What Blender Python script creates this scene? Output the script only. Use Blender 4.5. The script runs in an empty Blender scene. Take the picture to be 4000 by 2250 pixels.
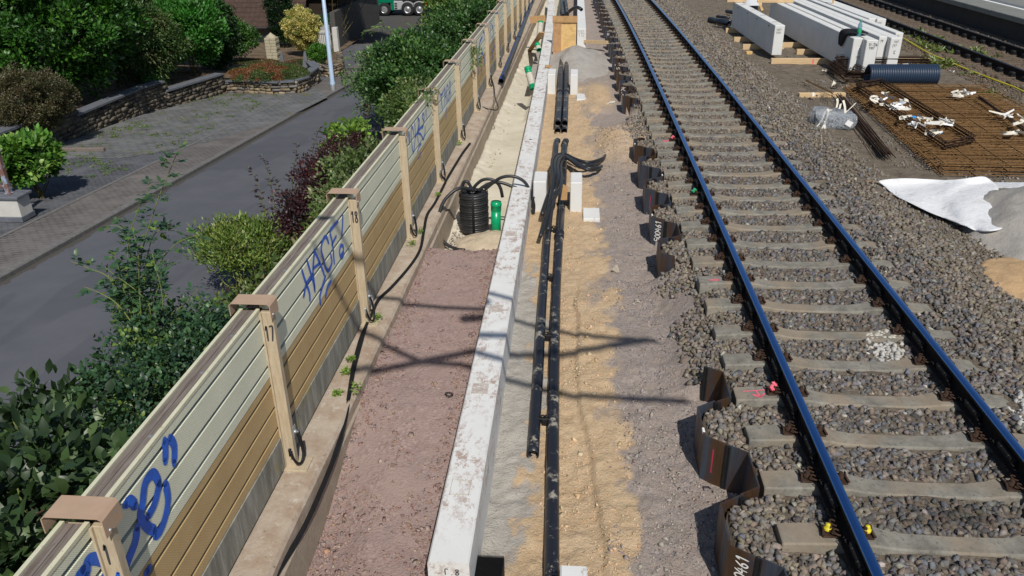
import bpy, bmesh, math, random
import numpy as np
from mathutils import Vector, Matrix
C = bpy.context.scene.collection
R = math.radians

# ------------------------------------------------------------------ camera
# metres; x to the right of the track, y along it, z = 0 at the top of the near rails
CAM_H = 3.8397
F_PX, PITCH, YAW, ROLL = 3112.92, 0.4517305, -0.0791427, -0.0127235
def cam_basis():
    cy, sy, cp, sp = math.cos(YAW), math.sin(YAW), math.cos(PITCH), math.sin(PITCH)
    fw = np.array([sy*cp, cy*cp, -sp]); rt = np.array([cy, -sy, 0.0]); up = np.cross(rt, fw)
    return fw, rt*math.cos(ROLL)+up*math.sin(ROLL), up*math.cos(ROLL)-rt*math.sin(ROLL)
FW, RT, UP = cam_basis()
cam = bpy.data.cameras.new('camera'); cam_o = bpy.data.objects.new('camera', cam); C.objects.link(cam_o)
cam_o.matrix_world = Matrix(((RT[0], UP[0], -FW[0], 0), (RT[1], UP[1], -FW[1], 0), (RT[2], UP[2], -FW[2], CAM_H), (0, 0, 0, 1)))
cam.sensor_width = 36.0; cam.lens = 36.0*F_PX/4000.0; cam.clip_start = 0.05; cam.clip_end = 3000
bpy.context.scene.camera = cam_o

# ------------------------------------------------------------------ sky, sun, exposure
SUN_EL, SUN_AZ = R(48), R(16)            # light travels up the track and to the left
world = bpy.data.worlds.new('World'); bpy.context.scene.world = world; world.use_nodes = True
wn = world.node_tree.nodes; wl = world.node_tree.links
sky = wn.new('ShaderNodeTexSky'); sky.sky_type = 'NISHITA'; sky.sun_disc = False
sky.sun_elevation = SUN_EL; sky.sun_rotation = math.pi-SUN_AZ; sky.air_density = 1.0; sky.dust_density = 0.6
wl.new(sky.outputs[0], wn['Background'].inputs[0]); wn['Background'].inputs[1].default_value = 0.072
sun = bpy.data.lights.new('sun', 'SUN'); sun.energy = 3.9; sun.angle = R(0.53); sun.color = (1.0, 0.95, 0.87)
sun_o = bpy.data.objects.new('sun', sun); C.objects.link(sun_o)
TRAVEL = Vector((-math.sin(SUN_AZ)*math.cos(SUN_EL), math.cos(SUN_AZ)*math.cos(SUN_EL), -math.sin(SUN_EL)))
sun_o.rotation_mode = 'QUATERNION'; sun_o.rotation_quaternion = TRAVEL.to_track_quat('-Z', 'Y'); sun_o.location = (0, 0, 60)
vs = bpy.context.scene.view_settings
vs.view_transform = 'Standard'; vs.look = 'None'; vs.gamma = 1.0; vs.exposure = 0.0; vs.use_curve_mapping = False
cy_ = bpy.context.scene.cycles; cy_.max_bounces = 6; cy_.transparent_max_bounces = 6

# ------------------------------------------------------------------ measuring helpers (photo pixel -> world point)
def ray(px, py):
    d = FW+RT*((px-2000)/F_PX)-UP*((py-1125)/F_PX)
    return d
def at(px, py, z=0.0):
    d = ray(px, py); t = (z-CAM_H)/d[2]; return Vector((d[0]*t, d[1]*t, z))
def aty(px, py, Y):
    d = ray(px, py); t = Y/d[1]; return Vector((d[0]*t, Y, CAM_H+d[2]*t))
def atx(px, py, x0, k=0.009, y0=5.0):
    d = ray(px, py); t = (x0-k*y0)/(d[0]-k*d[1]); return Vector((d[0]*t, d[1]*t, CAM_H+d[2]*t))
def zs(y):                               # the street falls away from the camera, then levels out
    return -2.2-0.06*(np.minimum(y, 48.0)-12.0)
def st(px, py, dz=0.0):
    d = ray(px, py); t = (-2.2+0.72+dz-CAM_H)/(d[2]+0.06*d[1])
    if t*d[1] > 48: t = (-4.36+dz-CAM_H)/d[2]
    return Vector((d[0]*t, d[1]*t, CAM_H+d[2]*t))
def xt(y):                               # sideways drift of the gentle left-hand curve of the track
    u = np.maximum(np.asarray(y, float)-10, 0); return -1.2865e-4*u**2-7.79e-6*u**3
def h2(ix, iy, s):
    n = (ix.astype(np.int64)*374761393+iy.astype(np.int64)*668265263+s*1442695041) & 0x7fffffff
    n = ((n ^ (n >> 13))*1274126177) & 0x7fffffff
    return ((n ^ (n >> 16)) & 0xffff)/65535.0
def vn(x, y, s=0):
    x = np.asarray(x, float); y = np.asarray(y, float)
    ix = np.floor(x); iy = np.floor(y); fx = x-ix; fy = y-iy
    fx = fx*fx*(3-2*fx); fy = fy*fy*(3-2*fy)
    a = h2(ix, iy, s); b = h2(ix+1, iy, s); c = h2(ix, iy+1, s); d = h2(ix+1, iy+1, s)
    return (a*(1-fx)+b*fx)*(1-fy)+(c*(1-fx)+d*fx)*fy
def fbm(x, y, s=0, o=4):
    t = 0; a = .5
    for i in range(o):
        t = t+a*vn(np.asarray(x)*2**i, np.asarray(y)*2**i, s+i); a *= .5
    return t/(1-.5**o)
def sm(a, b, x):
    t = np.clip((np.asarray(x, float)-a)/(b-a), 0, 1); return t*t*(3-2*t)

# ------------------------------------------------------------------ objects, parts, tags
ORG = {}
def tag(o, label=None, cat=None, group=None, kind=None):
    if label: o['label'] = label
    if cat: o['category'] = cat
    if group: o['group'] = group
    if kind: o['kind'] = kind
    return o
def thing(name, label, cat, loc=(0, 0, 0), group=None, rz=0.0):
    o = bpy.data.objects.new(name, None); C.objects.link(o); o.location = loc; o.rotation_euler = (0, 0, rz); o.empty_display_size = .1
    ORG[o.name] = Vector(loc); return tag(o, label, cat, group)
def link(name, me, parent=None):
    o = bpy.data.objects.new(name, me); C.objects.link(o)
    if parent: o.parent = parent
    ORG[o.name] = ORG.get(parent.name, Vector((0, 0, 0))) if parent else Vector((0, 0, 0))
    return o
def dup(root, loc=None, rz=None, label=None, group=None):
    r = root.copy(); C.objects.link(r)
    if loc is not None: r.location = loc
    if rz is not None: r.rotation_euler = (0, 0, rz)
    if label: r['label'] = label
    if group: r['group'] = group
    def kids(a, b):
        for ch in list(a.children):
            c = ch.copy(); C.objects.link(c); c.parent = b; kids(ch, c)
    kids(root, r); return r
class MB:
    def __init__(s): s.v = []; s.f = []; s.mi = []; s.sm = []; s.cur = 0
    def add(s, vs, fs, smooth=False):
        b = len(s.v); s.v += [tuple(v) for v in vs]
        for f in fs: s.f.append(tuple(b+i for i in f)); s.mi.append(s.cur); s.sm.append(smooth)
        return s
    def box(s, a, b):
        x0, y0, z0 = a; x1, y1, z1 = b
        return s.add([(x0, y0, z0), (x1, y0, z0), (x1, y1, z0), (x0, y1, z0), (x0, y0, z1), (x1, y0, z1), (x1, y1, z1), (x0, y1, z1)],
            [(0, 3, 2, 1), (4, 5, 6, 7), (0, 1, 5, 4), (1, 2, 6, 5), (2, 3, 7, 6), (3, 0, 4, 7)])
    def cbox(s, a, b, c=.01):            # box with its twelve edges chamfered
        x0, y0, z0 = a; x1, y1, z1 = b; X = (x0, x1); Y = (y0, y1); Z = (z0, z1); vs = []; ix = {}
        for i in (0, 1):
            for j in (0, 1):
                for k in (0, 1):
                    sx, sy, sz = (c if i == 0 else -c), (c if j == 0 else -c), (c if k == 0 else -c)
                    for m, p in enumerate(((X[i], Y[j]+sy, Z[k]+sz), (X[i]+sx, Y[j], Z[k]+sz), (X[i]+sx, Y[j]+sy, Z[k]))):
                        ix[i, j, k, m] = len(vs); vs.append(p)
        q = []
        for i in (0, 1):
            q.append([ix[i, a, b, 0] for a, b in ((0, 0), (1, 0), (1, 1), (0, 1))]); q.append([ix[a, i, b, 1] for a, b in ((0, 0), (0, 1), (1, 1), (1, 0))]); q.append([ix[a, b, i, 2] for a, b in ((0, 0), (1, 0), (1, 1), (0, 1))])
            for j in (0, 1):
                q.append([ix[i, j, 0, 0], ix[i, j, 1, 0], ix[i, j, 1, 1], ix[i, j, 0, 1]]); q.append([ix[i, 0, j, 0], ix[i, 1, j, 0], ix[i, 1, j, 2], ix[i, 0, j, 2]]); q.append([ix[0, i, j, 1], ix[1, i, j, 1], ix[1, i, j, 2], ix[0, i, j, 2]])
                for k in (0, 1): q.append([ix[i, j, k, 0], ix[i, j, k, 1], ix[i, j, k, 2]])
        cc = Vector(((x0+x1)/2, (y0+y1)/2, (z0+z1)/2)); out = []
        for f in q:
            p = [Vector(vs[t]) for t in f]; n = (p[1]-p[0]).cross(p[2]-p[0])
            out.append(tuple(f) if n.dot(sum(p, Vector())/len(p)-cc) > 0 else tuple(reversed(f)))
        return s.add(vs, out)
    def obox(s, c, ax, ay, az):          # centre + half axes
        c, ax, ay, az = map(Vector, (c, ax, ay, az))
        vs = [c+ax*i+ay*j+az*k for k in (-1, 1) for i, j in ((-1, -1), (1, -1), (1, 1), (-1, 1))]
        return s.add(vs, [(0, 3, 2, 1), (4, 5, 6, 7), (0, 1, 5, 4), (1, 2, 6, 5), (2, 3, 7, 6), (3, 0, 4, 7)])
    def tube(s, path, r, n=8, cap=True, closed=False, smooth=True):
        P = [Vector(p) for p in path]; m = len(P); rr = r if hasattr(r, '__len__') else [r]*m
        T = []
        for i in range(m):
            a = P[(i-1) % m] if (closed or i > 0) else P[i]; b = P[(i+1) % m] if (closed or i < m-1) else P[i]
            t = (b-a); T.append(t.normalized() if t.length > 1e-9 else Vector((0, 0, 1)))
        ref = Vector((0, 0, 1)) if abs(T[0].z) < .9 else Vector((1, 0, 0))
        u = (ref-T[0]*ref.dot(T[0])).normalized(); vs = []
        for i in range(m):
            u = (u-T[i]*u.dot(T[i])); u = u.normalized() if u.length > 1e-6 else T[i].orthogonal().normalized()
            w = T[i].cross(u)
            for k in range(n):
                a = 2*math.pi*k/n; vs.append(P[i]+(u*math.cos(a)+w*math.sin(a))*rr[i])
        fs = []
        for i in range(m if closed else m-1):
            for k in range(n):
                j = (i+1) % m; fs.append((i*n+k, i*n+(k+1) % n, j*n+(k+1) % n, j*n+k))
        s.add(vs, fs, smooth)
        if cap and not closed:
            b = len(s.v)-m*n; s.f.append(tuple(b+k for k in reversed(range(n)))); s.f.append(tuple(b+(m-1)*n+k for k in range(n))); s.mi += [s.cur]*2; s.sm += [False]*2
        return s
    def pipe(s, path, r, t=.006, n=14):  # open-ended pipe with a wall
        m = len(path); s.tube(path, r, n, cap=False)
        b0 = len(s.v)-m*n; k0 = len(s.f); s.tube(path, r-t, n, cap=False); b1 = len(s.v)-m*n
        for i in range(k0, len(s.f)): s.f[i] = tuple(reversed(s.f[i]))
        for k in range(n):
            s.f.append((b0+k, b1+k, b1+(k+1) % n, b0+(k+1) % n)); o = (m-1)*n
            s.f.append((b0+o+k, b0+o+(k+1) % n, b1+o+(k+1) % n, b1+o+k)); s.mi += [s.cur]*2; s.sm += [False]*2
        return s
    def prism(s, poly, d, closed=True):  # poly: 3D ring, d: extrusion vector
        n = len(poly); P = [Vector(p) for p in poly]; d = Vector(d)
        return s.add(P+[p+d for p in P], [tuple(reversed(range(n))), tuple(range(n, 2*n))]+[(i, (i+1) % n, n+(i+1) % n, n+i) for i in range(n)])
    def plate(s, line, t, d):            # bent plate: plan polyline, thickness, extrusion vector
        P = [Vector(p) for p in line]; n = len(P); d = Vector(d); L = []
        for i in range(n):
            a = P[max(i-1, 0)]; b = P[min(i+1, n-1)]; q = (b-a); q = Vector((-q.y, q.x, 0)).normalized(); L.append(P[i]+q*t)
        ring = P+L[::-1]; return s.prism(ring, d)
    def grid(s, rows, smooth=True):
        m = len(rows); n = len(rows[0]); vs = [p for r in rows for p in r]
        return s.add(vs, [(i*n+k, i*n+k+1, (i+1)*n+k+1, (i+1)*n+k) for i in range(m-1) for k in range(n-1)], smooth)
    def ribbon(s, path, w, wdir=(0, 0, 1)):
        P = [Vector(p) for p in path]; a = []; b = []
        for i, p in enumerate(P):
            ww = Vector(w[i] if isinstance(w, list) else wdir)*(1 if isinstance(w, list) else w); a.append(p-ww); b.append(p+ww)
        return s.grid([a, b])
    def lathe(s, base, prof, n=16, axis=None):
        base = Vector(base); ax = Vector(axis).normalized() if axis else Vector((0, 0, 1)); u = ax.orthogonal().normalized(); w = ax.cross(u)
        vs = [base+ax*z+(u*math.cos(2*math.pi*k/n)+w*math.sin(2*math.pi*k/n))*r for r, z in prof for k in range(n)]
        return s.add(vs, [(i*n+k, i*n+(k+1) % n, (i+1)*n+(k+1) % n, (i+1)*n+k) for i in range(len(prof)-1) for k in range(n)], True)
    def build(s, name, mats, parent=None):
        me = bpy.data.meshes.new(name); o = None
        og = ORG.get(parent.name, Vector((0, 0, 0))) if parent else Vector((0, 0, 0))
        me.from_pydata([(v[0]-og.x, v[1]-og.y, v[2]-og.z) for v in s.v], [], s.f)
        for m in (mats if isinstance(mats, (list, tuple)) else [mats]): me.materials.append(m)
        me.polygons.foreach_set('material_index', s.mi); me.polygons.foreach_set('use_smooth', s.sm); me.update()
        return link(name, me, parent)
def npmesh(name, V, F, mat, parent=None, col=None, smooth=False):
    V = np.asarray(V, np.float32); F = np.asarray(F, np.int32); k = F.shape[1]
    og = ORG.get(parent.name, Vector((0, 0, 0))) if parent else Vector((0, 0, 0))
    V = V-np.array(og, np.float32)
    me = bpy.data.meshes.new(name); me.vertices.add(len(V)); me.loops.add(F.size); me.polygons.add(len(F))
    me.vertices.foreach_set('co', V.ravel()); me.loops.foreach_set('vertex_index', F.ravel())
    me.polygons.foreach_set('loop_start', np.arange(0, F.size, k, dtype=np.int32))
    if smooth: me.polygons.foreach_set('use_smooth', np.ones(len(F), bool))
    me.update(calc_edges=True)
    if col is not None:
        a = me.attributes.new('col', 'FLOAT_COLOR', 'POINT'); c4 = np.ones((len(V), 4), np.float32); c4[:, :col.shape[1]] = col; a.data.foreach_set('color', c4.ravel())
    for m in (mat if isinstance(mat, (list, tuple)) else [mat]): me.materials.append(m)
    return link(name, me, parent)
def smooth_path(pts, n=8):               # Catmull-Rom
    P = [Vector(p) for p in pts]; P = [P[0]*2-P[1]]+P+[P[-1]*2-P[-2]]; out = []
    for i in range(1, len(P)-2):
        a, b, c, d = P[i-1:i+3]
        for k in range(n):
            t = k/n; out.append(.5*((2*b)+(c-a)*t+(2*a-5*b+4*c-d)*t*t+(3*b-a-3*c+d)*t**3))
    return out+[P[-2]]
ORD = ['first', 'second', 'third', 'fourth', 'fifth', 'sixth', 'seventh', 'eighth', 'ninth', 'tenth', 'eleventh', 'twelfth', 'thirteenth', 'fourteenth', 'fifteenth', 'sixteenth', 'seventeenth', 'eighteenth', 'nineteenth', 'twentieth']

# ------------------------------------------------------------------ materials
class NT:
    def __init__(s, name):
        s.m = bpy.data.materials.new(name); s.m.use_nodes = True; s.n = s.m.node_tree.nodes; s.l = s.m.node_tree.links
        s.b = s.n['Principled BSDF']; s.tc = s.n.new('ShaderNodeTexCoord').outputs['Object']
    def node(s, t, **kw):
        x = s.n.new('ShaderNode'+t)
        for k, v in kw.items(): setattr(x, k, v)
        return x
    def set(s, sock, v):
        if hasattr(v, 'is_linked') or hasattr(v, 'links'): s.l.new(v, sock)
        elif isinstance(v, (tuple, list)) and len(v) == 3 and sock.type == 'RGBA': sock.default_value = (*v, 1)
        else: sock.default_value = v
    def map(s, scale=(1, 1, 1), rot=(0, 0, 0), loc=(0, 0, 0)):
        x = s.node('Mapping'); s.l.new(s.tc, x.inputs[0]); x.inputs[1].default_value = loc; x.inputs[2].default_value = rot; x.inputs[3].default_value = scale; return x.outputs[0]
    def noise(s, scale, detail=5, rough=.6, vec=None, dist=0):
        x = s.node('TexNoise'); s.l.new(vec or s.tc, x.inputs['Vector']); x.inputs['Scale'].default_value = scale; x.inputs['Detail'].default_value = detail; x.inputs['Roughness'].default_value = rough; x.inputs['Distortion'].default_value = dist; return x.outputs['Fac']
    def ramp(s, fac, stops, interp='LINEAR'):
        x = s.node('ValToRGB'); s.l.new(fac, x.inputs[0]); e = x.color_ramp.elements; x.color_ramp.interpolation = interp
        while len(e) < len(stops): e.new(.5)
        for i, (p, c) in enumerate(stops): e[i].position = p; e[i].color = (*c, 1) if len(c) == 3 else c
        return x.outputs[0]
    def mix(s, fac, a, b, mode='MIX'):
        x = s.node('Mix', data_type='RGBA', blend_type=mode); s.set(x.inputs[0], fac); s.set(x.inputs[6], a); s.set(x.inputs[7], b); return x.outputs[2]
    def math(s, op, a, b=0.0, c=0.0):
        x = s.node('Math', operation=op); s.set(x.inputs[0], a); s.set(x.inputs[1], b); s.set(x.inputs[2], c); return x.outputs[0]
    def attr(s, name='col'):
        return s.node('Attribute', attribute_name=name).outputs['Color']
    def thr(s, fac, lo, hi): return s.ramp(fac, [(lo, (0, 0, 0)), (hi, (1, 1, 1))])
    def bump(s, h, strength, dist=.02):
        x = s.node('Bump'); x.inputs['Strength'].default_value = strength; x.inputs['Distance'].default_value = dist; s.l.new(h, x.inputs['Height'])
        prev = s.b.inputs['Normal']
        if prev.is_linked: s.l.new(prev.links[0].from_socket, x.inputs['Normal'])
        s.l.new(x.outputs[0], prev); return s
    def rnd(s): return s.node('ObjectInfo').outputs['Random']
    def out(s, col=None, rough=.8, metal=0.0, spec=.3):
        if col is not None: s.set(s.b.inputs['Base Color'], col)
        s.set(s.b.inputs['Roughness'], rough); s.b.inputs['Metallic'].default_value = metal; s.b.inputs['Specular IOR Level'].default_value = spec; return s.m
def simple(name, c, var=.25, scale=8, rough=.7, metal=0.0, spec=.3, bump=0, bs=40, spots=None, stretch=(1, 1, 1)):
    t = NT(name); v = t.map(stretch)
    col = t.ramp(t.noise(scale, 6, .65, v), [(.25, tuple(x*(1-var) for x in c)), (.75, tuple(min(x*(1+var), 1) for x in c))])
    if spots:
        sc, ss, lo, hi = spots; col = t.mix(t.thr(t.noise(ss, 5, .7, v), lo, hi), col, sc)
    if bump: t.bump(t.noise(bs, 5, .7), bump)
    return t.out(col, rough, metal, spec)
MAT = {}
def mk_materials():
    M = MAT
    # vertex-coloured granular things
    for nm, rg, sp, b in (('stone', .85, .25, .35), ('leaf', .42, .45, 0), ('dirtcol', .95, .1, .5)):
        t = NT(nm); a = t.attr(); n = t.noise(60 if nm == 'stone' else 90, 5, .7)
        c = t.mix(1.0, a, t.ramp(n, [(.3, (.72, .72, .72)), (.7, (1.2, 1.2, 1.2))]), 'MULTIPLY') if nm != 'leaf' else a
        if b: t.bump(t.noise(120 if nm == 'stone' else 70, 6, .75), b, .012)
        M[nm] = t.out(c, rg, 0, sp)
        if nm == 'leaf':
            tr = t.node('BsdfTranslucent'); t.l.new(t.mix(1.0, a, (1.5, 1.6, .5), 'MULTIPLY'), tr.inputs[0]); mx = t.node('MixShader'); mx.inputs[0].default_value = .22
            t.l.new(t.b.outputs[0], mx.inputs[1]); t.l.new(tr.outputs[0], mx.inputs[2]); t.l.new(mx.outputs[0], t.n['Material Output'].inputs[0])
    M['stem'] = simple('stem', (.10, .085, .035), .4, 20); M['green_stem'] = simple('green_stem', (.17, .2, .06), .3, 20)
    # yard ground: weights in 'col' = sand, grey screed, gravel
    t = NT('yard'); a = t.attr(); sp = t.node('SeparateColor'); t.l.new(a, sp.inputs[0])
    fine = t.noise(35, 7, .75); crs = t.noise(5, 6, .65)
    sand = t.mix(t.thr(crs, .35, .7), (.60, .445, .28), (.51, .355, .21)); sand = t.mix(t.thr(fine, .45, .8), sand, (.66, .53, .37))
    scr = t.mix(t.thr(crs, .35, .65), (.40, .375, .335), (.47, .44, .39)); scr = t.mix(t.thr(t.noise(28, 3, .5), .68, .74), scr, (.26, .2, .17))
    vor = t.node('TexVoronoi'); t.l.new(t.tc, vor.inputs['Vector']); vor.inputs['Scale'].default_value = 55
    grv = t.ramp(vor.outputs['Color'], [(0, (.23, .195, .18)), (.45, (.345, .295, .27)), (.8, (.41, .35, .315)), (1, (.5, .42, .35))]); grv = t.mix(t.thr(crs, .42, .62), grv, (.35, .29, .25))
    drt = t.mix(t.thr(crs, .35, .65), (.12, .098, .075), (.215, .18, .14)); drt = t.mix(t.thr(fine, .5, .75), drt, (.27, .225, .175))
    c = t.mix(sp.outputs[2], drt, grv); c = t.mix(sp.outputs[0], c, sand); c = t.mix(sp.outputs[1], c, scr)
    t.bump(t.noise(9, 8, .75), .7, .07); t.bump(vor.outputs['Distance'], .35, .012); M['yard'] = t.out(c, .95, 0, .1)
    # red crushed fill of the trench
    t = NT('red_fill'); vor = t.node('TexVoronoi'); t.l.new(t.tc, vor.inputs['Vector']); vor.inputs['Scale'].default_value = 42; vor.inputs['Randomness'].default_value = 1
    c = t.ramp(vor.outputs['Color'], [(0, (.235, .165, .15)), (.5, (.335, .245, .222)), (.85, (.40, .305, .275)), (1, (.47, .38, .33))])
    c = t.mix(t.thr(t.noise(3.5, 6, .65), .4, .62), c, (.35, .258, .232)); c = t.mix(t.thr(t.noise(1.3, 4), .55, .75), c, (.30, .23, .218))
    t.bump(t.noise(30, 8, .8), .6, .02); t.bump(vor.outputs['Distance'], .4, .012); M['red_fill'] = t.out(c, .95, 0, .1)
    # concretes
    t = NT('white_concrete'); c = t.mix(t.thr(t.noise(2.2, 6), .35, .7), (.66, .66, .64), (.73, .735, .72))
    c = t.mix(t.thr(t.noise(9, 8, .75, t.map((1, .5, 1))), .6, .66), c, (.5, .46, .42)); c = t.mix(t.thr(t.noise(55, 2), .73, .78), c, (.33, .31, .29)); t.bump(t.noise(80, 4), .08, .01); M['white_concrete'] = t.out(c, .75, 0, .3)
    t = NT('beam_concrete'); g = t.node('NewGeometry'); sx = t.node('SeparateXYZ'); t.l.new(t.tc, sx.inputs[0])
    c = t.mix(t.thr(t.noise(2.5, 6), .35, .7), (.68, .68, .66), (.74, .745, .73))
    w = t.math('MULTIPLY', t.math('LESS_THAN', sx.outputs[1], 8.6), t.thr(t.noise(1.3, 4), .42, .56))
    w2 = t.thr(t.noise(9, 10, .85, t.map((1, .55, 1))), .50, .55); c = t.mix(t.math('MULTIPLY', w, w2), c, (.40, .30, .255))
    gr = t.math('MULTIPLY', t.math('GREATER_THAN', sx.outputs[1], 8.5), t.thr(t.noise(6, 6, .6, t.map((.6, 1.6, 1))), .56, .66)); c = t.mix(t.math('MULTIPLY', gr, .55), c, (.47, .46, .43)); t.bump(t.noise(60, 5), .1, .01); M['beam_concrete'] = t.out(c, .7, 0, .3)
    t = NT('wall_concrete'); c = t.mix(t.thr(t.noise(2.2, 7, .65), .35, .65), (.33, .27, .21), (.42, .355, .28)); c = t.mix(t.thr(t.noise(4, 7, .7, t.map((1, 3, .6))), .55, .7), c, (.47, .41, .33)); c = t.mix(t.thr(t.noise(14, 6, .7), .6, .7), c, (.24, .18, .135)); t.bump(t.noise(35, 7, .7), .4, .02); M['wall_concrete'] = t.out(c, .9, 0, .15)
    t = NT('ledge_concrete'); c = t.mix(t.thr(t.noise(4, 7, .7), .38, .6), (.36, .27, .2), (.47, .40, .32)); c = t.mix(t.thr(t.noise(9, 7, .75), .55, .68), c, (.55, .5, .42)); c = t.mix(t.thr(t.noise(20, 4, .6), .64, .72), c, (.2, .145, .1)); t.bump(t.noise(40, 7, .75), .4, .02); M['ledge_concrete'] = t.out(c, .9, 0, .15)
    t = NT('plinth_concrete'); c = t.mix(t.thr(t.noise(3, 7, .65, t.map((1, 2.5, .5))), .35, .65), (.17, .165, .135), (.34, .33, .285)); c = t.mix(t.thr(t.noise(5, 7, .7, t.map((1, 6, .7))), .56, .7), c, (.47, .47, .45)); c = t.mix(t.thr(t.noise(2.3, 5), .62, .72), c, (.3, .27, .1)); t.bump(t.noise(60, 6, .7), .4, .01); M['plinth_concrete'] = t.out(c, .9, 0, .2)
    t = NT('blinding'); c = t.mix(t.thr(t.noise(1.2, 6, .65), .35, .65), (.52, .475, .37), (.64, .595, .49)); c = t.mix(t.thr(t.noise(6, 7, .7, t.map((.6, 2, 1))), .55, .7), c, (.70, .655, .56)); c = t.mix(t.thr(t.noise(9, 5), .68, .75), c, (.4, .34, .27)); t.bump(t.noise(25, 6, .7), .25, .02); M['blinding'] = t.out(c, .85, 0, .2)
    t = NT('sleeper_concrete'); r = t.rnd(); v = t.node('Mapping'); t.l.new(t.tc, v.inputs[0]); cv = t.node('CombineXYZ'); t.l.new(t.math('MULTIPLY', r, 37.0), cv.inputs[0]); t.l.new(cv.outputs[0], v.inputs[1]); v = v.outputs[0]
    c = t.mix(t.thr(t.noise(5, 7, .7, v), .35, .65), (.16, .152, .132), (.29, .275, .235)); c = t.mix(t.thr(t.noise(26, 5, .7, v), .55, .7), c, (.10, .096, .085)); c = t.mix(t.thr(t.noise(12, 6, .75, v), .63, .74), c, (.42, .385, .315)); c = t.mix(t.math('MULTIPLY', t.thr(t.noise(1.7, 3, .5, v), .5, .62), .6), c, (.3, .235, .165))
    t.bump(t.noise(70, 6, .7, v), .3, .008); M['sleeper_concrete'] = t.out(c, .92, 0, .15)
    M['slab_grey'] = simple('slab_grey', (.27, .22, .2), .25, 6, .9, bump=.3)
    # steel
    t = NT('sheet_pile'); r = t.rnd(); v = t.node('Mapping'); t.l.new(t.tc, v.inputs[0]); cv = t.node('CombineXYZ'); t.l.new(t.math('MULTIPLY', r, 51.0), cv.inputs[1]); t.l.new(cv.outputs[0], v.inputs[1]); v.inputs[3].default_value = (5, 5, .5); v = v.outputs[0]
    c = t.ramp(t.noise(1.4, 5, .6, v), [(.3, (.045, .028, .018)), (.42, (.085, .045, .022)), (.5, (.06, .05, .055)), (.58, (.055, .075, .105)), (.68, (.05, .04, .055)), (.8, (.13, .075, .03))]); v2 = t.map((1, 1, .35)); c = t.mix(t.thr(t.noise(14, 7, .8, v2), .56, .7), c, (.12, .07, .03)); t.bump(t.noise(90, 5), .12, .005); M['sheet_pile'] = t.out(c, t.ramp(t.noise(6, 4, .6, v), [(.3, (.35,)*3), (.7, (.65,)*3)]), .35, .5)
    M['rail_side'] = simple('rail_side', (.022, .016, .014), .5, 25, .8, 0, .15)
    t = NT('rail_head'); M['rail_head'] = t.out((.15, .34, .70), t.ramp(t.noise(3, 4, .6, t.map((30, .4, 30))), [(.3, (.2,)*3), (.7, (.33,)*3)]), 1.0, .5)  # polished steel; the blue sky reflection is put into its metal colour
    M['rail_dull'] = simple('rail_dull', (.05, .05, .055), .4, 12, .45, .6, .4)
    M['rust'] = simple('rust', (.05, .03, .021), .5, 40, .85, 0, .15); M['black_steel'] = simple('black_steel', (.012, .012, .013), .4, 20, .6, 0, .3)
    M['rebar'] = simple('rebar', (.20, .115, .05), .55, 18, .85, 0, .15); M['rebar_dark'] = simple('rebar_dark', (.052, .03, .019), .5, 22, .8, 0, .2)
    M['galv'] = simple('galv', (.42, .44, .45), .25, 25, .45, .6, .5)
    M['cap_brown'] = simple('cap_brown', (.45, .315, .22), .1, 6, .55, 0, .35, spots=((.38, .26, .175), 30, .6, .75))
    t = NT('post_beige'); c = t.mix(t.thr(t.noise(9, 7, .7, t.map((4, 4, .6))), .4, .62), (.43, .345, .235), (.52, .44, .315)); c = t.mix(t.thr(t.noise(20, 6, .75, t.map((3, 3, .5))), .6, .7), c, (.34, .27, .19)); M['post_beige'] = t.out(c, .6, 0, .35)
    # noise barrier panels: perforated sheet
    for nm, ca, cb in (('panel_green', (.84, .85, .67), (.77, .79, .62)), ('panel_ochre', (.60, .43, .21), (.53, .37, .175))):
        t = NT(nm); sx = t.node('SeparateXYZ'); t.l.new(t.tc, sx.inputs[0]); k = 2*math.pi/.014
        d = t.math('MULTIPLY', t.math('SINE', t.math('MULTIPLY', sx.outputs[1], k)), t.math('SINE', t.math('MULTIPLY', sx.outputs[2], k)))
        c = t.mix(t.thr(t.noise(2.5, 5), .35, .65), ca, cb); c = t.mix(t.math('MULTIPLY', t.thr(t.noise(30, 6, .75, t.map((1, 2.5, .35))), .64, .74), .45), c, tuple(min(1, x*1.5) for x in ca)); c = t.mix(t.math('MULTIPLY', t.math('GREATER_THAN', d, .45), .6), c, tuple(x*.25 for x in ca)); M[nm] = t.out(c, .55, 0, .35)
    M['panel_trim'] = simple('panel_trim', (.62, .60, .44), .12, 6, .55, spots=((.42, .35, .22), 24, .6, .7)); M['groove_shade'] = simple('groove_shade', (.03, .026, .018), .3, 10)
    t = NT('weathered_wood'); c = t.mix(t.thr(t.noise(6, 7, .7, t.map((12, .6, 12))), .35, .65), (.13, .105, .09), (.25, .215, .19)); c = t.mix(t.thr(t.noise(20, 5), .66, .75), c, (.075, .06, .05)); M['weathered_wood'] = t.out(c, .9, 0, .15)
    for nm, c0 in (('fresh_wood', (.62, .45, .26)), ('plank_wood', (.46, .28, .13)), ('form_ply', (.68, .45, .19)), ('dark_timber', (.035, .025, .018)), ('brown_ply', (.45, .26, .13))):
        t = NT(nm); v = t.map((1.2, 14, 14)) if nm == 'fresh_wood' else t.map((3, 3, 3)); c = t.ramp(t.noise(2.2, 6, .65, v, .8), [(.3, tuple(x*.75 for x in c0)), (.5, c0), (.75, tuple(min(1, x*1.15) for x in c0))]); M[nm] = t.out(c, .75, 0, .2)
    # plastics
    t = NT('duct_black'); c = t.mix(t.thr(t.noise(5, 9, .8), .555, .62), (.016, .018, .025), (.36, .33, .27)); M['duct_black'] = t.out(c, .36, 0, .5)
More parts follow.
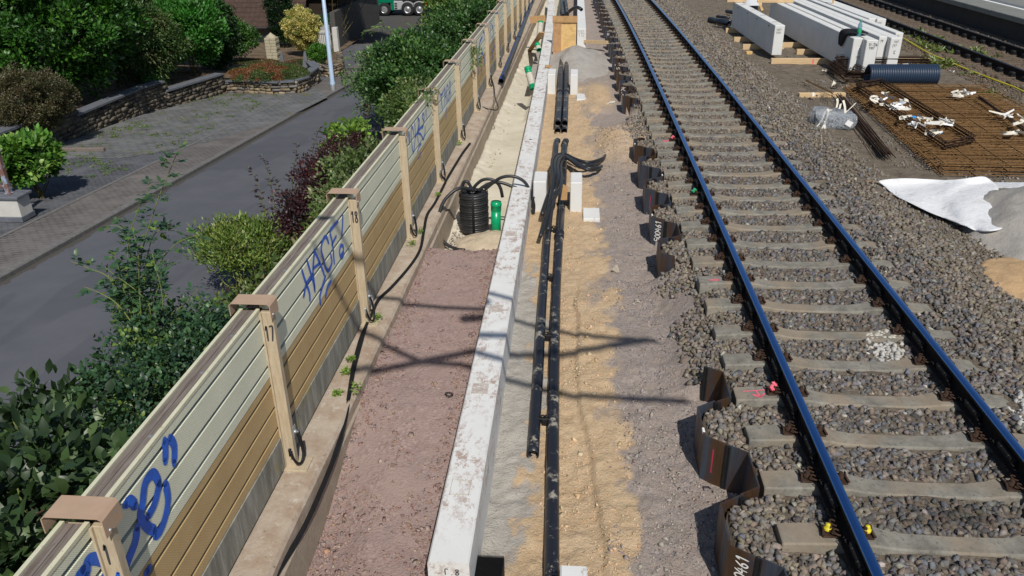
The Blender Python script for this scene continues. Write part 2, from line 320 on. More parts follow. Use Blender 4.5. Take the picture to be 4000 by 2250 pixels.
    M['hose_black'] = simple('hose_black', (.022, .023, .026), .3, 10, .42, 0, .5, spots=((.1, .095, .085), 25, .68, .76)); M['cable_black'] = simple('cable_black', (.012, .012, .013), .3, 20, .6)
    t = NT('corrugated_blue'); M['corrugated_blue'] = t.out((.022, .04, .075), .4, 0, .5)
    t = NT('green_pvc'); c = t.mix(t.thr(t.noise(3, 5), .4, .7), (.0, .31, .125), (.005, .36, .16)); M['green_pvc'] = t.out(c, .28, 0, .5)
    M['cement_smear'] = simple('cement_smear', (.5, .47, .4), .2, 14, .9, bump=.3); M['rubber_mat'] = simple('rubber_mat', (.008, .008, .009), .3, 20, .7)
    M['hole_shade'] = simple('hole_shade', (.006, .006, .006), .1, 5, .9)
    M['paint_blue'] = simple('paint_blue', (.012, .12, .62), .4, 9, .45, 0, .4); M['paint_white'] = simple('paint_white', (.78, .78, .76), .1, 20); M['paint_pink'] = simple('paint_pink', (.85, .16, .22), .2, 20); M['paint_dark'] = simple('paint_dark', (.05, .048, .05), .3, 20); M['paint_red'] = simple('paint_red', (.42, .03, .06), .2, 20); M['ink'] = simple('ink', (.05, .05, .055), .3, 30); M['pencil'] = simple('pencil', (.3, .3, .29), .2, 30)
    M['label_white'] = simple('label_white', (.8, .8, .8), .05, 5, .5); M['paint_yellow'] = simple('paint_yellow', (.66, .55, .03), .15, 20, .5); M['paint_green'] = simple('paint_green', (.03, .42, .18), .2, 20); M['paint_sky'] = simple('paint_sky', (.05, .3, .6), .2, 20)
    M['cable_yellow'] = simple('cable_yellow', (.55, .47, .02), .2, 20, .5)
    t = NT('fleece'); M['fleece'] = t.out(t.mix(t.thr(t.noise(5, 7, .7), .55, .72), (.72, .73, .745), (.5, .49, .47)), .8, 0, .2); t.bump(t.noise(3.5, 6, .6), .5, .08)
    M['strap_white'] = simple('strap_white', (.68, .64, .55), .2, 12, .6); M['strap_blue'] = simple('strap_blue', (.02, .3, .75), .2, 12, .5); M['jacket'] = simple('jacket', (.012, .011, .014), .4, 12, .9, bump=.5, bs=20)
    t = NT('plastic_film'); t.b.inputs['Transmission Weight'].default_value = .0; t.b.inputs['Alpha'].default_value = .42; t.bump(t.noise(9, 4, .7), 1.0, .12); M['plastic_film'] = t.out((.62, .68, .75), .12, 0, .9)
    t = NT('bottle_plastic'); t.b.inputs['Alpha'].default_value = .6; M['bottle_plastic'] = t.out((.09, .32, .38), .15, 0, .6); M['bottle_label'] = simple('bottle_label', (.02, .36, .16), .2, 10)
    M['grey_sand'] = simple('grey_sand', (.37, .345, .31), .2, 3, .95, bump=1.0, bs=9, spots=((.28, .26, .235), 18, .6, .72)); M['orange_sand'] = simple('orange_sand', (.52, .35, .19), .2, 6, .95, bump=.6, bs=24)
    # street side
    t = NT('asphalt'); c = t.mix(t.thr(t.noise(1.1, 5), .35, .65), (.098, .102, .118), (.118, .122, .138)); c = t.mix(t.thr(t.noise(160, 3, .8), .55, .8), c, (.16, .163, .175)); sx = t.node('SeparateXYZ'); t.l.new(t.tc, sx.inputs[0]); kd = t.thr(t.math('ADD', t.math('MULTIPLY', sx.outputs[0], -1.0), t.math('MULTIPLY', t.noise(2.2, 6, .7), .55)), 10.28, 10.42); kd.node.color_ramp.elements[0].position = 0; kd = t.math('GREATER_THAN', t.math('ADD', t.math('MULTIPLY', sx.outputs[0], -1.0), t.math('MULTIPLY', t.noise(2.2, 6, .7), .5)), 10.28); c = t.mix(t.math('MULTIPLY', kd, .75), c, (.075, .066, .05)); c = t.mix(t.math('MULTIPLY', t.thr(t.noise(.5, 3, .5, t.map((1.5, .35, 1))), .5, .53), .35), c, (.072, .075, .09)); t.bump(t.noise(200, 3, .8), .25, .006); M['asphalt'] = t.out(c, .9, 0, .2)
    for nm, bw, rh, ca, cb, rot, mo in (('sidewalk_pavers', .2, .1, (.175, .16, .152), (.135, .127, .124), 0, (.05, .045, .04)), ('drive_setts', .32, .2, (.17, .172, .175), (.125, .132, .142), 0, (.06, .06, .045)), ('drive_small', .16, .09, (.125, .128, .142), (.095, .10, .114), 0, (.045, .045, .045))):
        t = NT(nm); b = t.node('TexBrick'); t.l.new(t.map((1, 1, 1), (0, 0, rot+R(5))), b.inputs['Vector']); b.inputs['Scale'].default_value = 1; b.inputs['Brick Width'].default_value = bw; b.inputs['Row Height'].default_value = rh; b.inputs['Mortar Size'].default_value = .018 if nm == 'drive_setts' else .01; b.inputs['Color1'].default_value = (*ca, 1); b.inputs['Color2'].default_value = (*cb, 1); b.inputs['Mortar'].default_value = (*mo, 1)
        c = t.mix(t.thr(t.noise(1.0, 6, .7), .45, .68), b.outputs[0], tuple(x*1.15 for x in ca)); c = t.mix(t.math('MULTIPLY', t.thr(t.noise(30, 5, .7), .5, .75), .45), c, tuple(x*.65 for x in ca))
        if nm == 'drive_setts': c = t.mix(t.thr(t.noise(1.6, 7, .75), .58, .66), c, (.13, .13, .055))
        if nm == 'sidewalk_pavers': c = t.mix(t.thr(t.noise(.8, 7, .75), .64, .7), c, (.15, .13, .06))
        t.bump(b.outputs['Fac'], -.4, .01); M[nm] = t.out(c, .9, 0, .2)
    M['kerb_stone'] = simple('kerb_stone', (.16, .155, .15), .3, 9, .9, bump=.3)
    t = NT('bank_soil'); c = t.mix(t.thr(t.noise(1.6, 7, .7), .4, .62), (.10, .07, .045), (.2, .15, .105)); c = t.mix(t.thr(t.noise(14, 6, .7), .55, .7), c, (.28, .225, .165)); t.bump(t.noise(20, 8, .75), .8, .05); M['bank_soil'] = t.out(c, .95, 0, .1)
    M['rubble_stone'] = MAT['stone']; M['slate'] = simple('slate', (.13, .14, .16), .3, 8, .7); M['white_wall'] = simple('white_wall', (.56, .55, .51), .12, 3, .85, bump=.15, bs=60, spots=((.4, .38, .33), 7, .62, .75)); M['dark_wall'] = simple('dark_wall', (.085, .08, .075), .2, 2, .9, bump=.3)  # dark_wall: the shade of the trees is put into its colour
    t = NT('roof_tile'); c = t.mix(t.thr(t.noise(4, 6, .7), .35, .65), (.055, .034, .028), (.085, .055, .046)); c = t.mix(t.thr(t.noise(16, 4), .66, .74), c, (.17, .145, .13)); M['roof_tile'] = t.out(c, .8, 0, .2)
    M['lamp_paint'] = simple('lamp_paint', (.40, .52, .68), .06, 5, .4, 0, .5); M['rust_paint'] = simple('rust_paint', (.2, .11, .09), .4, 9, .7, spots=((.3, .38, .48), 7, .5, .6)); M['pillar_stone'] = simple('pillar_stone', (.42, .38, .27), .2, 14, .9, bump=.4)
    M['truck_green'] = simple('truck_green', (.0, .17, .09), .12, 4, .35, 0, .5); M['truck_grey'] = simple('truck_grey', (.38, .39, .4), .2, 10, .5); M['tyre'] = simple('tyre', (.02, .02, .021), .3, 20, .85); M['rim'] = simple('rim', (.5, .5, .52), .15, 20, .35, .7, .5); M['truck_dark'] = simple('truck_dark', (.03, .03, .034), .3, 10, .6); M['glass_dark'] = simple('glass_dark', (.03, .035, .04), .1, 5, .1, 0, .8); M['red_paint'] = simple('red_paint', (.4, .02, .02), .2, 10, .4)
    M['wire_green'] = simple('wire_green', (.02, .1, .07), .2, 10, .5); M['gate_grey'] = simple('gate_grey', (.2, .2, .21), .2, 10, .5)
    M['platform_top'] = simple('platform_top', (.2, .205, .19), .18, 2.5, .9, bump=.2, bs=90); M['platform_face'] = simple('platform_face', (.05, .048, .046), .25, 3, .9, bump=.2); M['line_white'] = simple('line_white', (.72, .72, .7), .08, 6)  # platform_face: the shade below the edge slab is put into its colour
mk_materials(); M = MAT

# ------------------------------------------------------------------ sheet pile lines, yard ground
PER, XL, XR = 1.245, 1.165, 1.485
GROUPS = [(5.545, 3.55, 6.70), (9.43, 9.32, 14.93), (18.48, 17.66, 48.0)]      # phase, near end, far end
def zig(y, y0):
    u = np.mod(np.asarray(y, float)-y0, PER)
    return np.interp(u, [0, .42, .62, 1.045, PER], [XL, XL, XR, XR, XL])
def wall_at(y):
    y = np.asarray(y, float); x = np.full(y.shape, 1.3); on = np.zeros(y.shape, bool)
    for y0, a, b in GROUPS:
        m = (y >= a) & (y <= b); x = np.where(m, zig(y, y0)+.042, x); on |= m
    return x+xt(y), on
def yard_h(x, y):
    x = np.asarray(x, float); y = np.asarray(y, float); xx = x-xt(y)
    low = -.615-.085*sm(7.6, 5.2, y)+.05*(fbm(x*1.3, y*1.3, 5)-.5)+.05*(fbm(x*4.5, y*3.2, 9)-.5)+.02*(vn(x*17, y*15, 10)-.5)-.018*np.clip(fbm(x*6.5, y*4.5, 14)-.57, 0, 1)*10*.35
    low = low+.055*sm(-.02, .02, x-(.10+.24*sm(7.2, 4.4, y)+.05*(vn(y*2.3, 0*y, 3)-.5)))*sm(4, 4.8, y)*sm(9.6, 8.6, y)
    low = low+.27*np.exp(-((x-.95)/.42)**2-((y-15.7)/1.15)**2)*(.75+.5*fbm(x*4, y*4, 12))+.14*np.exp(-((x-.62)/.3)**2-((y-20.3)/1.3)**2)
    bal = np.interp(xx, [1.0, 1.55, 1.9, 2.2, 2.74, 3.3, 3.62, 3.78, 4.2, 4.75, 5.3, 9.0, 9.9, 13.2, 13.6], [-.255, -.275, -.262, -.256, -.258, -.256, -.24, -.215, -.2, -.245, -.335, -.33, -.24, -.24, -.33])+.03*(fbm(x*3, y*3, 21)-.5)+.02*(fbm(x*12, y*12, 22)-.5)
    xw, on = wall_at(y); step = np.where(on, (x > xw)*1.0, sm(.92, 1.72, xx+.22*(vn(y*1.7, 0*y, 4)-.5)))
    h = low*(1-step)+bal*step
    return np.where(x > 14.4, h-.0, h)
def yard_w(x, y):
    xx = x-xt(y); n = fbm(x*2.2, y*1.6, 31)-.5; n2 = fbm(x*9, y*7, 37)-.5
    edge = .56+.5*n+.42*n2-.1*sm(8, 12, y)+.08*sm(11, 14, y)-.3*sm(17, 24, y); sand = sm(.07, -.07, xx-edge)
    scr = sm(.06, -.06, xx+.30-.3*n-.45*n2+.22*sm(8.0, 9.6, y)+.16*sm(5.2, 4.2, y))*sm(10.5, 9.5, y)
    patch = sm(.03, .13, fbm(x*3.4, y*2.6, 44)-.5)*.95*sm(4, 6, y); sand = np.maximum(sand-patch*sm(.1, .3, xx)*0.6-.75*sm(19, 25, y), 0)
    sand = np.maximum(sand, .95*np.exp(-((x-.95)/.55)**4-((y-15.6)/1.5)**4)*(.75+n)); sand = np.maximum(sand, np.exp(-((x-.62)/.36)**4-((y-20.3)/1.5)**4))
    xw, on = wall_at(y); grv = np.where(on, x < xw, xx < 1.45)*1.0
    sand = sand*np.where(on, x < xw, 1)
    return np.stack([sand*(1-scr), scr, grv], -1)
def make_yard():
    xs = np.concatenate([np.arange(-.66, 2.0, .025), np.arange(2.0, 16.1, .13)]); ys = [1.2]
    while ys[-1] < 62: ys.append(ys[-1]+max(.022, ys[-1]*.0042))
    ys = np.array(ys); X, Y = np.meshgrid(xs, ys); X = X+np.where(X < 1.0, xt(Y)*.0, 0); Z = yard_h(X, Y); W = yard_w(X, Y)
    n = len(xs); i = np.arange(len(ys)-1)[:, None]*n+np.arange(n-1)[None]; F = np.stack([i, i+1, i+1+n, i+n], -1).reshape(-1, 4)
    o = npmesh('ground', np.stack([X, Y, Z], -1).reshape(-1, 3), F, M['yard'], None, W.reshape(-1, 3), True); tag(o, kind='structure')
make_yard()

rng = np.random.default_rng(7)
def stone_templates(n=14, flat=1.0, seed=3):
    r = np.random.default_rng(seed); out = []
    for k in range(n):
        p = r.normal(size=(9, 3)); p /= np.linalg.norm(p, axis=1)[:, None]; p *= r.uniform(.85, 1.2, (9, 1)); p *= np.array([1.15, .9, .72*flat])*r.uniform(.85, 1.15, 3)
        bm = bmesh.new(); vs = [bm.verts.new(q) for q in p]; bmesh.ops.convex_hull(bm, input=vs); bmesh.ops.delete(bm, geom=[v for v in bm.verts if not v.link_faces], context='VERTS'); bmesh.ops.triangulate(bm, faces=bm.faces[:])
        bm.verts.index_update(); out.append((np.array([v.co[:] for v in bm.verts]), np.array([[v.index for v in f.verts] for f in bm.faces]))); bm.free()
    return out
TEMPL = stone_templates(); FLAT = stone_templates(10, .45, 8)
def scatter(name, P, S, col, templ, label=None, tilt=1.0, kind='stuff'):
    N = len(P); q = rng.normal(size=(N, 4)); q[:, 1:3] *= tilt; q /= np.linalg.norm(q, axis=1)[:, None]; w, x, y, z = q.T
    Rm = np.stack([1-2*(y*y+z*z), 2*(x*y-z*w), 2*(x*z+y*w), 2*(x*y+z*w), 1-2*(x*x+z*z), 2*(y*z-x*w), 2*(x*z-y*w), 2*(y*z+x*w), 1-2*(x*x+y*y)], -1).reshape(N, 3, 3)
    t = rng.integers(0, len(templ), N); VV, FF, CC, b = [], [], [], 0
    for k, (tv, tf) in enumerate(templ):
        m = np.where(t == k)[0]
        if not len(m): continue
        v = np.einsum('nij,vj->nvi', Rm[m], tv)*S[m][:, None, None]+P[m][:, None, :]; VV.append(v.reshape(-1, 3)); CC.append(np.repeat(col[m], len(tv), 0))
        FF.append((tf[None]+b+(np.arange(len(m))*len(tv))[:, None, None]).reshape(-1, 3)); b += len(m)*len(tv)
    o = npmesh(name, np.concatenate(VV), np.concatenate(FF), M['stone'], None, np.concatenate(CC)); return tag(o, kind=kind)
SL_Y0, SL_D = 4.431, .601
def pal(cols, w, n, jit=.22):
    c = np.array(cols)[rng.choice(len(cols), n, p=np.array(w)/sum(w))]; return c*rng.uniform(1-jit, 1+jit, (n, 1))*rng.uniform(.95, 1.05, (n, 3))
def sample(x0, x1, bands):
    out = []
    for y0, y1, d in bands:
        n = int((x1-x0)*(y1-y0)*d); out.append(np.stack([rng.uniform(x0, x1, n), rng.uniform(y0, y1, n), np.full(n, .037 if d > 500 else .037 if d > 300 else .044)], -1))
    return np.concatenate(out)
def make_ballast():
    A = sample(1.0, 4.9, [(3.0, 7.5, 1020), (7.5, 12, 760), (12, 20, 360), (20, 44, 210)]); x, y, s = A.T; xx = x-xt(y)
    xw, on = wall_at(y); ok = np.where(on, x > xw+.02, xx > .98+.5*vn(y*1.9, 0*y, 4)+.25*rng.random(len(x))**2)
    ns = np.abs(np.mod(y-SL_Y0+SL_D/2, SL_D)-SL_D/2); c = np.abs(xx-2.7365)
    ok &= ~((ns < .115) & (c < 1.23)); ok &= ~((np.abs(c-.7535) < .07)); ok &= ~((xx > 4.2) & (rng.random(len(x)) < (xx-4.2)/.9))
    ok &= ~((c > .95) & (c < 1.24) & (xx < 1.9) & (ns < .14) & (y < 7))
    A = A[ok]; x, y, s = A.T; xx = x-xt(y); n = len(x); r = s*rng.uniform(.55, 1.15, n)
    z = yard_h(x, y)+r*.25+rng.uniform(-.008, .012, n); z = np.where(np.abs(xx-2.7365) < .62, z-.012, z)
    col = pal([(.165, .155, .148), (.15, .155, .17), (.185, .15, .12), (.235, .22, .195), (.105, .098, .095), (.22, .18, .145), (.38, .36, .32)], [5, 2.2, 4, 2, 2.6, 2, .22], n, .3)
    br = pal([(.225, .19, .145), (.19, .16, .125), (.27, .235, .19), (.2, .185, .175)], [4, 3, 2, 2], n); k = (sm(1.95, 1.5, xx)+.7*sm(4.1, 4.6, xx))*(rng.random(n) < .75)
    k = np.maximum(k, .75*sm(9, 22, y)*(rng.random(n) < .7))
    col = np.where(k[:, None] > .3, br, col)
    dust = np.exp(-((xx-3.18)/.2)**2-((y-7.15)/.28)**2)+np.exp(-((xx-4.05)/.22)**2-((y-5.9)/.45)**2); dd = (dust*rng.uniform(.6, 1.4, n) > .45); col[dd] = np.array([.5, .49, .46])*rng.uniform(.8, 1.15, (dd.sum(), 1))
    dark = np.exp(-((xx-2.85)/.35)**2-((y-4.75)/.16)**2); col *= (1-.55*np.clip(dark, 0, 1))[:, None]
    scatter('ballast', np.stack([x, y, z], -1), r, col, TEMPL)
    # loose stones of the storage yard and of the far track
    A = sample(4.7, 10.2, [(7, 14, 150), (14, 22, 95), (22, 42, 45)]); B = sample(9.7, 13.6, [(16, 24, 130), (24, 42, 70)]); D = sample(4.5, 7.2, [(4.5, 11.5, 330)]); A = np.concatenate([A, B, D]); x, y, s = A.T; n = len(x)
    keep = np.ones(n, bool); keep &= ~((x > 5.2) & (x < 9.7) & (fbm(x*.8, y*.8, 71) < .5)); keep &= ~((np.abs(x-10.93) < .1) | (np.abs(x-12.44) < .1)); A = A[keep]; x, y, s = A.T; n = len(x); r = s*rng.uniform(.4, 1.05, n)*np.where(x > 5, .85, 1)
    col = pal([(.2, .17, .135), (.17, .145, .115), (.24, .21, .17), (.19, .185, .18), (.36, .34, .3)], [4, 3, 2, 2, .3], n); far = x > 9.6; col[far] *= np.array([.72, .62, .52])
    scatter('loose_stones', np.stack([x, y, yard_h(x, y)+r*.2], -1), r, col, TEMPL)
    # gravel of the pile trench and crumbs along the piles
    m = 9000; x = rng.uniform(.35, 1.45, m); y = 3.2+14*rng.random(m)**1.5; xw, on = wall_at(y); ok = (x < np.where(on, xw-.03, 1.1)) & (fbm(x*3, y*3, 55)+.45*(x-.8) > .47); x = x[ok]; y = y[ok]; n = len(x); r = rng.uniform(.006, .02, n)*(1+.8*(rng.random(n) < .06))
    scatter('fine_gravel', np.stack([x, y, yard_h(x, y)+r*.15], -1), r, pal([(.34, .29, .265), (.27, .24, .23), (.4, .35, .31), (.36, .26, .22)], [4, 3, 2, 1], n), FLAT, tilt=.4)
make_ballast()
def make_clods():
    m = 7000; y = 3.4+17*rng.random(m)**1.5; x = rng.uniform(-.2, .95, m); ok = (fbm(x*2.6, y*2.2, 47) > .5) | (rng.random(m) < .12) | (np.hypot((x-.95)/.5, (y-15.6)/1.4) < 1); x = x[ok]; y = y[ok]; n = len(x); W = yard_w(x, y); r = rng.uniform(.005, .016, n)*(1+1.2*(rng.random(n) < .04))
    c = np.where((W[:, 0] > .5)[:, None], pal([(.60, .44, .28), (.52, .36, .21), (.64, .5, .35)], [3, 2, 1], n, .12), pal([(.4, .36, .31), (.33, .29, .26)], [1, 1], n, .12)); scatter('soil_clods', np.stack([x, y, yard_h(x, y)+r*.2], -1), r, c, TEMPL)
make_clods()

# ------------------------------------------------------------------ near track: sleepers with clips, rails with dampers
def sleeper_mb():
    S = [(0, -.238, .072, .112), (.35, -.232, .076, .116), (.48, -.214, .086, .124), (.56, -.19, .098, .132), (.66, -.183, .102, .134), (.86, -.183, .102, .134), (.96, -.19, .1, .134), (1.2, -.207, .096, .132), (1.21, -.212, .092, .132)]
    S = [(-a, b, c, d) for a, b, c, d in S[:0:-1]]+S; mb = MB(); vs = []
    for x, z, t, b in S: vs += [(x, -b, -.42), (x, -(t*.3+b*.7)+.004, -.285), (x, -t-.012, z-.013), (x, -t, z), (x, t, z), (x, t+.012, z-.013), (x, (t*.3+b*.7)-.004, -.285), (x, b, -.42)]
    n = len(S); mb.add(vs, [(i*8+k, (i+1)*8+k, (i+1)*8+k+1, i*8+k+1) for i in range(n-1) for k in range(7)]+[tuple(range(8)), tuple(reversed(range((n-1)*8, n*8)))]); return mb
def clip_mb(side):
    mb = MB(); s = side; mb.cbox((-.06, -.07, -.183), (.06, .07, -.166), .006)
    for dy in (-.035, .035):
        mb.tube([(s*.05+.042*math.cos(a)*.8, dy*1.6+.034*math.sin(a), -.146+.03*math.sin(a/2)) for a in np.linspace(.4, 5.9, 10)], .0085, 6)
    mb.lathe((0, 0, -.158), [(.0, .062), (.018, .062), (.022, .05), (.022, .03), (.034, .03), (.034, 0)], 8); mb.tube([(-.06*s, -.07, -.15), (-.045*s, 0, -.14), (-.06*s, .07, -.15)], .011, 6); return mb
def strokes(mb, lines, w, P):             # painted lines: P maps (u, v) on the face to 3D, lines are polylines in (u, v)
    for ln in lines:
        pts = smooth_path([(a, b, 0) for a, b in ln], 5) if len(ln) > 2 else [Vector((a, b, 0)) for a, b in ln]
        L = []; Rr = []; n = len(pts)
        for i, p in enumerate(pts):
            t = (pts[min(i+1, n-1)]-pts[max(i-1, 0)]).normalized(); q = Vector((-t.y, t.x, 0)); e = w*(.75 if i in (0, n-1) else 1); L.append(P(*(p+q*e)[:2])); Rr.append(P(*(p-q*e)[:2]))
        mb.grid([L, Rr], False)
        for e in (0, n-1):                # rounded ends
            c = pts[e]; k = len(mb.v); mb.add([P(c.x+w*.75*math.cos(a), c.y+w*.75*math.sin(a)) for a in np.linspace(0, 2*math.pi, 9)[:-1]], [tuple(range(8))])
GLYPH = {'0': [[(.5, 1), (.1, .75), (.1, .25), (.5, 0), (.85, .3), (.85, .75), (.5, 1)]], '1': [[(.2, .75), (.55, 1), (.5, 0)]], '2': [[(.1, .8), (.5, 1), (.85, .75), (.1, 0), (.9, 0)]], '3': [[(.1, 1), (.8, .95), (.4, .55), (.85, .3), (.1, 0)]], '4': [[(.45, 1), (.05, .4), (.9, .45)], [(.65, .75), (.6, 0)]], '5': [[(.85, 1), (.2, 1), (.15, .55), (.75, .6), (.8, .15), (.1, 0)]], '6': [[(.75, 1), (.2, .5), (.2, .1), (.6, 0), (.8, .3), (.5, .5), (.2, .35)]], '7': [[(.1, 1), (.9, 1), (.4, 0)]], '8': [[(.5, .55), (.15, .8), (.5, 1), (.85, .8), (.5, .55), (.1, .2), (.5, 0), (.9, .25), (.5, .55)]], '9': [[(.8, .65), (.4, .5), (.2, .8), (.55, 1), (.8, .75), (.6, 0)]],
 '-': [[(.15, .45), (.85, .45)]], '.': [[(.4, .0), (.5, .05)]], 'K': [[(.15, 1), (.15, 0)], [(.85, 1), (.2, .45), (.9, 0)]], 'F': [[(.15, 0), (.15, 1), (.85, 1)]], 'C': [[(.85, .85), (.4, 1), (.1, .5), (.4, 0), (.85, .15)]], 'E': [[(.85, 1), (.15, 1), (.15, 0), (.85, 0)], [(.15, .5), (.7, .5)]], 'S': [[(.85, .9), (.3, 1), (.2, .6), (.8, .4), (.7, 0), (.1, .1)]], 'U': [[(.15, 1), (.15, .2), (.5, 0), (.85, .2), (.85, 1)]], 'h': [[(.15, 1), (.15, 0)], [(.15, .45), (.6, .6), (.75, 0)]], '/': [[(.1, 0), (.9, 1)]], ' ': [], 'L': [[(.15, 1), (.15, 0), (.8, 0)]]}
def write(mb, s, h, w, P, adv=.72):
    for i, ch in enumerate(s): strokes(mb, [[(i*h*adv+a*h*.55, b*h) for a, b in ln] for ln in GLYPH[ch]], w, P)
def make_track():
    proto_mb = sleeper_mb(); first = None; n0 = -4; N = 80; XC = 2.7365
    special = {}
    def nearest(px, py): return int(round((at(px, py, -.2).y-SL_Y0)/SL_D))
    marks = {nearest(2893, 1527): ('pink', 'weathered concrete sleeper with a pink painted arrow and bar, near the camera'), nearest(2775, 1092): ('pinkdash', 'concrete sleeper with a faint pink smear on its left end, by the middle pile row'), nearest(2588, 552): ('pinktri', 'distant concrete sleeper with a small pink triangle on its left end'), nearest(3254, 2074): ('yellow', 'nearest whole concrete sleeper, its bolts capped in yellow paint'), nearest(3440, 1290): ('white', 'concrete sleeper spattered with white cement at the right rail'), nearest(2722, 748): ('green', 'concrete sleeper with green paint on its left clip')}
    meshes = {}
    for i in range(n0, n0+N):
        y = SL_Y0+SL_D*i; x = XC+float(xt(y)); an = math.atan((float(xt(y+.1))-float(xt(y)))/.1)
        lab = 'weathered plain concrete sleeper under the blue-topped rails, without any paint mark'
        if first is None:
            t = thing('railway_sleeper', lab, 'railway sleeper', (0, 0, 0), 'sleepers of the near track'); proto_mb.build('concrete_beam', M['sleeper_concrete'], t)
            for q in (-.7535, .7535):
                for s in (-1, 1):
                    o = clip_mb(-s).build('rail_clip', M['rust'], t); o.location = (q+s*.125, 0, -.03); o.scale = (.85, .85, .85)
            first = t; t.location = (x, y, 0); t.rotation_euler = (0, 0, -an)
        else: t = dup(first, (x, y+rng.uniform(-.012, .012), rng.uniform(-.006, .002)), -an+rng.uniform(-.008, .008))
        if i in marks:
            k, l = marks[i]; t['label'] = l; mb = MB(); P = lambda u, v: (u, v, -.2 if k != 'x' else 0)
            zt = lambda u: -.2025+.003 if u < -1.0 else -.19
            P = lambda u, v: (u, v, float(np.interp(u, [-1.21, -1.2, -.96, -.86], [-.212, -.207, -.19, -.183]))+.003)
            if k == 'pink': strokes(mb, [[(-1.13, .02), (-.9, .04)], [(-1.02, .03), (-1.0, -.07)], [(-1.06, -.03), (-1.0, -.075), (-.95, -.02)], [(-1.03, -.04), (-1.0, -.07), (-.97, -.04)]], .009, P)
            elif k == 'pinkdash': strokes(mb, [[(-1.1, -.02), (-.98, .0)], [(-1.05, -.04), (-.99, -.03)]], .012, P)
            elif k == 'pinktri': strokes(mb, [[(-1.05, .04), (-1.0, -.05), (-.93, .05)], [(-1.02, .02), (-.97, .02)]], .016, P)
            if mb.v: mb.build('paint_mark', M['paint_pink'], t)
            if k in ('pink', 'yellow', 'green', 'pinktri'):
                b = MB(); rr = np.random.default_rng(5)
                for sx in ((-.888, -.618) if k == 'yellow' else (-.888,)):
                    b = MB(); b.lathe((sx, 0, -.155), [(0, .05), (.015, .048), (.019, .036), (.019, .02), (.028, .018), (.028, 0)], 10)
                    if k != 'yellow':
                        for _ in range(4): b.obox((sx+rr.uniform(-.03, .03), rr.uniform(-.05, .05), -.125+rr.uniform(0, .03)), (.014, .004, 0), (-.004, .014, .004), (0, -.004, .008))
                    b.build('painted_bolt', M['paint_yellow' if k == 'yellow' else 'paint_green' if k == 'green' else 'paint_pink'], t)
            if k == 'white':
                b = MB()
                for _ in range(60):
                    u = .3+.45*rng.random()**.6; v = rng.uniform(-.09, .09); r0 = rng.uniform(.008, .03); z = float(np.interp(u, [.35, .48, .56, .66], [-.232, -.214, -.19, -.183]))
                    b.lathe((u, v, z-.002), [(r0, 0), (r0*.8, .006), (.0, .009)], 7)
                b.build('cement_splash', M['cement_smear'], t)
    prof = [(0, 0), (.026, -.001), (.033, -.005), (.036, -.013), (.036, -.037), (.010, -.052), (.008, -.09), (.010, -.135), (.05, -.155), (.075, -.162), (.075, -.172)]
    ring = prof+[(-a, b) for a, b in prof[:0:-1]]
    def rail_mesh(x0, ys, dx=lambda y: float(xt(y)), z0=0.0):
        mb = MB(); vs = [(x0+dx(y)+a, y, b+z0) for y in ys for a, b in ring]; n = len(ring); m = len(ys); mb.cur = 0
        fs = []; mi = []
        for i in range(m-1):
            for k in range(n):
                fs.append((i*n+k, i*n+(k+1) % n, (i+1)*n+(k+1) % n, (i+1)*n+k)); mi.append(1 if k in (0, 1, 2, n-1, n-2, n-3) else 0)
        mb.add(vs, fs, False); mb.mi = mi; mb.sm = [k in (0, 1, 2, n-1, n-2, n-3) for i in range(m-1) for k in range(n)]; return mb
    ys = list(np.arange(1.0, 62, .6))
    damper = MB(); damper.obox((-.032, 0, -.115), (.012, 0, .006), (0, .13, 0), (-.006, 0, .035)); damper.obox((-.05, 0, -.085), (.01, 0, .002), (0, .105, 0), (0, 0, .012))
    for s in (-1, 1):
        damper.tube([(-.03, s*.16, -.15), (-.06, s*.165, -.1), (-.075, s*.15, -.09), (-.06, s*.14, -.12)], .005, 5); damper.tube([(-.03, s*.2, -.15), (-.055, s*.205, -.115), (-.07, s*.19, -.11)], .005, 5)
        damper.lathe((-.056, s*.06, -.085), [(.012, -.01), (.012, .014), (0, .014)], 6)
    for x0, lab in ((1.983, 'blue-shining rail nearer the sheet piles, left rail of the near track'), (3.49, 'blue-shining rail nearer the storage yard, right rail of the near track')):
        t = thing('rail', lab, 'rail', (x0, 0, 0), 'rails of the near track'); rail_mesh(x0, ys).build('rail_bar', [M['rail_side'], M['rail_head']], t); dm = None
        for i in range(-4, 66):
            y = SL_Y0+SL_D*(i+.5)
            if dm is None: dm = damper.build('rail_damper', M['black_steel'], None); dm.parent = t; o = dm
            else: o = dm.copy(); C.objects.link(o)
            o.location = (float(xt(y)), y, 0)
    # far track: older, browner
    f2 = None
    for i in range(44):
        y = 15.2+.63*i
        if f2 is None:
            t = thing('railway_sleeper', 'brown-stained sleeper of the far track beside the platform', 'railway sleeper', (0, 0, 0), 'sleepers of the far track'); S = MB(); S.cbox((-1.25, -.125, -.42), (1.25, .125, -.195), .02); S.build('concrete_beam', M['rust_sleeper'], t)
            for q in (-.755, .755):
                b = MB(); b.cbox((q-.2, -.1, -.19), (q+.2, .1, -.165), .006)
                for s in (-1, 1): b.cbox((q+s*.13-.05, -.08, -.166), (q+s*.13+.05, .08, -.085), .018)
                b.build('rail_fastening', M['black_steel'], t)
            f2 = t; t.location = (11.69, y, 0)
        else: t = dup(f2, (11.69, y, rng.uniform(-.01, .005)), rng.uniform(-.01, .01))
    for x0, lab in ((10.935, 'dull dark rail on the yard side of the far track'), (12.445, 'dull dark rail next to the platform on the far track')):
        t = thing('rail', lab, 'rail', (x0, 0, 0), 'rails of the far track'); rail_mesh(x0, [8.0, 20, 30, 45, 62], lambda y: 0.0).build('rail_bar', [M['rail_side'], M['rail_dull']], t)
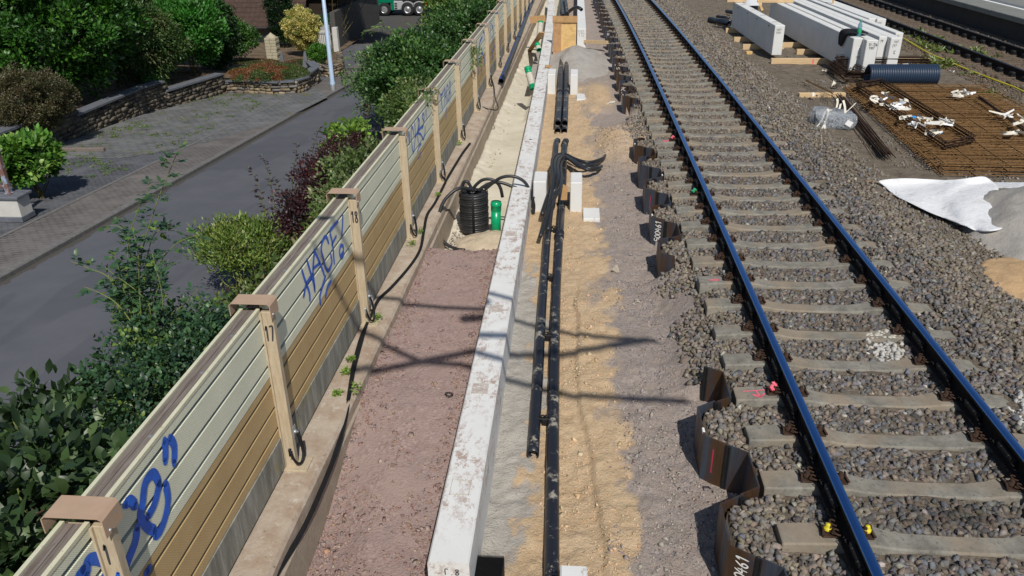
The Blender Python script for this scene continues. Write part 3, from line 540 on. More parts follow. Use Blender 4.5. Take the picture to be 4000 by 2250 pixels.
M['rust_sleeper'] = simple('rust_sleeper', (.12, .09, .065), .4, 7, .95, bump=.4)
make_track()

# ------------------------------------------------------------------ sheet piles
def make_piles():
    names = ['near row of sheet piles', 'middle row of sheet piles', 'far row of sheet piles']; where = ['beside the nearest sleepers', 'in the middle row', 'in the far row']
    txt = {(0, 'L', 4.3): '24-500461', (1, 'L', 10.675): '24-500461', (2, 'R', 17.855): '1745-1', (2, 'L', 19.725): '174', (2, 'L', 22.215): '5', (2, 'L', 28.44): '24-500'}
    for gi, (y0, a, b) in enumerate(GROUPS):
        L = []; k = math.floor((a-y0)/PER)-1
        while y0+k*PER < b+1:
            L.append(('L', y0+k*PER, -.1, .52)); L.append(('R', y0+k*PER+.62, -.1, .525)); k += 1
        L = [q for q in L if q[1]-.11 >= a-.12 and q[1]+.5 <= b+.2 and q[1] < 40]
        protos = {}
        for n, (sd, yb, u0, u1) in enumerate(L):
            dz = rng.uniform(-.012, .012); xo = float(xt(yb)); marked = [t for (g, s, yy), t in txt.items() if g == gi and s == sd and abs(yy-yb) < .2]
            lab = 'rusty sheet pile, %s from the camera in the %s row, web towards the %s' % (ORD[min(n, 19)], ('near', 'middle', 'far')[gi], 'trench' if sd == 'L' else 'rails')
            if gi == 2 and n > 9: lab = 'small distant rusty sheet pile at the far end of the far row'
            if marked: lab = 'rusty sheet pile with white painted %s, %s' % ({'24-500461': 'number 24-500461', '1745-1': 'digits 1745-1', '174': 'digits 174', '5': 'figure 5', '24-500': 'number 24-500'}[marked[0]], ['near the camera', 'in the middle row', 'in the far row'][gi])
            if sd not in protos:
                t = thing('sheet_pile', lab, 'sheet pile', (0, 0, 0), names[gi]); xm = (XL+XR)/2; X = XL if sd == 'L' else XR; mb = MB(); bot = -1.35
                line = [(xm, u0, bot), (X, 0, bot), (X, .42, bot), (xm, u1, bot)]
                if sd == 'R': line = [(xm, -.1, bot), (X, 0, bot), (X, .425, bot), (xm, .525, bot)]
                mb.plate(line, .013, (0, 0, -.2-bot)); mb.build('pile_sheet', M['sheet_pile'], t)
                kb = MB(); kb.tube([(xm+.004, u1-.012, bot), (xm+.004, u1-.012, -.205)], .02, 7, smooth=False); kb.obox((xm+.028, u1-.02, (bot-.21)/2), (.018, .01, 0), (-.004, .009, 0), (0, 0, (-.21-bot)/2)); kb.build('interlock', M['black_steel'], t); protos[sd] = list(t.children)
            else:
                t = thing('sheet_pile', lab, 'sheet pile', (0, 0, 0), names[gi])
                for ch in protos[sd]: c = ch.copy(); C.objects.link(c); c.parent = t
            t.location = (xo, yb, dz); t['label'] = lab
            for s in marked:
                o = MB(); xm = (XL+XR)/2; H = .085 if len(s) > 3 else .1
                # number reads upwards along the flange that faces the camera (from web corner to interlock)
                c0 = Vector((XL, 0, 0)) if sd == 'L' else Vector((xm, -.1, 0)); c1 = Vector((xm, -.1, 0)) if sd == 'L' else Vector((XR, 0, 0)); d = (c1-c0).normalized(); nn = Vector((d.y, -d.x, 0)); nn = nn if nn.y < 0 else -nn
                base = -.2-.03-len(s)*H*.62; cc = c0+d*((c1-c0).length*.5+H*.5)
                def P(u, v, cc=cc, d=d, nn=nn, base=base, sd=sd): q = cc-d*v+nn*(.0165 if sd == 'L' else .004)+Vector((0, 0, base+u)); return (q.x, q.y, q.z)
                write(o, s, H, .006, P, .62); o.build('painted_number', M['paint_white'], t)
            # spray dots on the top edge
            if (n*7+gi) % 3 == 0:
                o = MB(); X = XL if sd == 'L' else XR; o.cbox((X-.016, .05, -.23), (X+.004, .11, -.196), .003); o.build('paint_dot', M['paint_white'], t)
            if (gi, n) in ((0, 3), (0, 2), (1, 4), (1, 1)):
                o = MB(); xm = (XL+XR)/2; o.obox(((XL+xm)/2-.005, -.056, -.42), (.012, -.007, 0), (.002, .003, 0), (.0, .0, .12)); o.build('spray_streak', M['paint_red'], t)
make_piles()

# ------------------------------------------------------------------ trench between fence and beams
def fx(y): return .009*(y-5.0)                     # the fence runs a touch askew to the track
LEDGE_Z = -.45
def make_trench():
    ys = np.concatenate([np.arange(1.5, 12, .04), np.arange(12, 46, .25)])
    # ledge (footing under the fence) and its face
    mb = MB(); rows = []
    for y in np.arange(1.5, 46, .25):
        f = fx(y)*1.35; e = .012*(vn(y*3, 0, 2)-.5); rows.append([(-2.62+f, y, LEDGE_Z), (-2.2+f, y, LEDGE_Z+.004), (-2.085+f+e, y, LEDGE_Z), (-2.06+f+e, y, LEDGE_Z-.03), (-2.055+f+e, y, LEDGE_Z-.13), (-2.03+f, y, LEDGE_Z-.15), (-2.0+f, y, -1.15)])
    mb.grid(rows, False); o = mb.build('footing', [M['ledge_concrete'], M['wall_concrete']]); me = o.data
    me.polygons.foreach_set('material_index', [0 if i % 6 < 4 else 1 for i in range(len(me.polygons))]); tag(o, 'long concrete footing that carries the noise barrier and drops into the trench', 'footing')
    # red fill
    yy = np.arange(1.5, 10.95, .035); xx = np.arange(-2.12, -.86, .03); X, Y = np.meshgrid(xx, yy)
    Z = -.57-.20*sm(6.6, 4.6, Y)-.16*sm(-1.5, -2.05, X)*sm(7, 4.6, Y)+.04*(fbm(X*2, Y*2, 61)-.5)+.018*(fbm(X*11, Y*11, 62)-.5)
    e = 10.25+.16*(fbm(X*3, X*0, 63)-.5)+.12*(fbm(X*9, Y*9, 64)-.5)
    Z = Z-.5*sm(0, .55, Y-e); n = len(xx); i = np.arange(len(yy)-1)[:, None]*n+np.arange(n-1)[None]
    o = npmesh('red_gravel_bed', np.stack([X, Y, Z], -1).reshape(-1, 3), np.stack([i, i+1, i+1+n, i+n], -1).reshape(-1, 4), M['red_fill'], smooth=True); tag(o, kind='structure')
    m = 15000; y = 2.6+7.9*rng.random(m)**1.4; x = rng.uniform(-2.08, -.9, m); ed = np.maximum(sm(-1.25, -.92, x), sm(-1.7, -2.05, x)); ok = rng.random(m) < .25+.75*ed+.5*sm(6, 3.6, y); ok &= fbm(x*4, y*4, 66)+.35*ed+.25*sm(6, 4, y) > .55; x = x[ok]; y = y[ok]; n = len(x)
    z = -.57-.20*sm(6.6, 4.6, y)-.16*sm(-1.5, -2.05, x)*sm(7, 4.6, y)+.04*(fbm(x*2, y*2, 61)-.5)+.018*(fbm(x*11, y*11, 62)-.5); r = rng.uniform(.006, .024, n)*(1+.7*(rng.random(n) < .05)); z = z-.5*sm(0, .55, y-10.25)
    scatter('red_gravel', np.stack([x, y, z+r*.12], -1), r, pal([(.325, .215, .185), (.26, .175, .155), (.37, .265, .23), (.4, .31, .25), (.27, .225, .225), (.4, .25, .16)], [5, 4, 3, 1.2, 1.5, .5], n, .15), FLAT, tilt=.28)
    # pale blinding concrete on the trench floor, with a crumbly edge against the wall
    yy = np.arange(9.6, 46, .08); xx = np.arange(-2.05, -.8, .05); X, Y = np.meshgrid(xx, yy); F = 1.35*.009*(Y-5)
    d = X-(-1.96+F); Z = -1.0+.012*(fbm(X*2, Y*2, 81)-.5)+.13*np.exp(-(d/.15)**2)*(fbm(X*8, Y*7, 82)*1.2+.5*fbm(X*2, Y*1.3, 83))*sm(11, 13, Y)+.09*sm(-1.2, -1.1, X)*sm(19, 19.1, Y)
    n = len(xx); i = np.arange(len(yy)-1)[:, None]*n+np.arange(n-1)[None]; o = npmesh('trench_floor', np.stack([X, Y, Z], -1).reshape(-1, 3), np.stack([i, i+1, i+1+n, i+n], -1).reshape(-1, 4), M['blinding'], smooth=True); tag(o, kind='structure')
    m = 1500; y = rng.uniform(11, 40, m); x = -1.96+1.35*.009*(y-5)+np.abs(rng.normal(0, .1, m)); r = rng.uniform(.008, .026, m); scatter('trench_rubble', np.stack([x, y, -.985+.05*np.exp(-((x+1.9)/.2)**2)+r*.2], -1), r, pal([(.47, .41, .34), (.38, .32, .27), (.57, .52, .45)], [3, 2, 2], m, .15), TEMPL)
    for px, py in ((2140+0, 200), (1985, 395)):
        pass
make_trench()

M['pocket_fill'] = simple('pocket_fill', (.47, .40, .36), .25, 14, .9, bump=.3, spots=((.62, .6, .58), 22, .5, .62))
def make_beams():
    segs = [(3.985, 11.72), (11.74, 13.28), (13.3, 22.05), (22.28, 31.2), (31.23, 41)]
    labs = ['nearest white concrete edge beam, dusted with red gravel, F.8 written on its end', 'short white edge beam section beside the hose coil and the green pipe', 'white edge beam section next to the first pair of support blocks', 'white edge beam section running past the timber formwork', 'farthest white edge beam section at the top of the picture']
    for (a, b), lab in zip(segs, labs):
        t = thing('edge_beam', lab, 'concrete beam', (-.92, a, -.17), 'white edge beams along the trench'); mb = MB(); n = max(2, int((b-a)/.8)+1); Y = np.linspace(a, b, n); rows = []
        # upright of the beam, with chamfered top edges, then a foot below the fill
        sec = [(-.285, -.95), (-.285, -.012+0), (-.273, 0), (-.012, 0), (0, -.012), (0, -.62), (.03, -.62), (.03, -.95)]
        xr = lambda y: -.63+float(xt(y))*1.05+(-.01 if y > 22.1 else 0)
        V = [(xr(y)+p, y, -.17+q) for y in Y for p, q in sec]; k = len(sec)
        mb.add(V, [(i*k+j, i*k+(j+1) % k, (i+1)*k+(j+1) % k, (i+1)*k+j) for i in range(n-1) for j in range(k)]+[tuple(reversed(range(k))), tuple(range((n-1)*k, n*k))]); mb.build('beam_body', M['beam_concrete'], t)
        pk = [] 
        if a < 5: pk = [(4.75, 0), (6.12, 1), (7.72, 1), (9.9, 1)]
        elif a > 13: pk = []
        for yc, dirty in pk:
            o = MB(); z = -.1685; x0 = xr(yc)
            for p0, p1, q0, q1 in ((-.235, -.085, -.085, -.078), (-.235, -.085, .078, .085), (-.235, -.230, -.085, .085), (-.09, -.085, -.085, .085)): o.box((x0+p0, yc+q0, z-.004), (x0+p1, yc+q1, z+.001))
            o.build('pocket_outline', M['cement_smear'], t)
            if dirty: o = MB(); o.box((x0-.229, yc-.077, z-.004), (x0-.092, yc+.077, z+.0005)); o.build('filled_pocket', M['pocket_fill'], t)
        if a > 12:
            for yc in np.arange(a+1.3, b-.5, 2.15 if a < 20 else 1.5):
                o = MB(); x0 = xr(yc)-.14
                if a < 20: o.lathe((x0, yc, -.171), [(.03, .003), (.0, .0025)], 12)
                else: o.box((x0-.09, yc-.018, -.172), (x0+.09, yc+.018, -.1675))
                o.build('anchor_slot', M['slab_grey'] if a > 20 else M['ink'], t)
        if a < 5:
            P = lambda u, v: (-.80+u, a-.003, -.28+v); o = MB(); write(o, 'F.8', .05, .004, P); o.build('painted_number', M['ink'], t)
            o = MB(); o.box((-.86, a-.004, -.42), (-.745, a-.001, -.315)); o.build('product_label', M['label_white'], t)
            o2 = MB(); Q = lambda u, v: (-.85+u, a-.0055, -.332+v); write(o2, 'CE', .012, .0011, Q)
            for k in range(6): o2.box((-.80, a-.0055, -.35-k*.011), (-.80+.025+.02*((k*7) % 3)/2, a-.0045, -.347-k*.011))
            o2.box((-.845, a-.0055, -.375), (-.82, a-.0045, -.352)); o2.box((-.765, a-.0055, -.33), (-.752, a-.0045, -.32)); o2.build('label_print', M['ink'], t)
    # support blocks that carry the ducts
    def block(px, py, w, d, zt, lab, tilt=0):
        c = at(px, py, zt); t = thing('support_block', lab, 'concrete block', (c.x, c.y, zt), 'pale concrete support blocks'); b = MB(); b.cbox((c.x, c.y+min(d, 0), -1.0), (c.x+w, c.y+max(d, 0), zt), .012); b.build('block_body', M['white_concrete'], t); return t
    block(2083, 709, .205, .53, -.12, 'pale support block between the white edge beam and the draped hoses')
    block(2228, 713, .185, .53, -.12, 'pale support block right of the orange wooden wedge')
    block(2139, 290, .2, .75, -.12, 'pale support block left of the twin ducts, behind the open duct ends')
    block(2228, 292, .19, .75, -.12, 'pale support block right of the twin ducts, in front of the small slab')
    block(2228, 155, .17, .5, -.12, 'pale support block half buried in the grey sand by the plywood')
    block(2188, 2203, .19, -.5, -.33, 'white block cut off by the bottom edge of the photo beside the long duct')
    c = at(2240, 110, .12); t = thing('edge_beam', 'single white beam standing right of the plywood formwork', 'concrete beam', (c.x, 24, 0)); b = MB(); p0 = at(2255, 112, .05); b.cbox((p0.x, p0.y, -.9), (p0.x+.29, p0.y+16, .05), .012); b.build('beam_body', M['white_concrete'], t)
    P = lambda u, v: (p0.x+.04+u, p0.y-.003, -.2+v); o = MB(); write(o, '172', .1, .006, P); P2 = lambda u, v: (p0.x+.02+u, p0.y-.003, -.08+v); write(o, '1107', .07, .005, P2); o.build('written_number', M['pencil'], t)
    for pa, pb, lab in (((2252, 366), (2302, 389), 'thin pale slab lying on the gravel beside the farther block'), ((2277, 812), (2344, 856), 'thin pale slab sunk in sand beside the nearer block')):
        a = at(*pa, -.58); b2 = at(*pb, -.58); o = MB(); o.cbox((a.x, b2.y, -.68), (b2.x, a.y, -.575), .01); tag(o.build('concrete_slab', M['white_concrete']), lab, 'slab', 'thin pale slabs')
make_beams()

# ------------------------------------------------------------------ ducts, hoses, green pipes
def make_pipes():
    G = yard_h
    def gp(px, py, r, dz=0):
        p = at(px, py, -.6)
        for _ in range(3): p = at(px, py, float(G(p.x, p.y))+2*r*.6+dz)
        return Vector((p.x, p.y, float(G(p.x, p.y))+r*.8+dz))
    # right-hand long duct: bottom edge of the picture to the open end at y 325
    def duct(name, lab, pix, r, cat='pipe', group='twin black cable ducts', collars=(), dz=0.0):
        path = smooth_path([gp(px, py, r, dz) for px, py in pix], 6); t = thing(name, lab, cat, tuple(path[0]), group); b = MB(); b.pipe(path, r, .006, 16); b.build('duct_pipe', M['duct_black'], t)
        for ci in collars:
            k = int(ci*(len(path)-2)); d = (path[k+1]-path[k]).normalized(); b = MB(); b.lathe(path[k]-d*.09, [(r+.001, 0), (r+.009, .005), (r+.009, .17), (r+.012, .175), (r+.012, .19), (r+.001, .195)], 18, d); b.build('collar', M['duct_black'], t)
        return path
    duct('cable_duct', 'long black duct on the sand, right one of the pair, reaching the bottom edge', [(2155, 2300), (2158, 1900), (2163, 1500), (2168, 1290), (2174, 1100), (2188, 880), (2200, 700), (2206, 560), (2212, 545)], .058, collars=(.62, .9))
    duct('cable_duct', 'long black duct left of the pair, its near end buried in grey screed', [(2082, 1770), (2092, 1600), (2103, 1440), (2111, 1290), (2123, 1110), (2141, 880), (2160, 720), (2172, 560), (2180, 545)], .055, collars=(.72,))
    # a second layer, stacked open ends
    duct('cable_duct', 'upper black duct of the stacked pair, left open end facing the camera', [(2180, 478), (2184, 420), (2189, 330), (2192, 260), (2193, 222)], .066, collars=(.45,), dz=.11)
    duct('cable_duct', 'upper black duct of the stacked pair, right open end facing the camera', [(2206, 478), (2209, 420), (2212, 330), (2213, 260), (2213, 218)], .066, collars=(.45,), dz=.11)
    duct('cable_duct', 'lower black duct end below the stacked pair, left', [(2178, 508), (2181, 480), (2186, 400)], .064, dz=.0)
    duct('cable_duct', 'lower black duct end below the stacked pair, right', [(2204, 508), (2207, 480), (2210, 400)], .064, dz=.0)
    duct('cable_duct', 'black duct behind the plywood, left of two at the top of the photo', [(2200, 60), (2197, 30), (2192, -12)], .075, dz=.1, group='black ducts behind the formwork')
    duct('cable_duct', 'black duct behind the plywood, right of two at the top of the photo', [(2216, 58), (2213, 28), (2207, -12)], .075, dz=.1, group='black ducts behind the formwork')
    a = aty(2203, 62, 27.5); p = [aty(2206, 60, 27.6), aty(2222, 46, 27.5), aty(2238, 34, 27.3), aty(2252, 29, 27.1), aty(2264, 32, 26.9), aty(2272, 38, 26.8)]
    b = MB(); b.pipe(smooth_path(p, 6), .055, .006, 14); tag(b.build('bent_duct', M['duct_black']), 'bent black duct rising over the formwork, open end towards the rails', 'pipe')
    # spacers between the twin ducts
    for px, py, lab in ((2140, 1310, 'nearest black duct spacer but one, below the shadow'), (2128, 1636, 'black duct spacer nearest the camera'), (2168, 892, 'black duct spacer below the orange wooden wedge'), (2152, 1080, 'black duct spacer beside the duct collars')):
        c = gp(px, py, .055); b = MB()
        for s in (-1, 1):
            b.tube([c+Vector((s*.02+.062*s*math.cos(q)*.55, .0, .062*math.sin(q))) for q in np.linspace(-.5, 2.2, 8)], .009, 6)
        b.cbox((c.x-.09, c.y-.02, c.z+.02), (c.x+.09, c.y+.02, c.z+.035), .004); b.cbox((c.x-.03, c.y-.022, c.z-.05), (c.x+.03, c.y+.022, c.z+.03), .006); tag(b.build('duct_spacer', M['black_steel']), lab, 'spacer', 'black spacers between the twin ducts')
    # hoses draped over the ducts
    hs = [[(2110, 925), (2128, 870), (2146, 800), (2158, 735), (2160, 690), (2156, 650), (2160, 618), (2178, 604), (2210, 603), (2250, 622), (2300, 634), (2352, 620), (2365, 606)],
          [(2118, 840), (2134, 780), (2160, 715), (2170, 680), (2167, 645), (2175, 618), (2195, 608), (2225, 618), (2270, 642), (2310, 645), (2345, 632)],
          [(2128, 815), (2145, 770), (2172, 735), (2181, 690), (2178, 650), (2186, 622), (2205, 612), (2240, 630), (2290, 655), (2335, 656), (2350, 650)],
          [(2140, 900), (2152, 820), (2168, 770), (2188, 735), (2193, 690), (2190, 650), (2197, 628), (2215, 618), (2255, 645), (2300, 664), (2330, 663)]]
    for k, h in enumerate(hs):
        pts = []
        for i, (px, py) in enumerate(h):
            u = i/(len(h)-1); z = -.46+.30*math.sin(math.pi*min(1, u/.62))**1.2 if u < .62 else -.46-.10*(u-.62)/.38+.07*math.sin((u-.62)*8); pts.append(at(px, py, z+.012*k))
        b = MB(); b.tube(smooth_path(pts, 5), .029, 10); tag(b.build('conduit_hose', M['hose_black']), 'black corrugated hose draped over the twin ducts, %s of four' % ['outermost left', 'second from the left', 'third from the left', 'innermost right'][k], 'hose', 'black hoses draped over the ducts')
    # the upright coil
    cb = at(1855, 905, -.98); c = Vector((cb.x, 11.95, 0)); c.x = aty(1852, 830, 11.95).x; t = thing('hose_coil', 'upright coil of black conduit hose strapped together in the trench', 'hose coil', (c.x, c.y, -.98)); b = MB(); N = 17; zb, zt = -.93, -.30; path = []
    for i in range(N*18+1):
        u = i/18; a = 2*math.pi*u; rr = .208+.006*math.sin(u*2.1); path.append((c.x+rr*math.cos(a), c.y+rr*math.sin(a), zb+(zt-zb)*u/N))
    b.tube(path, .026, 8); b.build('coil_turns', M['hose_black'], t)
    b = MB(); path = []
    for i in range(N*14): u = i/14; a = 2*math.pi*u; path.append((c.x+.165*math.cos(a), c.y+.165*math.sin(a), zb+(zt-zb)*u/N))
    b.tube(path, .026, 7); b.build('inner_turns', M['hose_black'], t)
    for ang in (-1.5, .5, 2.6):
        b = MB(); ca, sa = math.cos(ang), math.sin(ang); b.ribbon([(c.x+.12*ca, c.y+.12*sa, zt+.03), (c.x+.2*ca, c.y+.2*sa, zt+.045), (c.x+.240*ca, c.y+.240*sa, zt), (c.x+.240*ca, c.y+.240*sa, zb), (c.x+.12*ca, c.y+.12*sa, zb-.02)], .02, (-sa, ca, 0)); b.build('strap', M['strap_white'] if ang == .5 else M['black_steel'], t)
    D = 11.9
    loops = [[(1850, 748), (1838, 728), (1826, 710), (1812, 712), (1806, 735), (1812, 750)], [(1845, 742), (1862, 720), (1885, 703), (1915, 700), (1940, 712), (1955, 735), (1963, 770)],
             [(1868, 745), (1890, 728), (1925, 713), (1960, 714), (2000, 728), (2045, 746), (2068, 768), (2088, 775)], [(1895, 740), (1925, 715), (1955, 695), (1990, 688), (2025, 695), (2055, 718), (2074, 760), (2085, 800), (2083, 835)],
             [(1850, 742), (1820, 735), (1795, 735), (1765, 752), (1735, 785), (1717, 830), (1712, 880), (1720, 925), (1745, 955), (1780, 972), (1815, 977)]]
    for i, lp in enumerate(loops):
        pts = [aty(px, py, D+(0 if i != 4 else -.75*k/(len(lp)-1))-.02*i) for k, (px, py) in enumerate(lp)]; b = MB(); b.tube(smooth_path(pts, 6), .026, 10); b.build('loose_end', M['hose_black'], t)
    for px, py, qx, qy in ((1850, 930, 1845, 985), (1872, 928, 1864, 985)):
        b = MB(); b.tube([aty(px, py, 11.72), aty((px+qx)/2, (py+qy)/2, 11.5), aty(qx, qy, 11.2)], .026, 10); b.build('loose_end', M['hose_black'], t)
        q = aty(qx, qy-12, 11.25); b = MB(); b.lathe(q, [(.0275, -.03), (.0275, .03)], 10, (0, -1, .1)); b.build('tape_label', M['label_white'], t)
    # green drain pipes
    def green(lab, base, top, r, smear, Yb, Yt):
        a, b0 = aty(*base, Yb), aty(*top, Yt); t = thing('drain_pipe', lab, 'drain pipe', tuple(a), 'green plastic drain pipes'); d = (b0-a).normalized(); b = MB(); L = (b0-a).length
        b.pipe([a, a+d*(L-.14)], r, .006, 20); b.build('pipe_body', M['green_pvc'], t); b = MB(); b.lathe(a+d*(L-.15), [(r, 0), (r+.004, .015), (r+.004, .085), (r+.010, .092), (r+.010, .118), (r+.004, .125), (r+.004, .15), (r-.004, .152)], 22, d); b.build('socket', M['green_pvc'], t)
        b = MB(); b.lathe(a+d*(L-.012), [(r-.003, 0), (r-.02, .006), (0, .008)], 18, d); b.build('end_plug', M['green_pvc'], t)
        if smear: b = MB(); b.lathe(a+d*smear[0], [(r+.001, 0), (r+.006, .02), (r+.004, smear[1]*.6), (r+.006, smear[1]*.9), (r+.001, smear[1])], 16, d); b.build('cement_collar', M['cement_smear'], t)
    green('upright green drain pipe standing right of the hose coil', (1937, 925), (1938, 788), .078, None, 11.75, 11.75)
    green('tilted green drain pipe with cement smears, alone on the pale trench floor', (2082, 348), (2060, 262), .078, (.12, .3), 19.9, 20.2)
    green('short green pipe end against the beam, beside the leaning plank', (2106, 196), (2098, 172), .08, (.02, .12), 24.6, 24.8)
    green('green pipe end with a long cement-grey shaft, left of the plywood', (2106, 150), (2112, 84), .085, (.02, .55), 27.6, 27.9)
    # big black pipe lying along the footing
    pts = []
    for px, py, z in ((1957, 318, -.36), (1992, 232, -.37), (2030, 135, -.38), (2052, 75, -.38), (2066, 40, -.38), (2085, -6, -.38), (2100, -40, -.38)): pts.append(at(px, py, z))
    path = smooth_path(pts, 5); t = thing('water_pipe', 'thick black pipe with blue sheen lying along the top edge of the trench wall', 'pipe', tuple(path[0])); b = MB(); b.pipe(path, .075, .01, 18); b.build('pipe_body', M['duct_black_clean'], t)
    for k in (9, 18): d = (path[k+1]-path[k]).normalized(); b = MB(); b.lathe(path[k], [(.076, 0), (.084, .01), (.084, .16), (.076, .17)], 18, d); b.build('weld_sleeve', M['hose_black'], t)
    b = MB(); b.tube([p+Vector((-.02, 0, .075)) for p in path], .006, 5); b.build('blue_stripe', M['paint_blue'], t)
    # cable along the footing
    pix = [(1050, 2300, -.55), (1090, 2220, -.55), (1180, 2070, -.56), (1262, 1890, -.55), (1318, 1740, -.52), (1352, 1600, -.47), (1376, 1450, -.43), (1408, 1330, -.43), (1428, 1275, -.43), (1450, 1230, -.43), (1478, 1170, -.43), (1530, 1120, -.43), (1600, 1040, -.44), (1640, 975, -.44), (1655, 900, -.43), (1668, 838, -.43), (1700, 790, -.44), (1745, 700, -.43), (1762, 670, -.43), (1805, 600, -.43), (1835, 560, -.43)]
    for k, off in enumerate((0, 5, -4)):
        pts = [at(px+off*(.6 if py < 1300 else 1.4), py, z) for px, py, z in pix[(0 if k < 2 else 6):]]; b = MB(); b.tube(smooth_path(pts, 4), (.016, .013, .009)[k], 7); tag(b.build('cable', M['cable_black']), ['thickest black cable trailing along the footing edge below the barrier posts', 'thinner black cable twisted beside the thickest one on the footing', 'thinnest black cable on the footing, starting by the post painted 17'][k], 'cable', 'black cables along the footing')
    b = MB(); b.tube(smooth_path([at(1885, 417, -.45), at(1905, 425, -.42), at(1935, 430, -.35), at(1946, 422, -.3), at(1940, 400, -.28), at(1934, 380, -.3), at(1930, 340, -.36), at(1922, 310, -.4)], 6), .011, 6); tag(b.build('cable', M['cable_black']), 'loop of black cable hanging over the trench wall near the thick pipe', 'cable')
make_pipes_done = False
M['duct_black_clean'] = simple('duct_black_clean', (.013, .018, .03), .25, 6, .3, 0, .5)
make_pipes()

# ------------------------------------------------------------------ planks, formwork, sand heaps, small site things
def make_site():
    def board(a, b, w, th, lab, mat='plank_wood', up=(0, 0, 1), name='wooden_plank', group='loose planks in the trench'):
        a, b = Vector(a), Vector(b); d = (b-a); L = d.length/2; d.normalize(); up = Vector(up); s = d.cross(up).normalized(); n = s.cross(d); o = MB(); o.obox((a+b)/2, d*L, s*w/2, n*th/2); return tag(o.build(name, M[mat]), lab, 'plank', group)
    board(aty(2071, 78, 28.6), aty(2131, 72, 28.6), .03, .22, 'orange plank set on edge across the far trench, above the green pipe end')
    board(at(2068, 200, -.95), aty(2118, 126, 24.6), .16, .03, 'plank leaning from the trench floor against the white beam')
    a = at(2130, 259, -.13); board(a, a+Vector((.17, .02, 0)), .16, .04, 'small brown board stuck on the joint between two edge beams')
    a = aty(2198, 765, 11.9); b2 = aty(2212, 735, 11.95); o = MB(); o.prism([a+Vector((-.03, 0, -.07)), a+Vector((.07, 0, -.07)), a+Vector((.075, 0, .12)), a+Vector((.0, 0, .16))], (0, .1, 0)); tag(o.build('wooden_wedge', M['plank_wood']), 'orange-brown wooden wedge jammed between the right duct and the support block', 'wedge')
    # plywood formwork
    t = thing('formwork', 'plywood formwork box with knot-holed board between the two white beams', 'formwork', (-.2, 26, -.5)); o = MB(); y = 25.7; p0 = aty(2160, 165, y); p1 = aty(2252, 68, y); o.box((p0.x, y, -.95), (p1.x, y+.03, p1.z)); o.build('panel', M['form_ply'], t)
    o = MB(); pa = aty(2160, 88, y-.03); pb = aty(2252, 65, y-.03); o.box((p0.x-.02, y-.045, pa.z), (p1.x+.02, y-.002, pb.z+.02)); o.build('top_batten', M['plank_wood'], t)
    o = MB(); pc = aty(2193, 88, y-.03); o.box((p0.x, y-.022, -.9), (pc.x, y-.001, pa.z-.004)); o.build('knotty_board', M['brown_ply'], t)
    for px, py in ((2166, 94), (2174, 113), (2168, 138)): q = aty(px, py, y-.024); o = MB(); o.lathe((q.x, y-.026, q.z), [(.05, 0), (.0, -.002)], 10, (0, 1, 0)); o.build('knot', M['plank_wood'], t)
    # heaps
    def heap(name, lab, cen, rx, ry, hh, mat, seed, base=-.62, sharp=1.0):
        n = 60; o = MB(); rows = []
        for i in range(n):
            row = []
            for j in range(n):
                u, v = i/(n-1)*2-1, j/(n-1)*2-1; x, y = cen[0]+u*rx*1.15, cen[1]+v*ry*1.15; r = math.hypot(u*1.15, v*1.15)+.22*(float(fbm(u*2+9, v*2+5, seed))-.5); z = hh*max(0, 1-r)**sharp*1.15
                z = min(z, hh*.92+.05*float(fbm(u*4, v*4, seed+3))); z += .22*hh*(float(fbm(u*7, v*7, seed+7))-.5)*min(1, max(0, 1.15-r)*4); row.append((x, y, base-(.04 if r > 1 else 0)+z))
            rows.append(row)
        o.grid(rows); return tag(o.build(name, M[mat]), lab, 'sand heap')
    c = at(2235, 235, -.45); heap('sand_heap', 'grey sand heap in front of the plywood formwork', (c.x+.12, c.y+.6), 1.15, 2.9, .46, 'grey_sand', 3, sharp=1.25)
    c = at(3960, 830, -.1); heap('sand_heap', 'large grey sand heap on the white fleece at the right edge of the photo', (c.x+1.02, c.y-.35), 1.72, 2.0, .62, 'grey_sand', 11, base=-.33, sharp=.9)
    c = at(3985, 1100, -.3); heap('sand_heap', 'low patch of orange sand on the ballast at the right edge of the photo', (c.x+.3, c.y), .75, .75, .14, 'orange_sand', 17, base=-.305)
    c = at(1955, 940, -.8); heap('sand_heap', 'small crumbly sand heap at the foot of the green pipe and hose coil', (c.x-.12, c.y+.3), .62, .5, .17, 'orange_sand_pale', 23, base=-.96)
    # rock and litter
    o = MB(); tv, tf = TEMPL[3]; c = at(2402, 1062, -.6); o.add([tuple(Vector((q[0]*.062, q[1]*.062, q[2]*.085))+Vector((c.x, c.y, float(yard_h(c.x, c.y))+.045))) for q in tv], [tuple(f) for f in tf]); tag(o.build('rock', M['rock_pale']), 'pale fist-sized rock alone on the sand beside the sheet piles', 'rock')
    o = MB(); c = at(1755, 1548, -.58)
    for k in range(7): o.tube([(c.x+.03*math.cos(a)*(1+.1*k % .3)+rng.uniform(-.012, .012), c.y+.03*math.sin(a)*(1+.2*(k % 3)), -.6+.02+.03*abs(math.sin(a+k))) for a in np.linspace(0, 6.0, 12)], .0018, 4)
    tag(o.build('wire_tangle', M['black_steel']), 'small tangle of dark wire on the red gravel', 'wire')
    a, b2 = at(1602, 1630, -.57), at(1620, 1636, -.57); o = MB(); o.cbox((a.x, a.y-.02, -.61), (b2.x, a.y+.02, -.585), .004); tag(o.build('wood_chip', M['weathered_wood']), 'tiny dark wood chip on the red gravel', 'chip')
    # black ribbed mat beside the near beam
    a = at(1862, 2165, -.5); o = MB(); x0, y1, zt = a.x, a.y, -.5; b2 = at(1970, 2170, -.5); n = 26; w = (b2.x-x0)/n
    for k in range(n): o.cbox((x0+k*w, y1-.7, -.72), (x0+(k+.62)*w, y1, zt), .003)
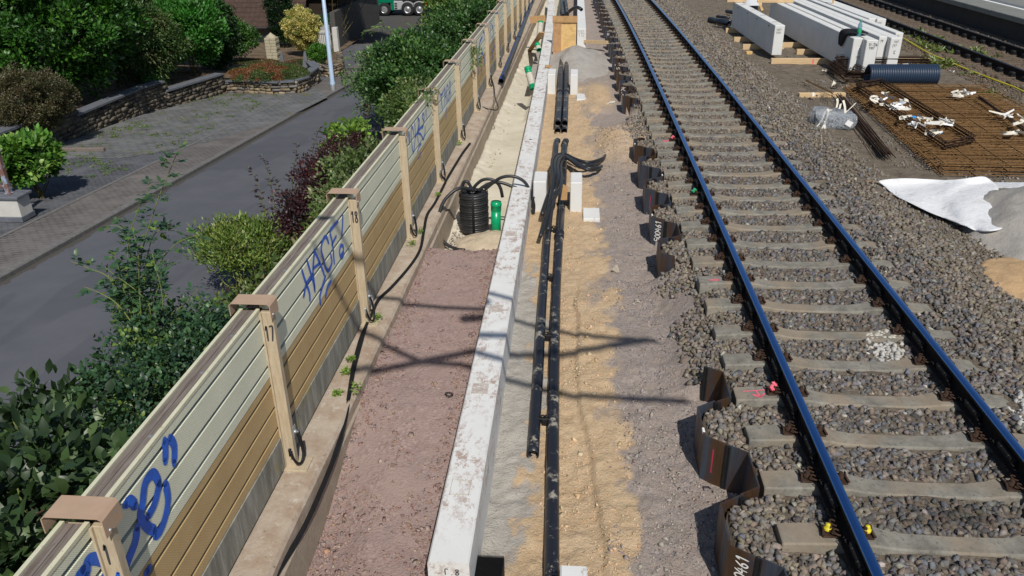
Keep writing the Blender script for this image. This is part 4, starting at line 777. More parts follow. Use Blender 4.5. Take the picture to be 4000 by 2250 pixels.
    o.box((x0, y1-.7, -.72), (b2.x, y1-.004, zt-.02)); tag(o.build('ribbed_mat', M['rubber_mat']), 'black ribbed plastic block cut off at the bottom edge beside the near beam', 'ribbed mat')
    # timber propped between beam and piles far up, stick, thin twigs
    a, b2 = at(2284, 162, -.36), at(2373, 166, -.3); board(a, b2, .09, .1, 'pale timber strut between the far white beam and the sheet piles', 'fresh_wood')
    a, b2 = at(2362, 416, -.6), at(2402, 402, -.6); o = MB(); o.ribbon([a+Vector((0, 0, .02)), (a+b2)/2+Vector((0, 0, .06)), b2+Vector((0, 0, .03))], .06, (.2, 1, .1)); tag(o.build('plastic_scrap', M['strap_white']), 'scrap of pale plastic on the gravel beside the far sheet piles', 'scrap')
    a = at(2765, 1965, -.7); b2 = at(2790, 1997, -.7); o = MB(); o.obox((a+b2)/2+Vector((0, 0, .02)), (b2-a)/2, (.012, .012, 0), (0, 0, .006)); tag(o.build('wood_splinter', M['fresh_wood']), 'yellow wood splinter beside the nearest sheet pile shadow', 'splinter')
M['orange_sand_pale'] = simple('orange_sand_pale', (.5, .42, .31), .2, 6, .95, bump=.7, bs=24); M['rock_pale'] = simple('rock_pale', (.42, .37, .3), .2, 14, .9, bump=.4)
make_site()

# ------------------------------------------------------------------ noise barrier: bays and posts
XF = -2.36                                # front face of the panels (at y = 5)
POSTS = [2.95]+[2.74+2.54*k for k in range(1, 16)]
def make_fence():
    def pf(px, py, dx=.004):
        p = atx(px, py, XF+dx); return p
    # blue graffiti, stroke by stroke
    def conv(ox, oy, sc, strokes_): return [[(ox+x/sc, oy+y/sc) for x, y in s] for s in strokes_]
    tag_b = conv(1150, 820, 2.048, [[(60, 480), (85, 560), (120, 660), (125, 725)], [(100, 400), (130, 500), (155, 590), (165, 650)], [(75, 695), (95, 600), (150, 510)], [(165, 635), (150, 500), (155, 400), (160, 320)], [(160, 320), (185, 380), (215, 450), (240, 520)], [(150, 470), (205, 425)], [(275, 265), (255, 215), (230, 240), (215, 310), (235, 400), (250, 460), (275, 485), (300, 420), (290, 350)], [(350, 90), (310, 135), (285, 175), (300, 240), (310, 310), (320, 430)], [(300, 275), (335, 210)], [(388, 40), (386, 120), (380, 210)], [(388, 340), (370, 370), (362, 340), (370, 290), (390, 290), (392, 350), (380, 385)], [(250, 530), (225, 610), (205, 690), (210, 755)], [(295, 570), (265, 620), (250, 700)]])
    tag_c = conv(1580, 400, 3.56, [[(60, 400), (75, 480), (70, 550)], [(55, 440), (70, 570)], [(100, 330), (95, 450), (105, 600), (125, 690), (145, 560), (150, 380), (140, 270)], [(100, 330), (120, 370), (130, 450)], [(145, 500), (180, 420), (240, 330)], [(185, 210), (195, 330), (180, 440), (195, 560)], [(185, 210), (210, 260), (205, 340), (180, 420), (225, 440), (265, 520)], [(270, 260), (250, 200), (262, 150), (275, 220), (265, 310), (240, 365)], [(290, 95), (290, 175)], [(305, 100), (308, 220)], [(235, 570), (200, 620), (182, 700)], [(225, 700), (195, 790)], [(290, 340), (285, 430), (262, 520)]])
    tag_d = conv(1700, 300, 4.82, [[(100, 330), (130, 330), (155, 260), (158, 240)], [(115, 330), (120, 440), (140, 640)], [(105, 340), (130, 590)], [(170, 550), (180, 380), (175, 210), (195, 300), (215, 510)], [(180, 390), (210, 350)], [(245, 190), (232, 150), (215, 230), (225, 360), (240, 460), (255, 400), (258, 300)], [(275, 310), (262, 240), (275, 90), (292, 150), (285, 250), (262, 320)], [(285, 250), (275, 420), (278, 500)], [(298, 290), (298, 390)], [(225, 580), (195, 670)], [(215, 710), (195, 800)]])
    tag_e = conv(1840, 40, 2.925, [[(150, 240), (160, 330), (165, 450), (160, 640)], [(130, 300), (100, 370), (85, 470), (80, 600)], [(135, 225), (150, 260)], [(125, 460), (115, 560), (125, 735)], [(120, 470), (150, 540), (160, 630)], [(85, 610), (85, 730)], [(195, 600), (190, 740)], [(165, 650), (160, 800)]])
    tag_f = conv(1840, 40, 2.925, [[(235, 150), (255, 230), (258, 340), (265, 460)], [(290, 340), (295, 440)], [(245, 300), (240, 480), (250, 560)], [(270, 400), (245, 480)], [(225, 130), (220, 300)], [(240, 620), (235, 690)]])
    tag_g = conv(1840, 40, 2.925, [[(285, 70), (298, 30), (310, 70), (318, 200), (330, 330), (335, 490)], [(280, 60), (300, 60)]])
    tag_a = conv(250, 1690, 1.4617, [[(575, 45), (580, 100), (580, 165)], [(605, 30), (630, 80), (630, 175)], [(545, 290), (510, 235), (465, 290), (450, 400), (440, 480), (480, 540), (520, 560)], [(545, 290), (520, 400), (480, 480)], [(580, 290), (595, 380), (580, 480), (550, 560), (520, 590)], [(350, 410), (380, 390), (410, 420)], [(420, 540), (410, 620), (380, 700), (350, 780)], [(130, 820), (135, 740), (180, 720), (240, 745), (255, 810)], [(80, 820), (110, 780)], [(230, 820), (265, 780)], [(470, 800), (490, 775)]])
    tags = {0: (tag_a, .02), 1: (tag_b, .0), 3: (tag_c, 0), 4: (tag_d, 0), 5: (tag_e, 0), 6: (tag_f, 0), 7: (tag_g, 0)}
    # every bay is built where it stands: two ribbed cassettes, plinth, boards and trims
    ribs = [(-.127, 0), (-.050, 0), (-.046, -.026), (-.024, -.032), (-.018, 0), (.150, 0), (.154, -.026), (.176, -.032), (.182, 0), (.360, 0), (.364, -.026), (.386, -.032), (.392, 0), (.453, 0)]
    bays = [(a, b) for a, b in zip([.2]+POSTS[:-1], POSTS)]
    
    for k, (a, b) in enumerate(bays):
        i = k-1; lab = (['noise barrier bay at the lower left corner, nearer than the post painted 1', 'noise barrier bay between posts 1 and 17, blue graffiti ending in CE', 'noise barrier bay between posts 17 and 18, blue graffiti HACE', 'plain noise barrier bay just beyond the post painted 18', 'noise barrier bay with blue graffiti VARO', 'noise barrier bay with blue graffiti TACO', 'noise barrier bay with a looping blue tag over both colours', 'noise barrier bay with a dripping blue tag and a vine sprig', 'noise barrier bay with one tall streaked blue stroke']+['plain distant noise barrier bay, %s beyond the last graffiti' % q for q in ORD])[k]
        xa, xb = fx(a), fx(b); t = thing('noise_barrier_bay', lab, 'noise barrier', (XF+xa, a, LEDGE_Z), 'bays of the noise barrier'); g = .03
        def face(prof, z0):
            mb = MB(); L = []; 
            for (z, d) in prof: L.append([(XF+xa+d, a+g, z+z0), (XF+xb+d, b-g, z+z0)])
            mb.grid(L[::-1], False); mb.add([(XF+xa-.12, a+g, prof[0][0]+z0), (XF+xb-.12, b-g, prof[0][0]+z0), (XF+xb-.12, b-g, prof[-1][0]+z0), (XF+xa-.12, a+g, prof[-1][0]+z0)], [(0, 1, 2, 3)]); return mb
        for nm, z0, mt in (('lower_cassette', 0, 'panel_ochre'), ('upper_cassette', .584, 'panel_green')):
            mb = face(ribs, z0); o = mb.build(nm, [M[mt], M['groove_shade']], t); n = len(ribs)-1
            order = [ribs[j][1] < -.01 and ribs[j+1][1] < -.01 or ribs[j+1][1]-ribs[j][1] > .01 for j in range(n)][::-1]  # deep and downward groove faces get their shade as a dark colour
            o.data.polygons.foreach_set('material_index', [1 if q else 0 for q in order]+[0])
        mb = MB(); mb.prism([(XF+xa+.01, a+g, LEDGE_Z+.03), (XF+xb+.01, b-g, LEDGE_Z+.03), (XF+xb-.1, b-g, LEDGE_Z+.03), (XF+xa-.1, a+g, LEDGE_Z+.03)], (0, 0, -.131-LEDGE_Z-.032)); mb.build('plinth', M['plinth_concrete'], t)
        for nm, d0, d1, z0, z1, mt in (('front_trim', -.022, .004, 1.04, 1.062, 'panel_trim'), ('back_trim', -.152, -.128, 1.035, 1.06, 'panel_trim'), ('top_board', -.074, -.03, 1.03, 1.047, 'weathered_wood'), ('top_board', -.125, -.079, 1.03, 1.046, 'weathered_wood')):
            mb = MB(); mb.prism([(XF+xa+d0, a+g, z0), (XF+xa+d1, a+g, z0), (XF+xb+d1, b-g, z0), (XF+xb+d0, b-g, z0)], (0, 0, z1-z0)); mb.build(nm, M[mt], t)
        if k < 4:
            for yy in (a+.7, a+1.4, a+1.9): mb = MB(); mb.lathe((XF+fx(yy)-.05, yy, 1.047), [(.014, .001), (.009, .003), (0, .003)], 9); mb.build('bolt_washer', M['galv'], t)
        if i in tags:
            mb = MB(); lines, dw = tags[i]
            for ln in lines:
                P3 = [pf(px, py) for px, py in ln]; P3 = [p for p in P3 if p.y > .3]
                w = (.034 if i == 0 else .02 if i == 1 else .017 if i < 5 else .03)
                uv = [(p.y, p.z) for p in P3]; strokes(mb, [uv], w, lambda u, v: (XF+fx(u)+.0035, u, v))
            mb.build('graffiti', M['paint_blue'], t)
    # posts
    names = ['1', '17', '18']
    for k, y in enumerate(POSTS):
        x = XF+fx(y); xe = x+.07; lab = ['barrier post painted 1 with blue paint below, nearest the camera under a large brown cap', 'barrier post painted 17 with a brown cap, second from the camera', 'barrier post painted 18 with a brown cap, third from the camera'][k] if k < 3 else '%s beige barrier post from the camera, brown-capped and unnumbered' % ORD[k]
        t = thing('barrier_post', lab, 'fence post', (x, y, LEDGE_Z), 'posts of the noise barrier'); mb = MB()
        mb.cbox((x+.0, y-.028, LEDGE_Z), (x+.095, y+.032, 1.03), .003); mb.cbox((x-.002, y-.046, LEDGE_Z), (x+.013, y-.026, 1.03), .002); mb.box((x-.16, y-.006, LEDGE_Z), (x+.0, y+.006, 1.02)); mb.box((x-.17, y-.05, LEDGE_Z), (x-.16, y+.055, 1.0)); mb.build('steel_post', M['post_beige'], t)
        mb = MB(); h = .215; mb.cur = 0; x0, x1 = x-.215, x+.105; yl, yh = y-.075, y+.085; zt = 1.125; th = .006
        sec = [(x0, zt-.11), (x0, zt-.02), (x0+.02, zt), (x1-.02, zt), (x1, zt-.02), (x1, zt-.13)]; ins = [(x0+th, zt-.11), (x0+th, zt-.02), (x0+.022, zt-th), (x1-.022, zt-th), (x1-th, zt-.02), (x1-th, zt-.13)]
        ring = [(p, yl, q) for p, q in sec]+[(p, yl, q) for p, q in ins[::-1]]; n = len(ring); V = ring+[(p, yh, q) for p, _, q in ring]; m = len(sec)
        F = [(j, (j+1) % n, n+(j+1) % n, n+j) for j in range(n)]
        for e in (0, n):
            for j in range(m-1): q = (e+j, e+j+1, e+n-2-j, e+n-1-j); F.append(q if e else tuple(reversed(q)))
        mb.add(V, F); mb.build('cap', M['cap_brown'], t)
        mb = MB(); mb.lathe((x1, y-.035, zt-.105), [(.011, .0), (.011, .008), (0, .008)], 7, (1, 0, 0)); mb.lathe((x1, y+.045, zt-.06), [(.007, .0), (0, .001)], 7, (1, 0, 0)); mb.build('cap_bolt', M['galv'], t)
        mb = MB(); mb.cbox((x-.0, y-.09, LEDGE_Z-.0), (x+.2, y+.11, LEDGE_Z+.018), .003); mb.build('base_plate', M['post_beige'], t)
        mb = MB(); mb.cbox((xe+.026, y+.0, -.17), (xe+.034, y+.06, -.06), .003); mb.lathe((xe+.034, y+.03, -.12), [(.018, 0), (.018, .012), (.009, .013), (.009, .03), (0, .03)], 7, (1, 0, 0)); mb.build('earthing_bracket', M['galv'], t)
        mb = MB(); mb.tube(smooth_path([(xe+.045, y+.035, -.13), (xe+.06, y+.045, -.22), (xe+.075, y+.04, -.33), (xe+.07, y-.01, -.40), (xe+.055, y-.07, -.37), (xe+.035, y-.1, -.29), (xe+.025, y-.105, -.22)], 4), .011, 7); mb.build('earthing_cable', M['cable_black'], t)
        mb = MB(); mb.lathe((xe+.012, y-.105, -.21), [(.014, 0), (.014, .02), (0, .02)], 7, (1, 0, 0)); mb.cbox((xe+.012, y-.117, -.27), (xe+.026, y-.093, -.21), .002); mb.tube([(xe+.05, y+.055, -.13), (xe+.06, y+.065, -.25), (xe+.06, y+.075, -.36)], .014, 6); mb.build('earthing_clamp', M['black_steel' if k % 2 else 'galv'], t)
        if k < 3:
            s = names[k]; mb = MB(); hh = .125; P = lambda u, v, x=x, y=y: (x+.016+u, y-.0295, .78+v); 
            for q, ch in enumerate(s): strokes(mb, [[(q*.038+a*.03+(0.012 if len(s) == 1 else 0), b2*hh) for a, b2 in ln] for ln in GLYPH[ch]], .007, P)
            mb.build('painted_number', M['ink'], t)
        if k == 0:
            mb = MB(); strokes(mb, [[(-.035, .0), (.0, .02), (.035, .03)], [(.02, .06), (-.01, -.04), (-.03, -.1)], [(.035, -.02), (.0, -.05)]], .012, lambda u, v, x=x, y=y: (x+.052+u, y-.0297, .66+v)); mb.build('graffiti', M['paint_blue'], t)
make_fence()

# ------------------------------------------------------------------ street side: bank, road, pavement, garden
def strip(name, xs, ys, zf, mat, kind='structure', smooth=True):
    X, Y = np.meshgrid(np.asarray(xs, float), np.asarray(ys, float)); Z = zf(X, Y); n = X.shape[1]; i = np.arange(X.shape[0]-1)[:, None]*n+np.arange(n-1)[None]
    o = npmesh(name, np.stack([X, Y, Z], -1).reshape(-1, 3), np.stack([i, i+1, i+1+n, i+n], -1).reshape(-1, 4), M[mat], None, None, smooth); return tag(o, kind=kind)
def bank_h(x, y):
    t = sm(-2.9, -5.6, x); return -.5+.0*x+(zs(y)+.01+.5)*t+.12*(fbm(np.asarray(x)*1.5, np.asarray(y)*1.5, 91)-.5)*sm(-5.9, -5.2, x)
def make_street():
    ys = np.concatenate([np.arange(-2, 50, .5), np.arange(50, 130, 4)])
    strip('bank', np.arange(-5.75, -2.5, .1), np.arange(-2, 75, .25), bank_h, 'bank_soil')
    strip('road', np.linspace(-10.3, -5.6, 12), ys, lambda x, y: zs(y)+.02*np.cos((x+7.9)/2.4*1.5), 'asphalt'); strip('road_end', np.linspace(-60, -3, 20), np.arange(52, 130, 4), lambda x, y: zs(y)-.006, 'asphalt')
    kz = lambda y: zs(y)+.10
    # kerb, pavement, drive
    mb = MB(); yy = np.arange(2, 44, .5); mb.grid([[(-10.17, y, zs(y)-.05), (-10.17, y, kz(y)-.015), (-10.185, y, kz(y)+.003), (-10.33, y, kz(y)+.006)] for y in yy], False); tag(mb.build('kerb', M['kerb_stone']), kind='structure')
    strip('pavement', np.linspace(-11.62, -10.32, 4), np.arange(2, 44, .5), lambda x, y: kz(y), 'sidewalk_pavers'); mb = MB(); mb.grid([[(-11.60, y, kz(y)+.002), (-11.60, y, kz(y)+.012), (-11.70, y, kz(y)+.012), (-11.70, y, kz(y)+.002)] for y in yy], False); tag(mb.build('edging', M['kerb_stone']), kind='structure')
    strip('drive', np.linspace(-17, -11.68, 6), np.arange(2, 52, .5), lambda x, y: kz(y)-.004, 'drive_small')
    # upper setts: between the drive and the stone wall
    A = [st(240, 620, .1), st(470, 618, .1), st(640, 592, .1), st(840, 545, .1), st(1100, 470, .1), st(1280, 380, .1), st(1215, 330, .1), st(880, 360, .1), st(560, 440, .1), st(200, 580, .1)]
    mb = MB(); n = len(A); cx = sum((p.x for p in A))/n; cy = sum((p.y for p in A))/n; mb.add([(p.x, p.y, float(kz(p.y))+.004) for p in A], [tuple(range(n))]); tag(mb.build('sett_paving', M['drive_setts']), kind='structure')
    a, b = st(240, 590, .1), st(410, 590, .1); mb = MB(); mb.cbox((0, -.07, 0), ((b-a).length, .07, .1), .01); o = mb.build('edging_timber', M['weathered_wood']); o.location = a; o.rotation_euler = (0, 0, math.atan2(b.y-a.y, b.x-a.x)); tag(o, 'grey timber edging lying at the corner of the sett paving', 'timber')
    strip('far_street_paving', np.linspace(-14.4, -11.0, 8), np.arange(36, 53, .5), lambda x, y: zs(y)+.008, 'sidewalk_pavers')
    # cracks of grass in the setts
    m = 420; P = []; sz = []
    for _ in range(m):
        u, v = rng.random(), rng.random(); p = Vector((-15.6+u*3.6, 19+v*14, 0)); 
        if fbm(p.x*.9, p.y*.9, 101) < .47: continue
        P.append(p)
    leaf_cloud_flat('weeds', [(p.x, p.y, float(kz(p.y))+.01) for p in P], 12, .07, [(.10, .19, .04), (.13, .21, .05), (.15, .16, .06)], 'stuff')
def leafmesh(name, Cn, U, Nn, L, W, col, parent=None, kind=None, fold=.25, hi=False):
    # folded leaves: base at Cn, pointing along U, upper side Nn
    S = np.cross(U, Nn); S /= np.linalg.norm(S, axis=1)[:, None]+1e-9; Nn = np.cross(S, U); L = L[:, None]; W = W[:, None]; N = len(Cn)
    if hi:                                # eight faces: rounded blade, curved midrib
        q = lambda u, w, d: Cn+U*L*u+S*W*w+Nn*(W*abs(w)*fold-L*d); V = np.stack([Cn, q(.28, 0, -.02), q(.66, 0, .01), q(1, 0, .12), q(.25, -.85, -.02), q(.62, -.9, .02), q(.25, .85, -.02), q(.62, .9, .02)], 1).reshape(-1, 3); T = [[0, 4, 1], [1, 4, 5], [1, 5, 2], [2, 5, 3], [0, 1, 6], [1, 7, 6], [1, 2, 7], [2, 3, 7]]; k = 8
    else:
        mid = Cn+U*L*.45; V = np.stack([Cn, mid-S*W+Nn*W*fold, Cn+U*L-Nn*L*.10, mid+S*W+Nn*W*fold], 1).reshape(-1, 3); T = [[0, 1, 2], [0, 2, 3]]; k = 4
    F = (np.arange(N)[:, None, None]*k+np.array(T)[None]).reshape(-1, 3); o = npmesh(name, V, F, M['leaf'], parent, np.repeat(col, k, 0), hi); return tag(o, kind=kind)
def unit(a): return a/(np.linalg.norm(a, axis=-1, keepdims=True)+1e-9)
def leaf_cloud_flat(name, pts, n, L, cols, kind):
    P = np.repeat(np.array(pts), n, 0)+rng.normal(0, 1, (len(pts)*n, 3))*np.array([.06, .06, 0]); N = len(P); U = unit(rng.normal(size=(N, 3))*np.array([1, 1, .2])+np.array([0, 0, .6])); c = pal(cols, [1]*len(cols), N)
    return leafmesh(name, P, U, unit(rng.normal(size=(N, 3))*.5+np.array([0, 0, 1])), L*rng.uniform(.5, 1.3, N), L*.22*rng.uniform(.7, 1.2, N), c, None, kind)
def shrub(name, label, cat, cen, rad, L, cols, wts, nclump=60, per=60, crad=.3, aspect=.32, group=None, seed=1, up=.5, stems=7, base=None, droop=0.0, fill=.55, flat=0, name2='foliage', stemmat='stem', lump=.0, low=-.75, hi=False, under=.5):
    r = np.random.default_rng(seed); cen = np.array(cen, float); rad = np.array(rad, float); base = Vector(base if base is not None else (cen[0], cen[1], cen[2]-rad[2]*1.05)); t = thing(name, label, cat, tuple(base), group)
    d = unit(r.normal(size=(nclump, 3))); d[:, 2] = np.where(d[:, 2] < low, -d[:, 2]*.8, d[:, 2]); q = r.uniform(fill, 1.0, nclump)*(1+lump*(r.random(nclump)-.4)); cc = cen+d*rad*q[:, None]*np.stack([1+under*np.minimum(d[:, 2], 0)]*2+[np.ones(nclump)], -1)
    sz = crad*r.uniform(.6, 1.35, nclump); N = nclump*per; ci = np.repeat(np.arange(nclump), per); off = unit(r.normal(size=(N, 3)))*(r.random(N)**.45)[:, None]*np.array([1, 1, .8]); P = cc[ci]+off*sz[ci][:, None]
    U = unit(off*1.0+d[ci]*.5+r.normal(size=(N, 3))*.55+np.array([0, 0, up-droop])); Nn = unit(np.array([0, 0, 1.0])+d[ci]*.6+r.normal(size=(N, 3))*.5)
    if flat: Nn = unit(np.array([0, 0, 1.0])+r.normal(size=(N, 3))*.35)
    k = r.choice(len(cols), nclump, p=np.array(wts)/sum(wts)); kk = np.where(r.random(N) < .7, k[ci], r.choice(len(cols), N, p=np.array(wts)/sum(wts))); c = np.array(cols)[kk]*r.uniform(.75, 1.25, (N, 1))*(1+.12*r.normal(size=(nclump, 1))[ci])
    leafmesh(name2, P, U, Nn, L*r.uniform(.6, 1.25, N), L*aspect*r.uniform(.8, 1.2, N), np.clip(c, .004, 1), t, hi=hi)
    mb = MB()
    for j in range(stems):
        e = Vector(cc[r.integers(nclump)]); m = base.lerp(e, .5)+Vector(tuple(r.normal(size=3)*.12*rad.mean())); b0 = base+Vector((r.normal()*.1*rad[0], r.normal()*.1*rad[1], -.05)); rr = .012+.008*rad.mean(); mb.tube(smooth_path([b0, m, e], 4), [rr*(1-.7*i/8) for i in range(9)], 6)
    if stems: mb.build('stem', M[stemmat], t)
    return t
def canes(name, label, cat, canes_, L, cols, wts, base, group=None, seed=1, leaflets=5, r0=.008, gap=.085, reach=.14):
    r = np.random.default_rng(seed); t = thing(name, label, cat, tuple(base), group); mb = MB(); P, U, Nn, Ls = [], [], [], []
    for cn in canes_:
        path = smooth_path(cn, 8); Lg = sum((path[i+1]-path[i]).length for i in range(len(path)-1)); mb.tube(path, [r0*(1.1-.75*i/len(path)) for i in range(len(path))], 6); acc = 0; s = 1
        for i in range(len(path)-1):
            seg = path[i+1]-path[i]; acc += seg.length
            if acc < gap: continue
            acc = 0; s = -s; dr = seg.normalized(); a = r.uniform(0, 6.28); sd = dr.orthogonal().normalized(); sd = (sd*math.cos(a)+dr.cross(sd)*math.sin(a)); ax = (sd+dr*.35+Vector((0, 0, .25))).normalized(); q = path[i]
            for k in range(leaflets):
                f = (k//2+1)/(leaflets//2+1); side = (1 if k % 2 else -1) if k < leaflets-1 else 0; w = ax.cross(Vector((0, 0, 1))).normalized(); p = q+ax*reach*f-Vector((0, 0, .02*f*f)); P.append(p); U.append((ax*.6+w*side).normalized() if side else ax); Nn.append((r.normal()*.3, r.normal()*.3, 1)); Ls.append(L*r.uniform(.7, 1.2))
    mb.build('cane', M['green_stem'], t); N = len(P); c = np.array(cols)[r.choice(len(cols), N, p=np.array(wts)/sum(wts))]*r.uniform(.75, 1.25, (N, 1)); Ls = np.array(Ls)
    leafmesh('foliage', np.array([p[:] for p in P]), unit(np.array([u[:] for u in U])), unit(np.array(Nn)), Ls, Ls*.32, c, t, hi=True); return t
make_street()

def stone_wall(name, label, path, h0, hh, thick, coping=None, seed=1, cols=((.23, .18, .12), (.29, .24, .165), (.15, .125, .10), (.25, .2, .13), (.19, .175, .16)), zf=None, course=.13, grp='dry stone walls'):
    r = np.random.default_rng(seed); P = [Vector(p) for p in path]; t = thing(name, label, 'stone wall', tuple(P[0]), grp); L = [0]
    for i in range(len(P)-1): L.append(L[-1]+(P[i+1]-P[i]).xy.length)
    def pt(s):
        i = min(max(np.searchsorted(L, s)-1, 0), len(P)-2); f = (s-L[i])/(L[i+1]-L[i]); p = P[i].lerp(P[i+1], f); d = (P[i+1]-P[i]).xy.normalized(); return p, Vector((d.x, d.y, 0))
    V, F, Cc = [], [], []; mb = MB(); z = 0
    while z < hh-.02:
        c = course*r.uniform(.7, 1.3); c = min(c, hh-z); s = -r.uniform(0, .2)
        while s < L[-1]:
            l = r.uniform(.16, .46); p, d = pt(min(max(s+l/2, .01), L[-1]-.01)); n = Vector((d.y, -d.x, 0)); j = r.uniform(-.025, .03); nb = len(mb.v); mb.obox(p+Vector((0, 0, h0+z+c/2))+n*(j), d*(l/2-.012)+Vector((0, 0, r.normal()*.008)), n*thick/2, Vector((0, 0, c/2-.009))+d*r.normal()*.008)
            for k in range(nb, len(mb.v)): v = mb.v[k]; mb.v[k] = (v[0]+r.normal()*.012, v[1]+r.normal()*.012, v[2]+r.normal()*.009)
            q = np.array(cols[r.integers(len(cols))])*r.uniform(.75, 1.25); Cc += [q]*(len(mb.v)-nb); s += l
        z += c
    o = npmesh('stonework', np.array(mb.v), np.array(mb.f), M['stone'], t, np.array(Cc))
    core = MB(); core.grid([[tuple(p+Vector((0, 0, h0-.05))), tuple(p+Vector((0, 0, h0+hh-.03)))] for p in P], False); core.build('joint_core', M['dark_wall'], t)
    if coping:
        mb = MB(); s = 0
        while s < L[-1]-.05:
            l = min(r.uniform(.5, .9), L[-1]-s); p, d = pt(s+l/2); n = Vector((d.y, -d.x, 0)); mb.obox(p+Vector((0, 0, h0+hh+.035))+n*.02, d*(l/2-.006), n*(thick/2+.05), Vector((0, 0, .032))); s += l
        mb.build('coping', M[coping], t)
    return t
def undergrowth():
    n = 26000; y = 9.6+44*rng.random(n)**1.25; x = -2.72-2.95*rng.random(n)**.8; k = fbm(x*1.1, y*.9, 131); ok = (k > .40) & ~((x < -4.9) & (k < .52)); x = x[ok]; y = y[ok]; k = k[ok]; n = len(x); z = bank_h(x, y)+rng.random(n)*np.clip((k-.38)*2.3, .05, .6)
    c = pal([(.10, .16, .035), (.15, .2, .055), (.06, .10, .025), (.2, .19, .09), (.075, .05, .035)], [4, 3, 3, 1.2, .6], n); L = rng.uniform(.05, .13, n)*(1+y/60); leafmesh('undergrowth', np.stack([x, y, z], -1), unit(rng.normal(size=(n, 3))*.7+np.array([0, 0, .8])), unit(rng.normal(size=(n, 3))+np.array([0, 0, .6])), L, L*.26, c, None, 'stuff')
    n = 2600; y = rng.uniform(8.2, 11.2, n); x = rng.uniform(-5.4, -2.7, n); leafmesh('dead_leaves', np.stack([x, y, bank_h(x, y)+.015], -1), unit(rng.normal(size=(n, 3))*np.array([1, 1, .25])), unit(rng.normal(size=(n, 3))*.5+np.array([0, 0, 1])), rng.uniform(.03, .09, n), rng.uniform(.008, .02, n), pal([(.26, .2, .13), (.18, .125, .08), (.32, .26, .18)], [2, 2, 1], n), None, 'stuff')
def make_garden():
    kz = lambda y: float(zs(y))+.1
    # long retaining wall in three steps
    W = [Vector((-16.35, 15, 0)), Vector((-16.05, 23, 0)), Vector((-15.95, 28.5, 0)), Vector((-15.35, 31, 0)), Vector((-14.8, 33.1, 0))]
    def wp(y):
        for a, b in zip(W, W[1:]):
            if a.y <= y <= b.y: f = (y-a.y)/(b.y-a.y); p = a.lerp(b, f); return Vector((p.x, y, 0))
    for a, b, hh, lab in ((15.2, 24.2, .72, 'stone retaining wall section under the brown shrub, in deep shade'), (24.25, 29.6, .82, 'stone retaining wall section with a raised coping, flecked with sunlight'), (29.65, 33.0, .72, 'stone retaining wall section that ends at the curved planter')):
        pth = [wp(y) for y in np.linspace(a, b, 6)]; zz = kz((a+b)/2) if b-a < 6 else kz(b)+.1
        for p in pth: p.z = 0
        stone_wall('stone_wall', lab, [Vector((p.x, p.y, 0)) for p in pth], kz(b)-.02, hh+kz((a+b)/2)-kz(b), .35, 'slate', int(a), cols=((.12, .10, .075), (.165, .14, .105), (.085, .075, .065), (.14, .12, .09)), grp='stone retaining walls of the garden')
    c1 = [st(878, 372), st(930, 371), st(1010, 373), st(1080, 376), st(1150, 374), st(1190, 364), st(1207, 350)]; far = [Vector((-11.75, 36.3, 0)), Vector((-12.4, 37.6, 0))]
    stone_wall('stone_wall', 'curved dry stone planter wall overgrown with heather, left of the lamp post', [Vector((p.x, p.y, 0)) for p in c1+far], -3.56, .68, .3, 'slate', 5)
    c2 = [st(1205, 292), st(1250, 303), st(1300, 308), st(1328, 303), st(1333, 290)]; stone_wall('stone_wall', 'low dry stone wall behind the lamp post, under the round green shrub', [Vector((p.x, p.y, 0)) for p in c2]+[Vector((c2[-1].x-.6, c2[-1].y+2.2, 0))], -3.86, .72, .3, None, 9)
    # raised garden ground behind the walls
    edge_y = [10, 15, 23, 28.5, 31, 33.1, 33.3, 33.4, 36.3, 38, 39.4, 42, 49]; edge_x = [-16.4, -16.35, -16.05, -15.95, -15.35, -14.8, -13.2, -12.1, -11.8, -12.6, -11.7, -12.0, -14.0]
    ys = np.arange(10, 54, .3); rows = []
    for y in ys:
        e = float(np.interp(y, edge_y, edge_x))-.12; z0 = kz(y)+float(np.interp(y, [33.5, 36, 41, 60], [.62, .45, .05, .05])); rows.append([(e-u, y, z0+.05*u+.06*(float(vn(u*2+e, y*2, 5))-.5)-(.6 if u > 9 and y > 45 else 0)) for u in (0, .3, .7, 1.2, 2, 3, 4.5, 6.5, 9, 13, 20, 40)])
    mb = MB(); mb.grid(rows); tag(mb.build('garden_bed', M['bank_soil']), kind='structure')
    # front wall with rusty railing at the left edge
    e = st(90, 868, .1); t = thing('front_wall', 'low white front wall with slate coping and a rusty blue railing at the left edge', 'garden wall', tuple(e)); b = MB(); z = e.z; b.cbox((e.x-4, e.y-.0, z), (e.x, e.y+.42, z+.52), .01); b.build('wall_body', M['white_wall'], t); b = MB(); b.cbox((e.x-4, e.y-.03, z+.0), (e.x+.02, e.y+.44, z+.12), .01); b.build('base_band', M['slate'], t)
    b = MB(); b.cbox((e.x-4, e.y-.05, z+.52), (e.x+.06, e.y+.47, z+.58), .01); b.build('coping', M['slate'], t); b = MB(); x = e.x-.28; b.cbox((x-.05, e.y+.16, z+.58), (x+.05, e.y+.26, z+1.5), .006); b.cbox((x-.08, e.y+.13, z+.58), (x+.08, e.y+.29, z+.6), .004); b.cbox((x-.07, e.y+.14, z+1.5), (x+.07, e.y+.28, z+1.53), .006); b.build('rail_post', M['rust_paint'], t)
    b = MB(); b.cbox((x-4, e.y+.19, z+.72), (x-.05, e.y+.23, z+.77), .004); b.cbox((x-4, e.y+.19, z+1.38), (x-.05, e.y+.23, z+1.43), .004)
    for k in range(18): b.cbox((x-.22-k*.2, e.y+.195, z+.77), (x-.2-k*.2+.01, e.y+.225, z+1.38), .003)
    b.build('railing', M['rust_paint'], t)
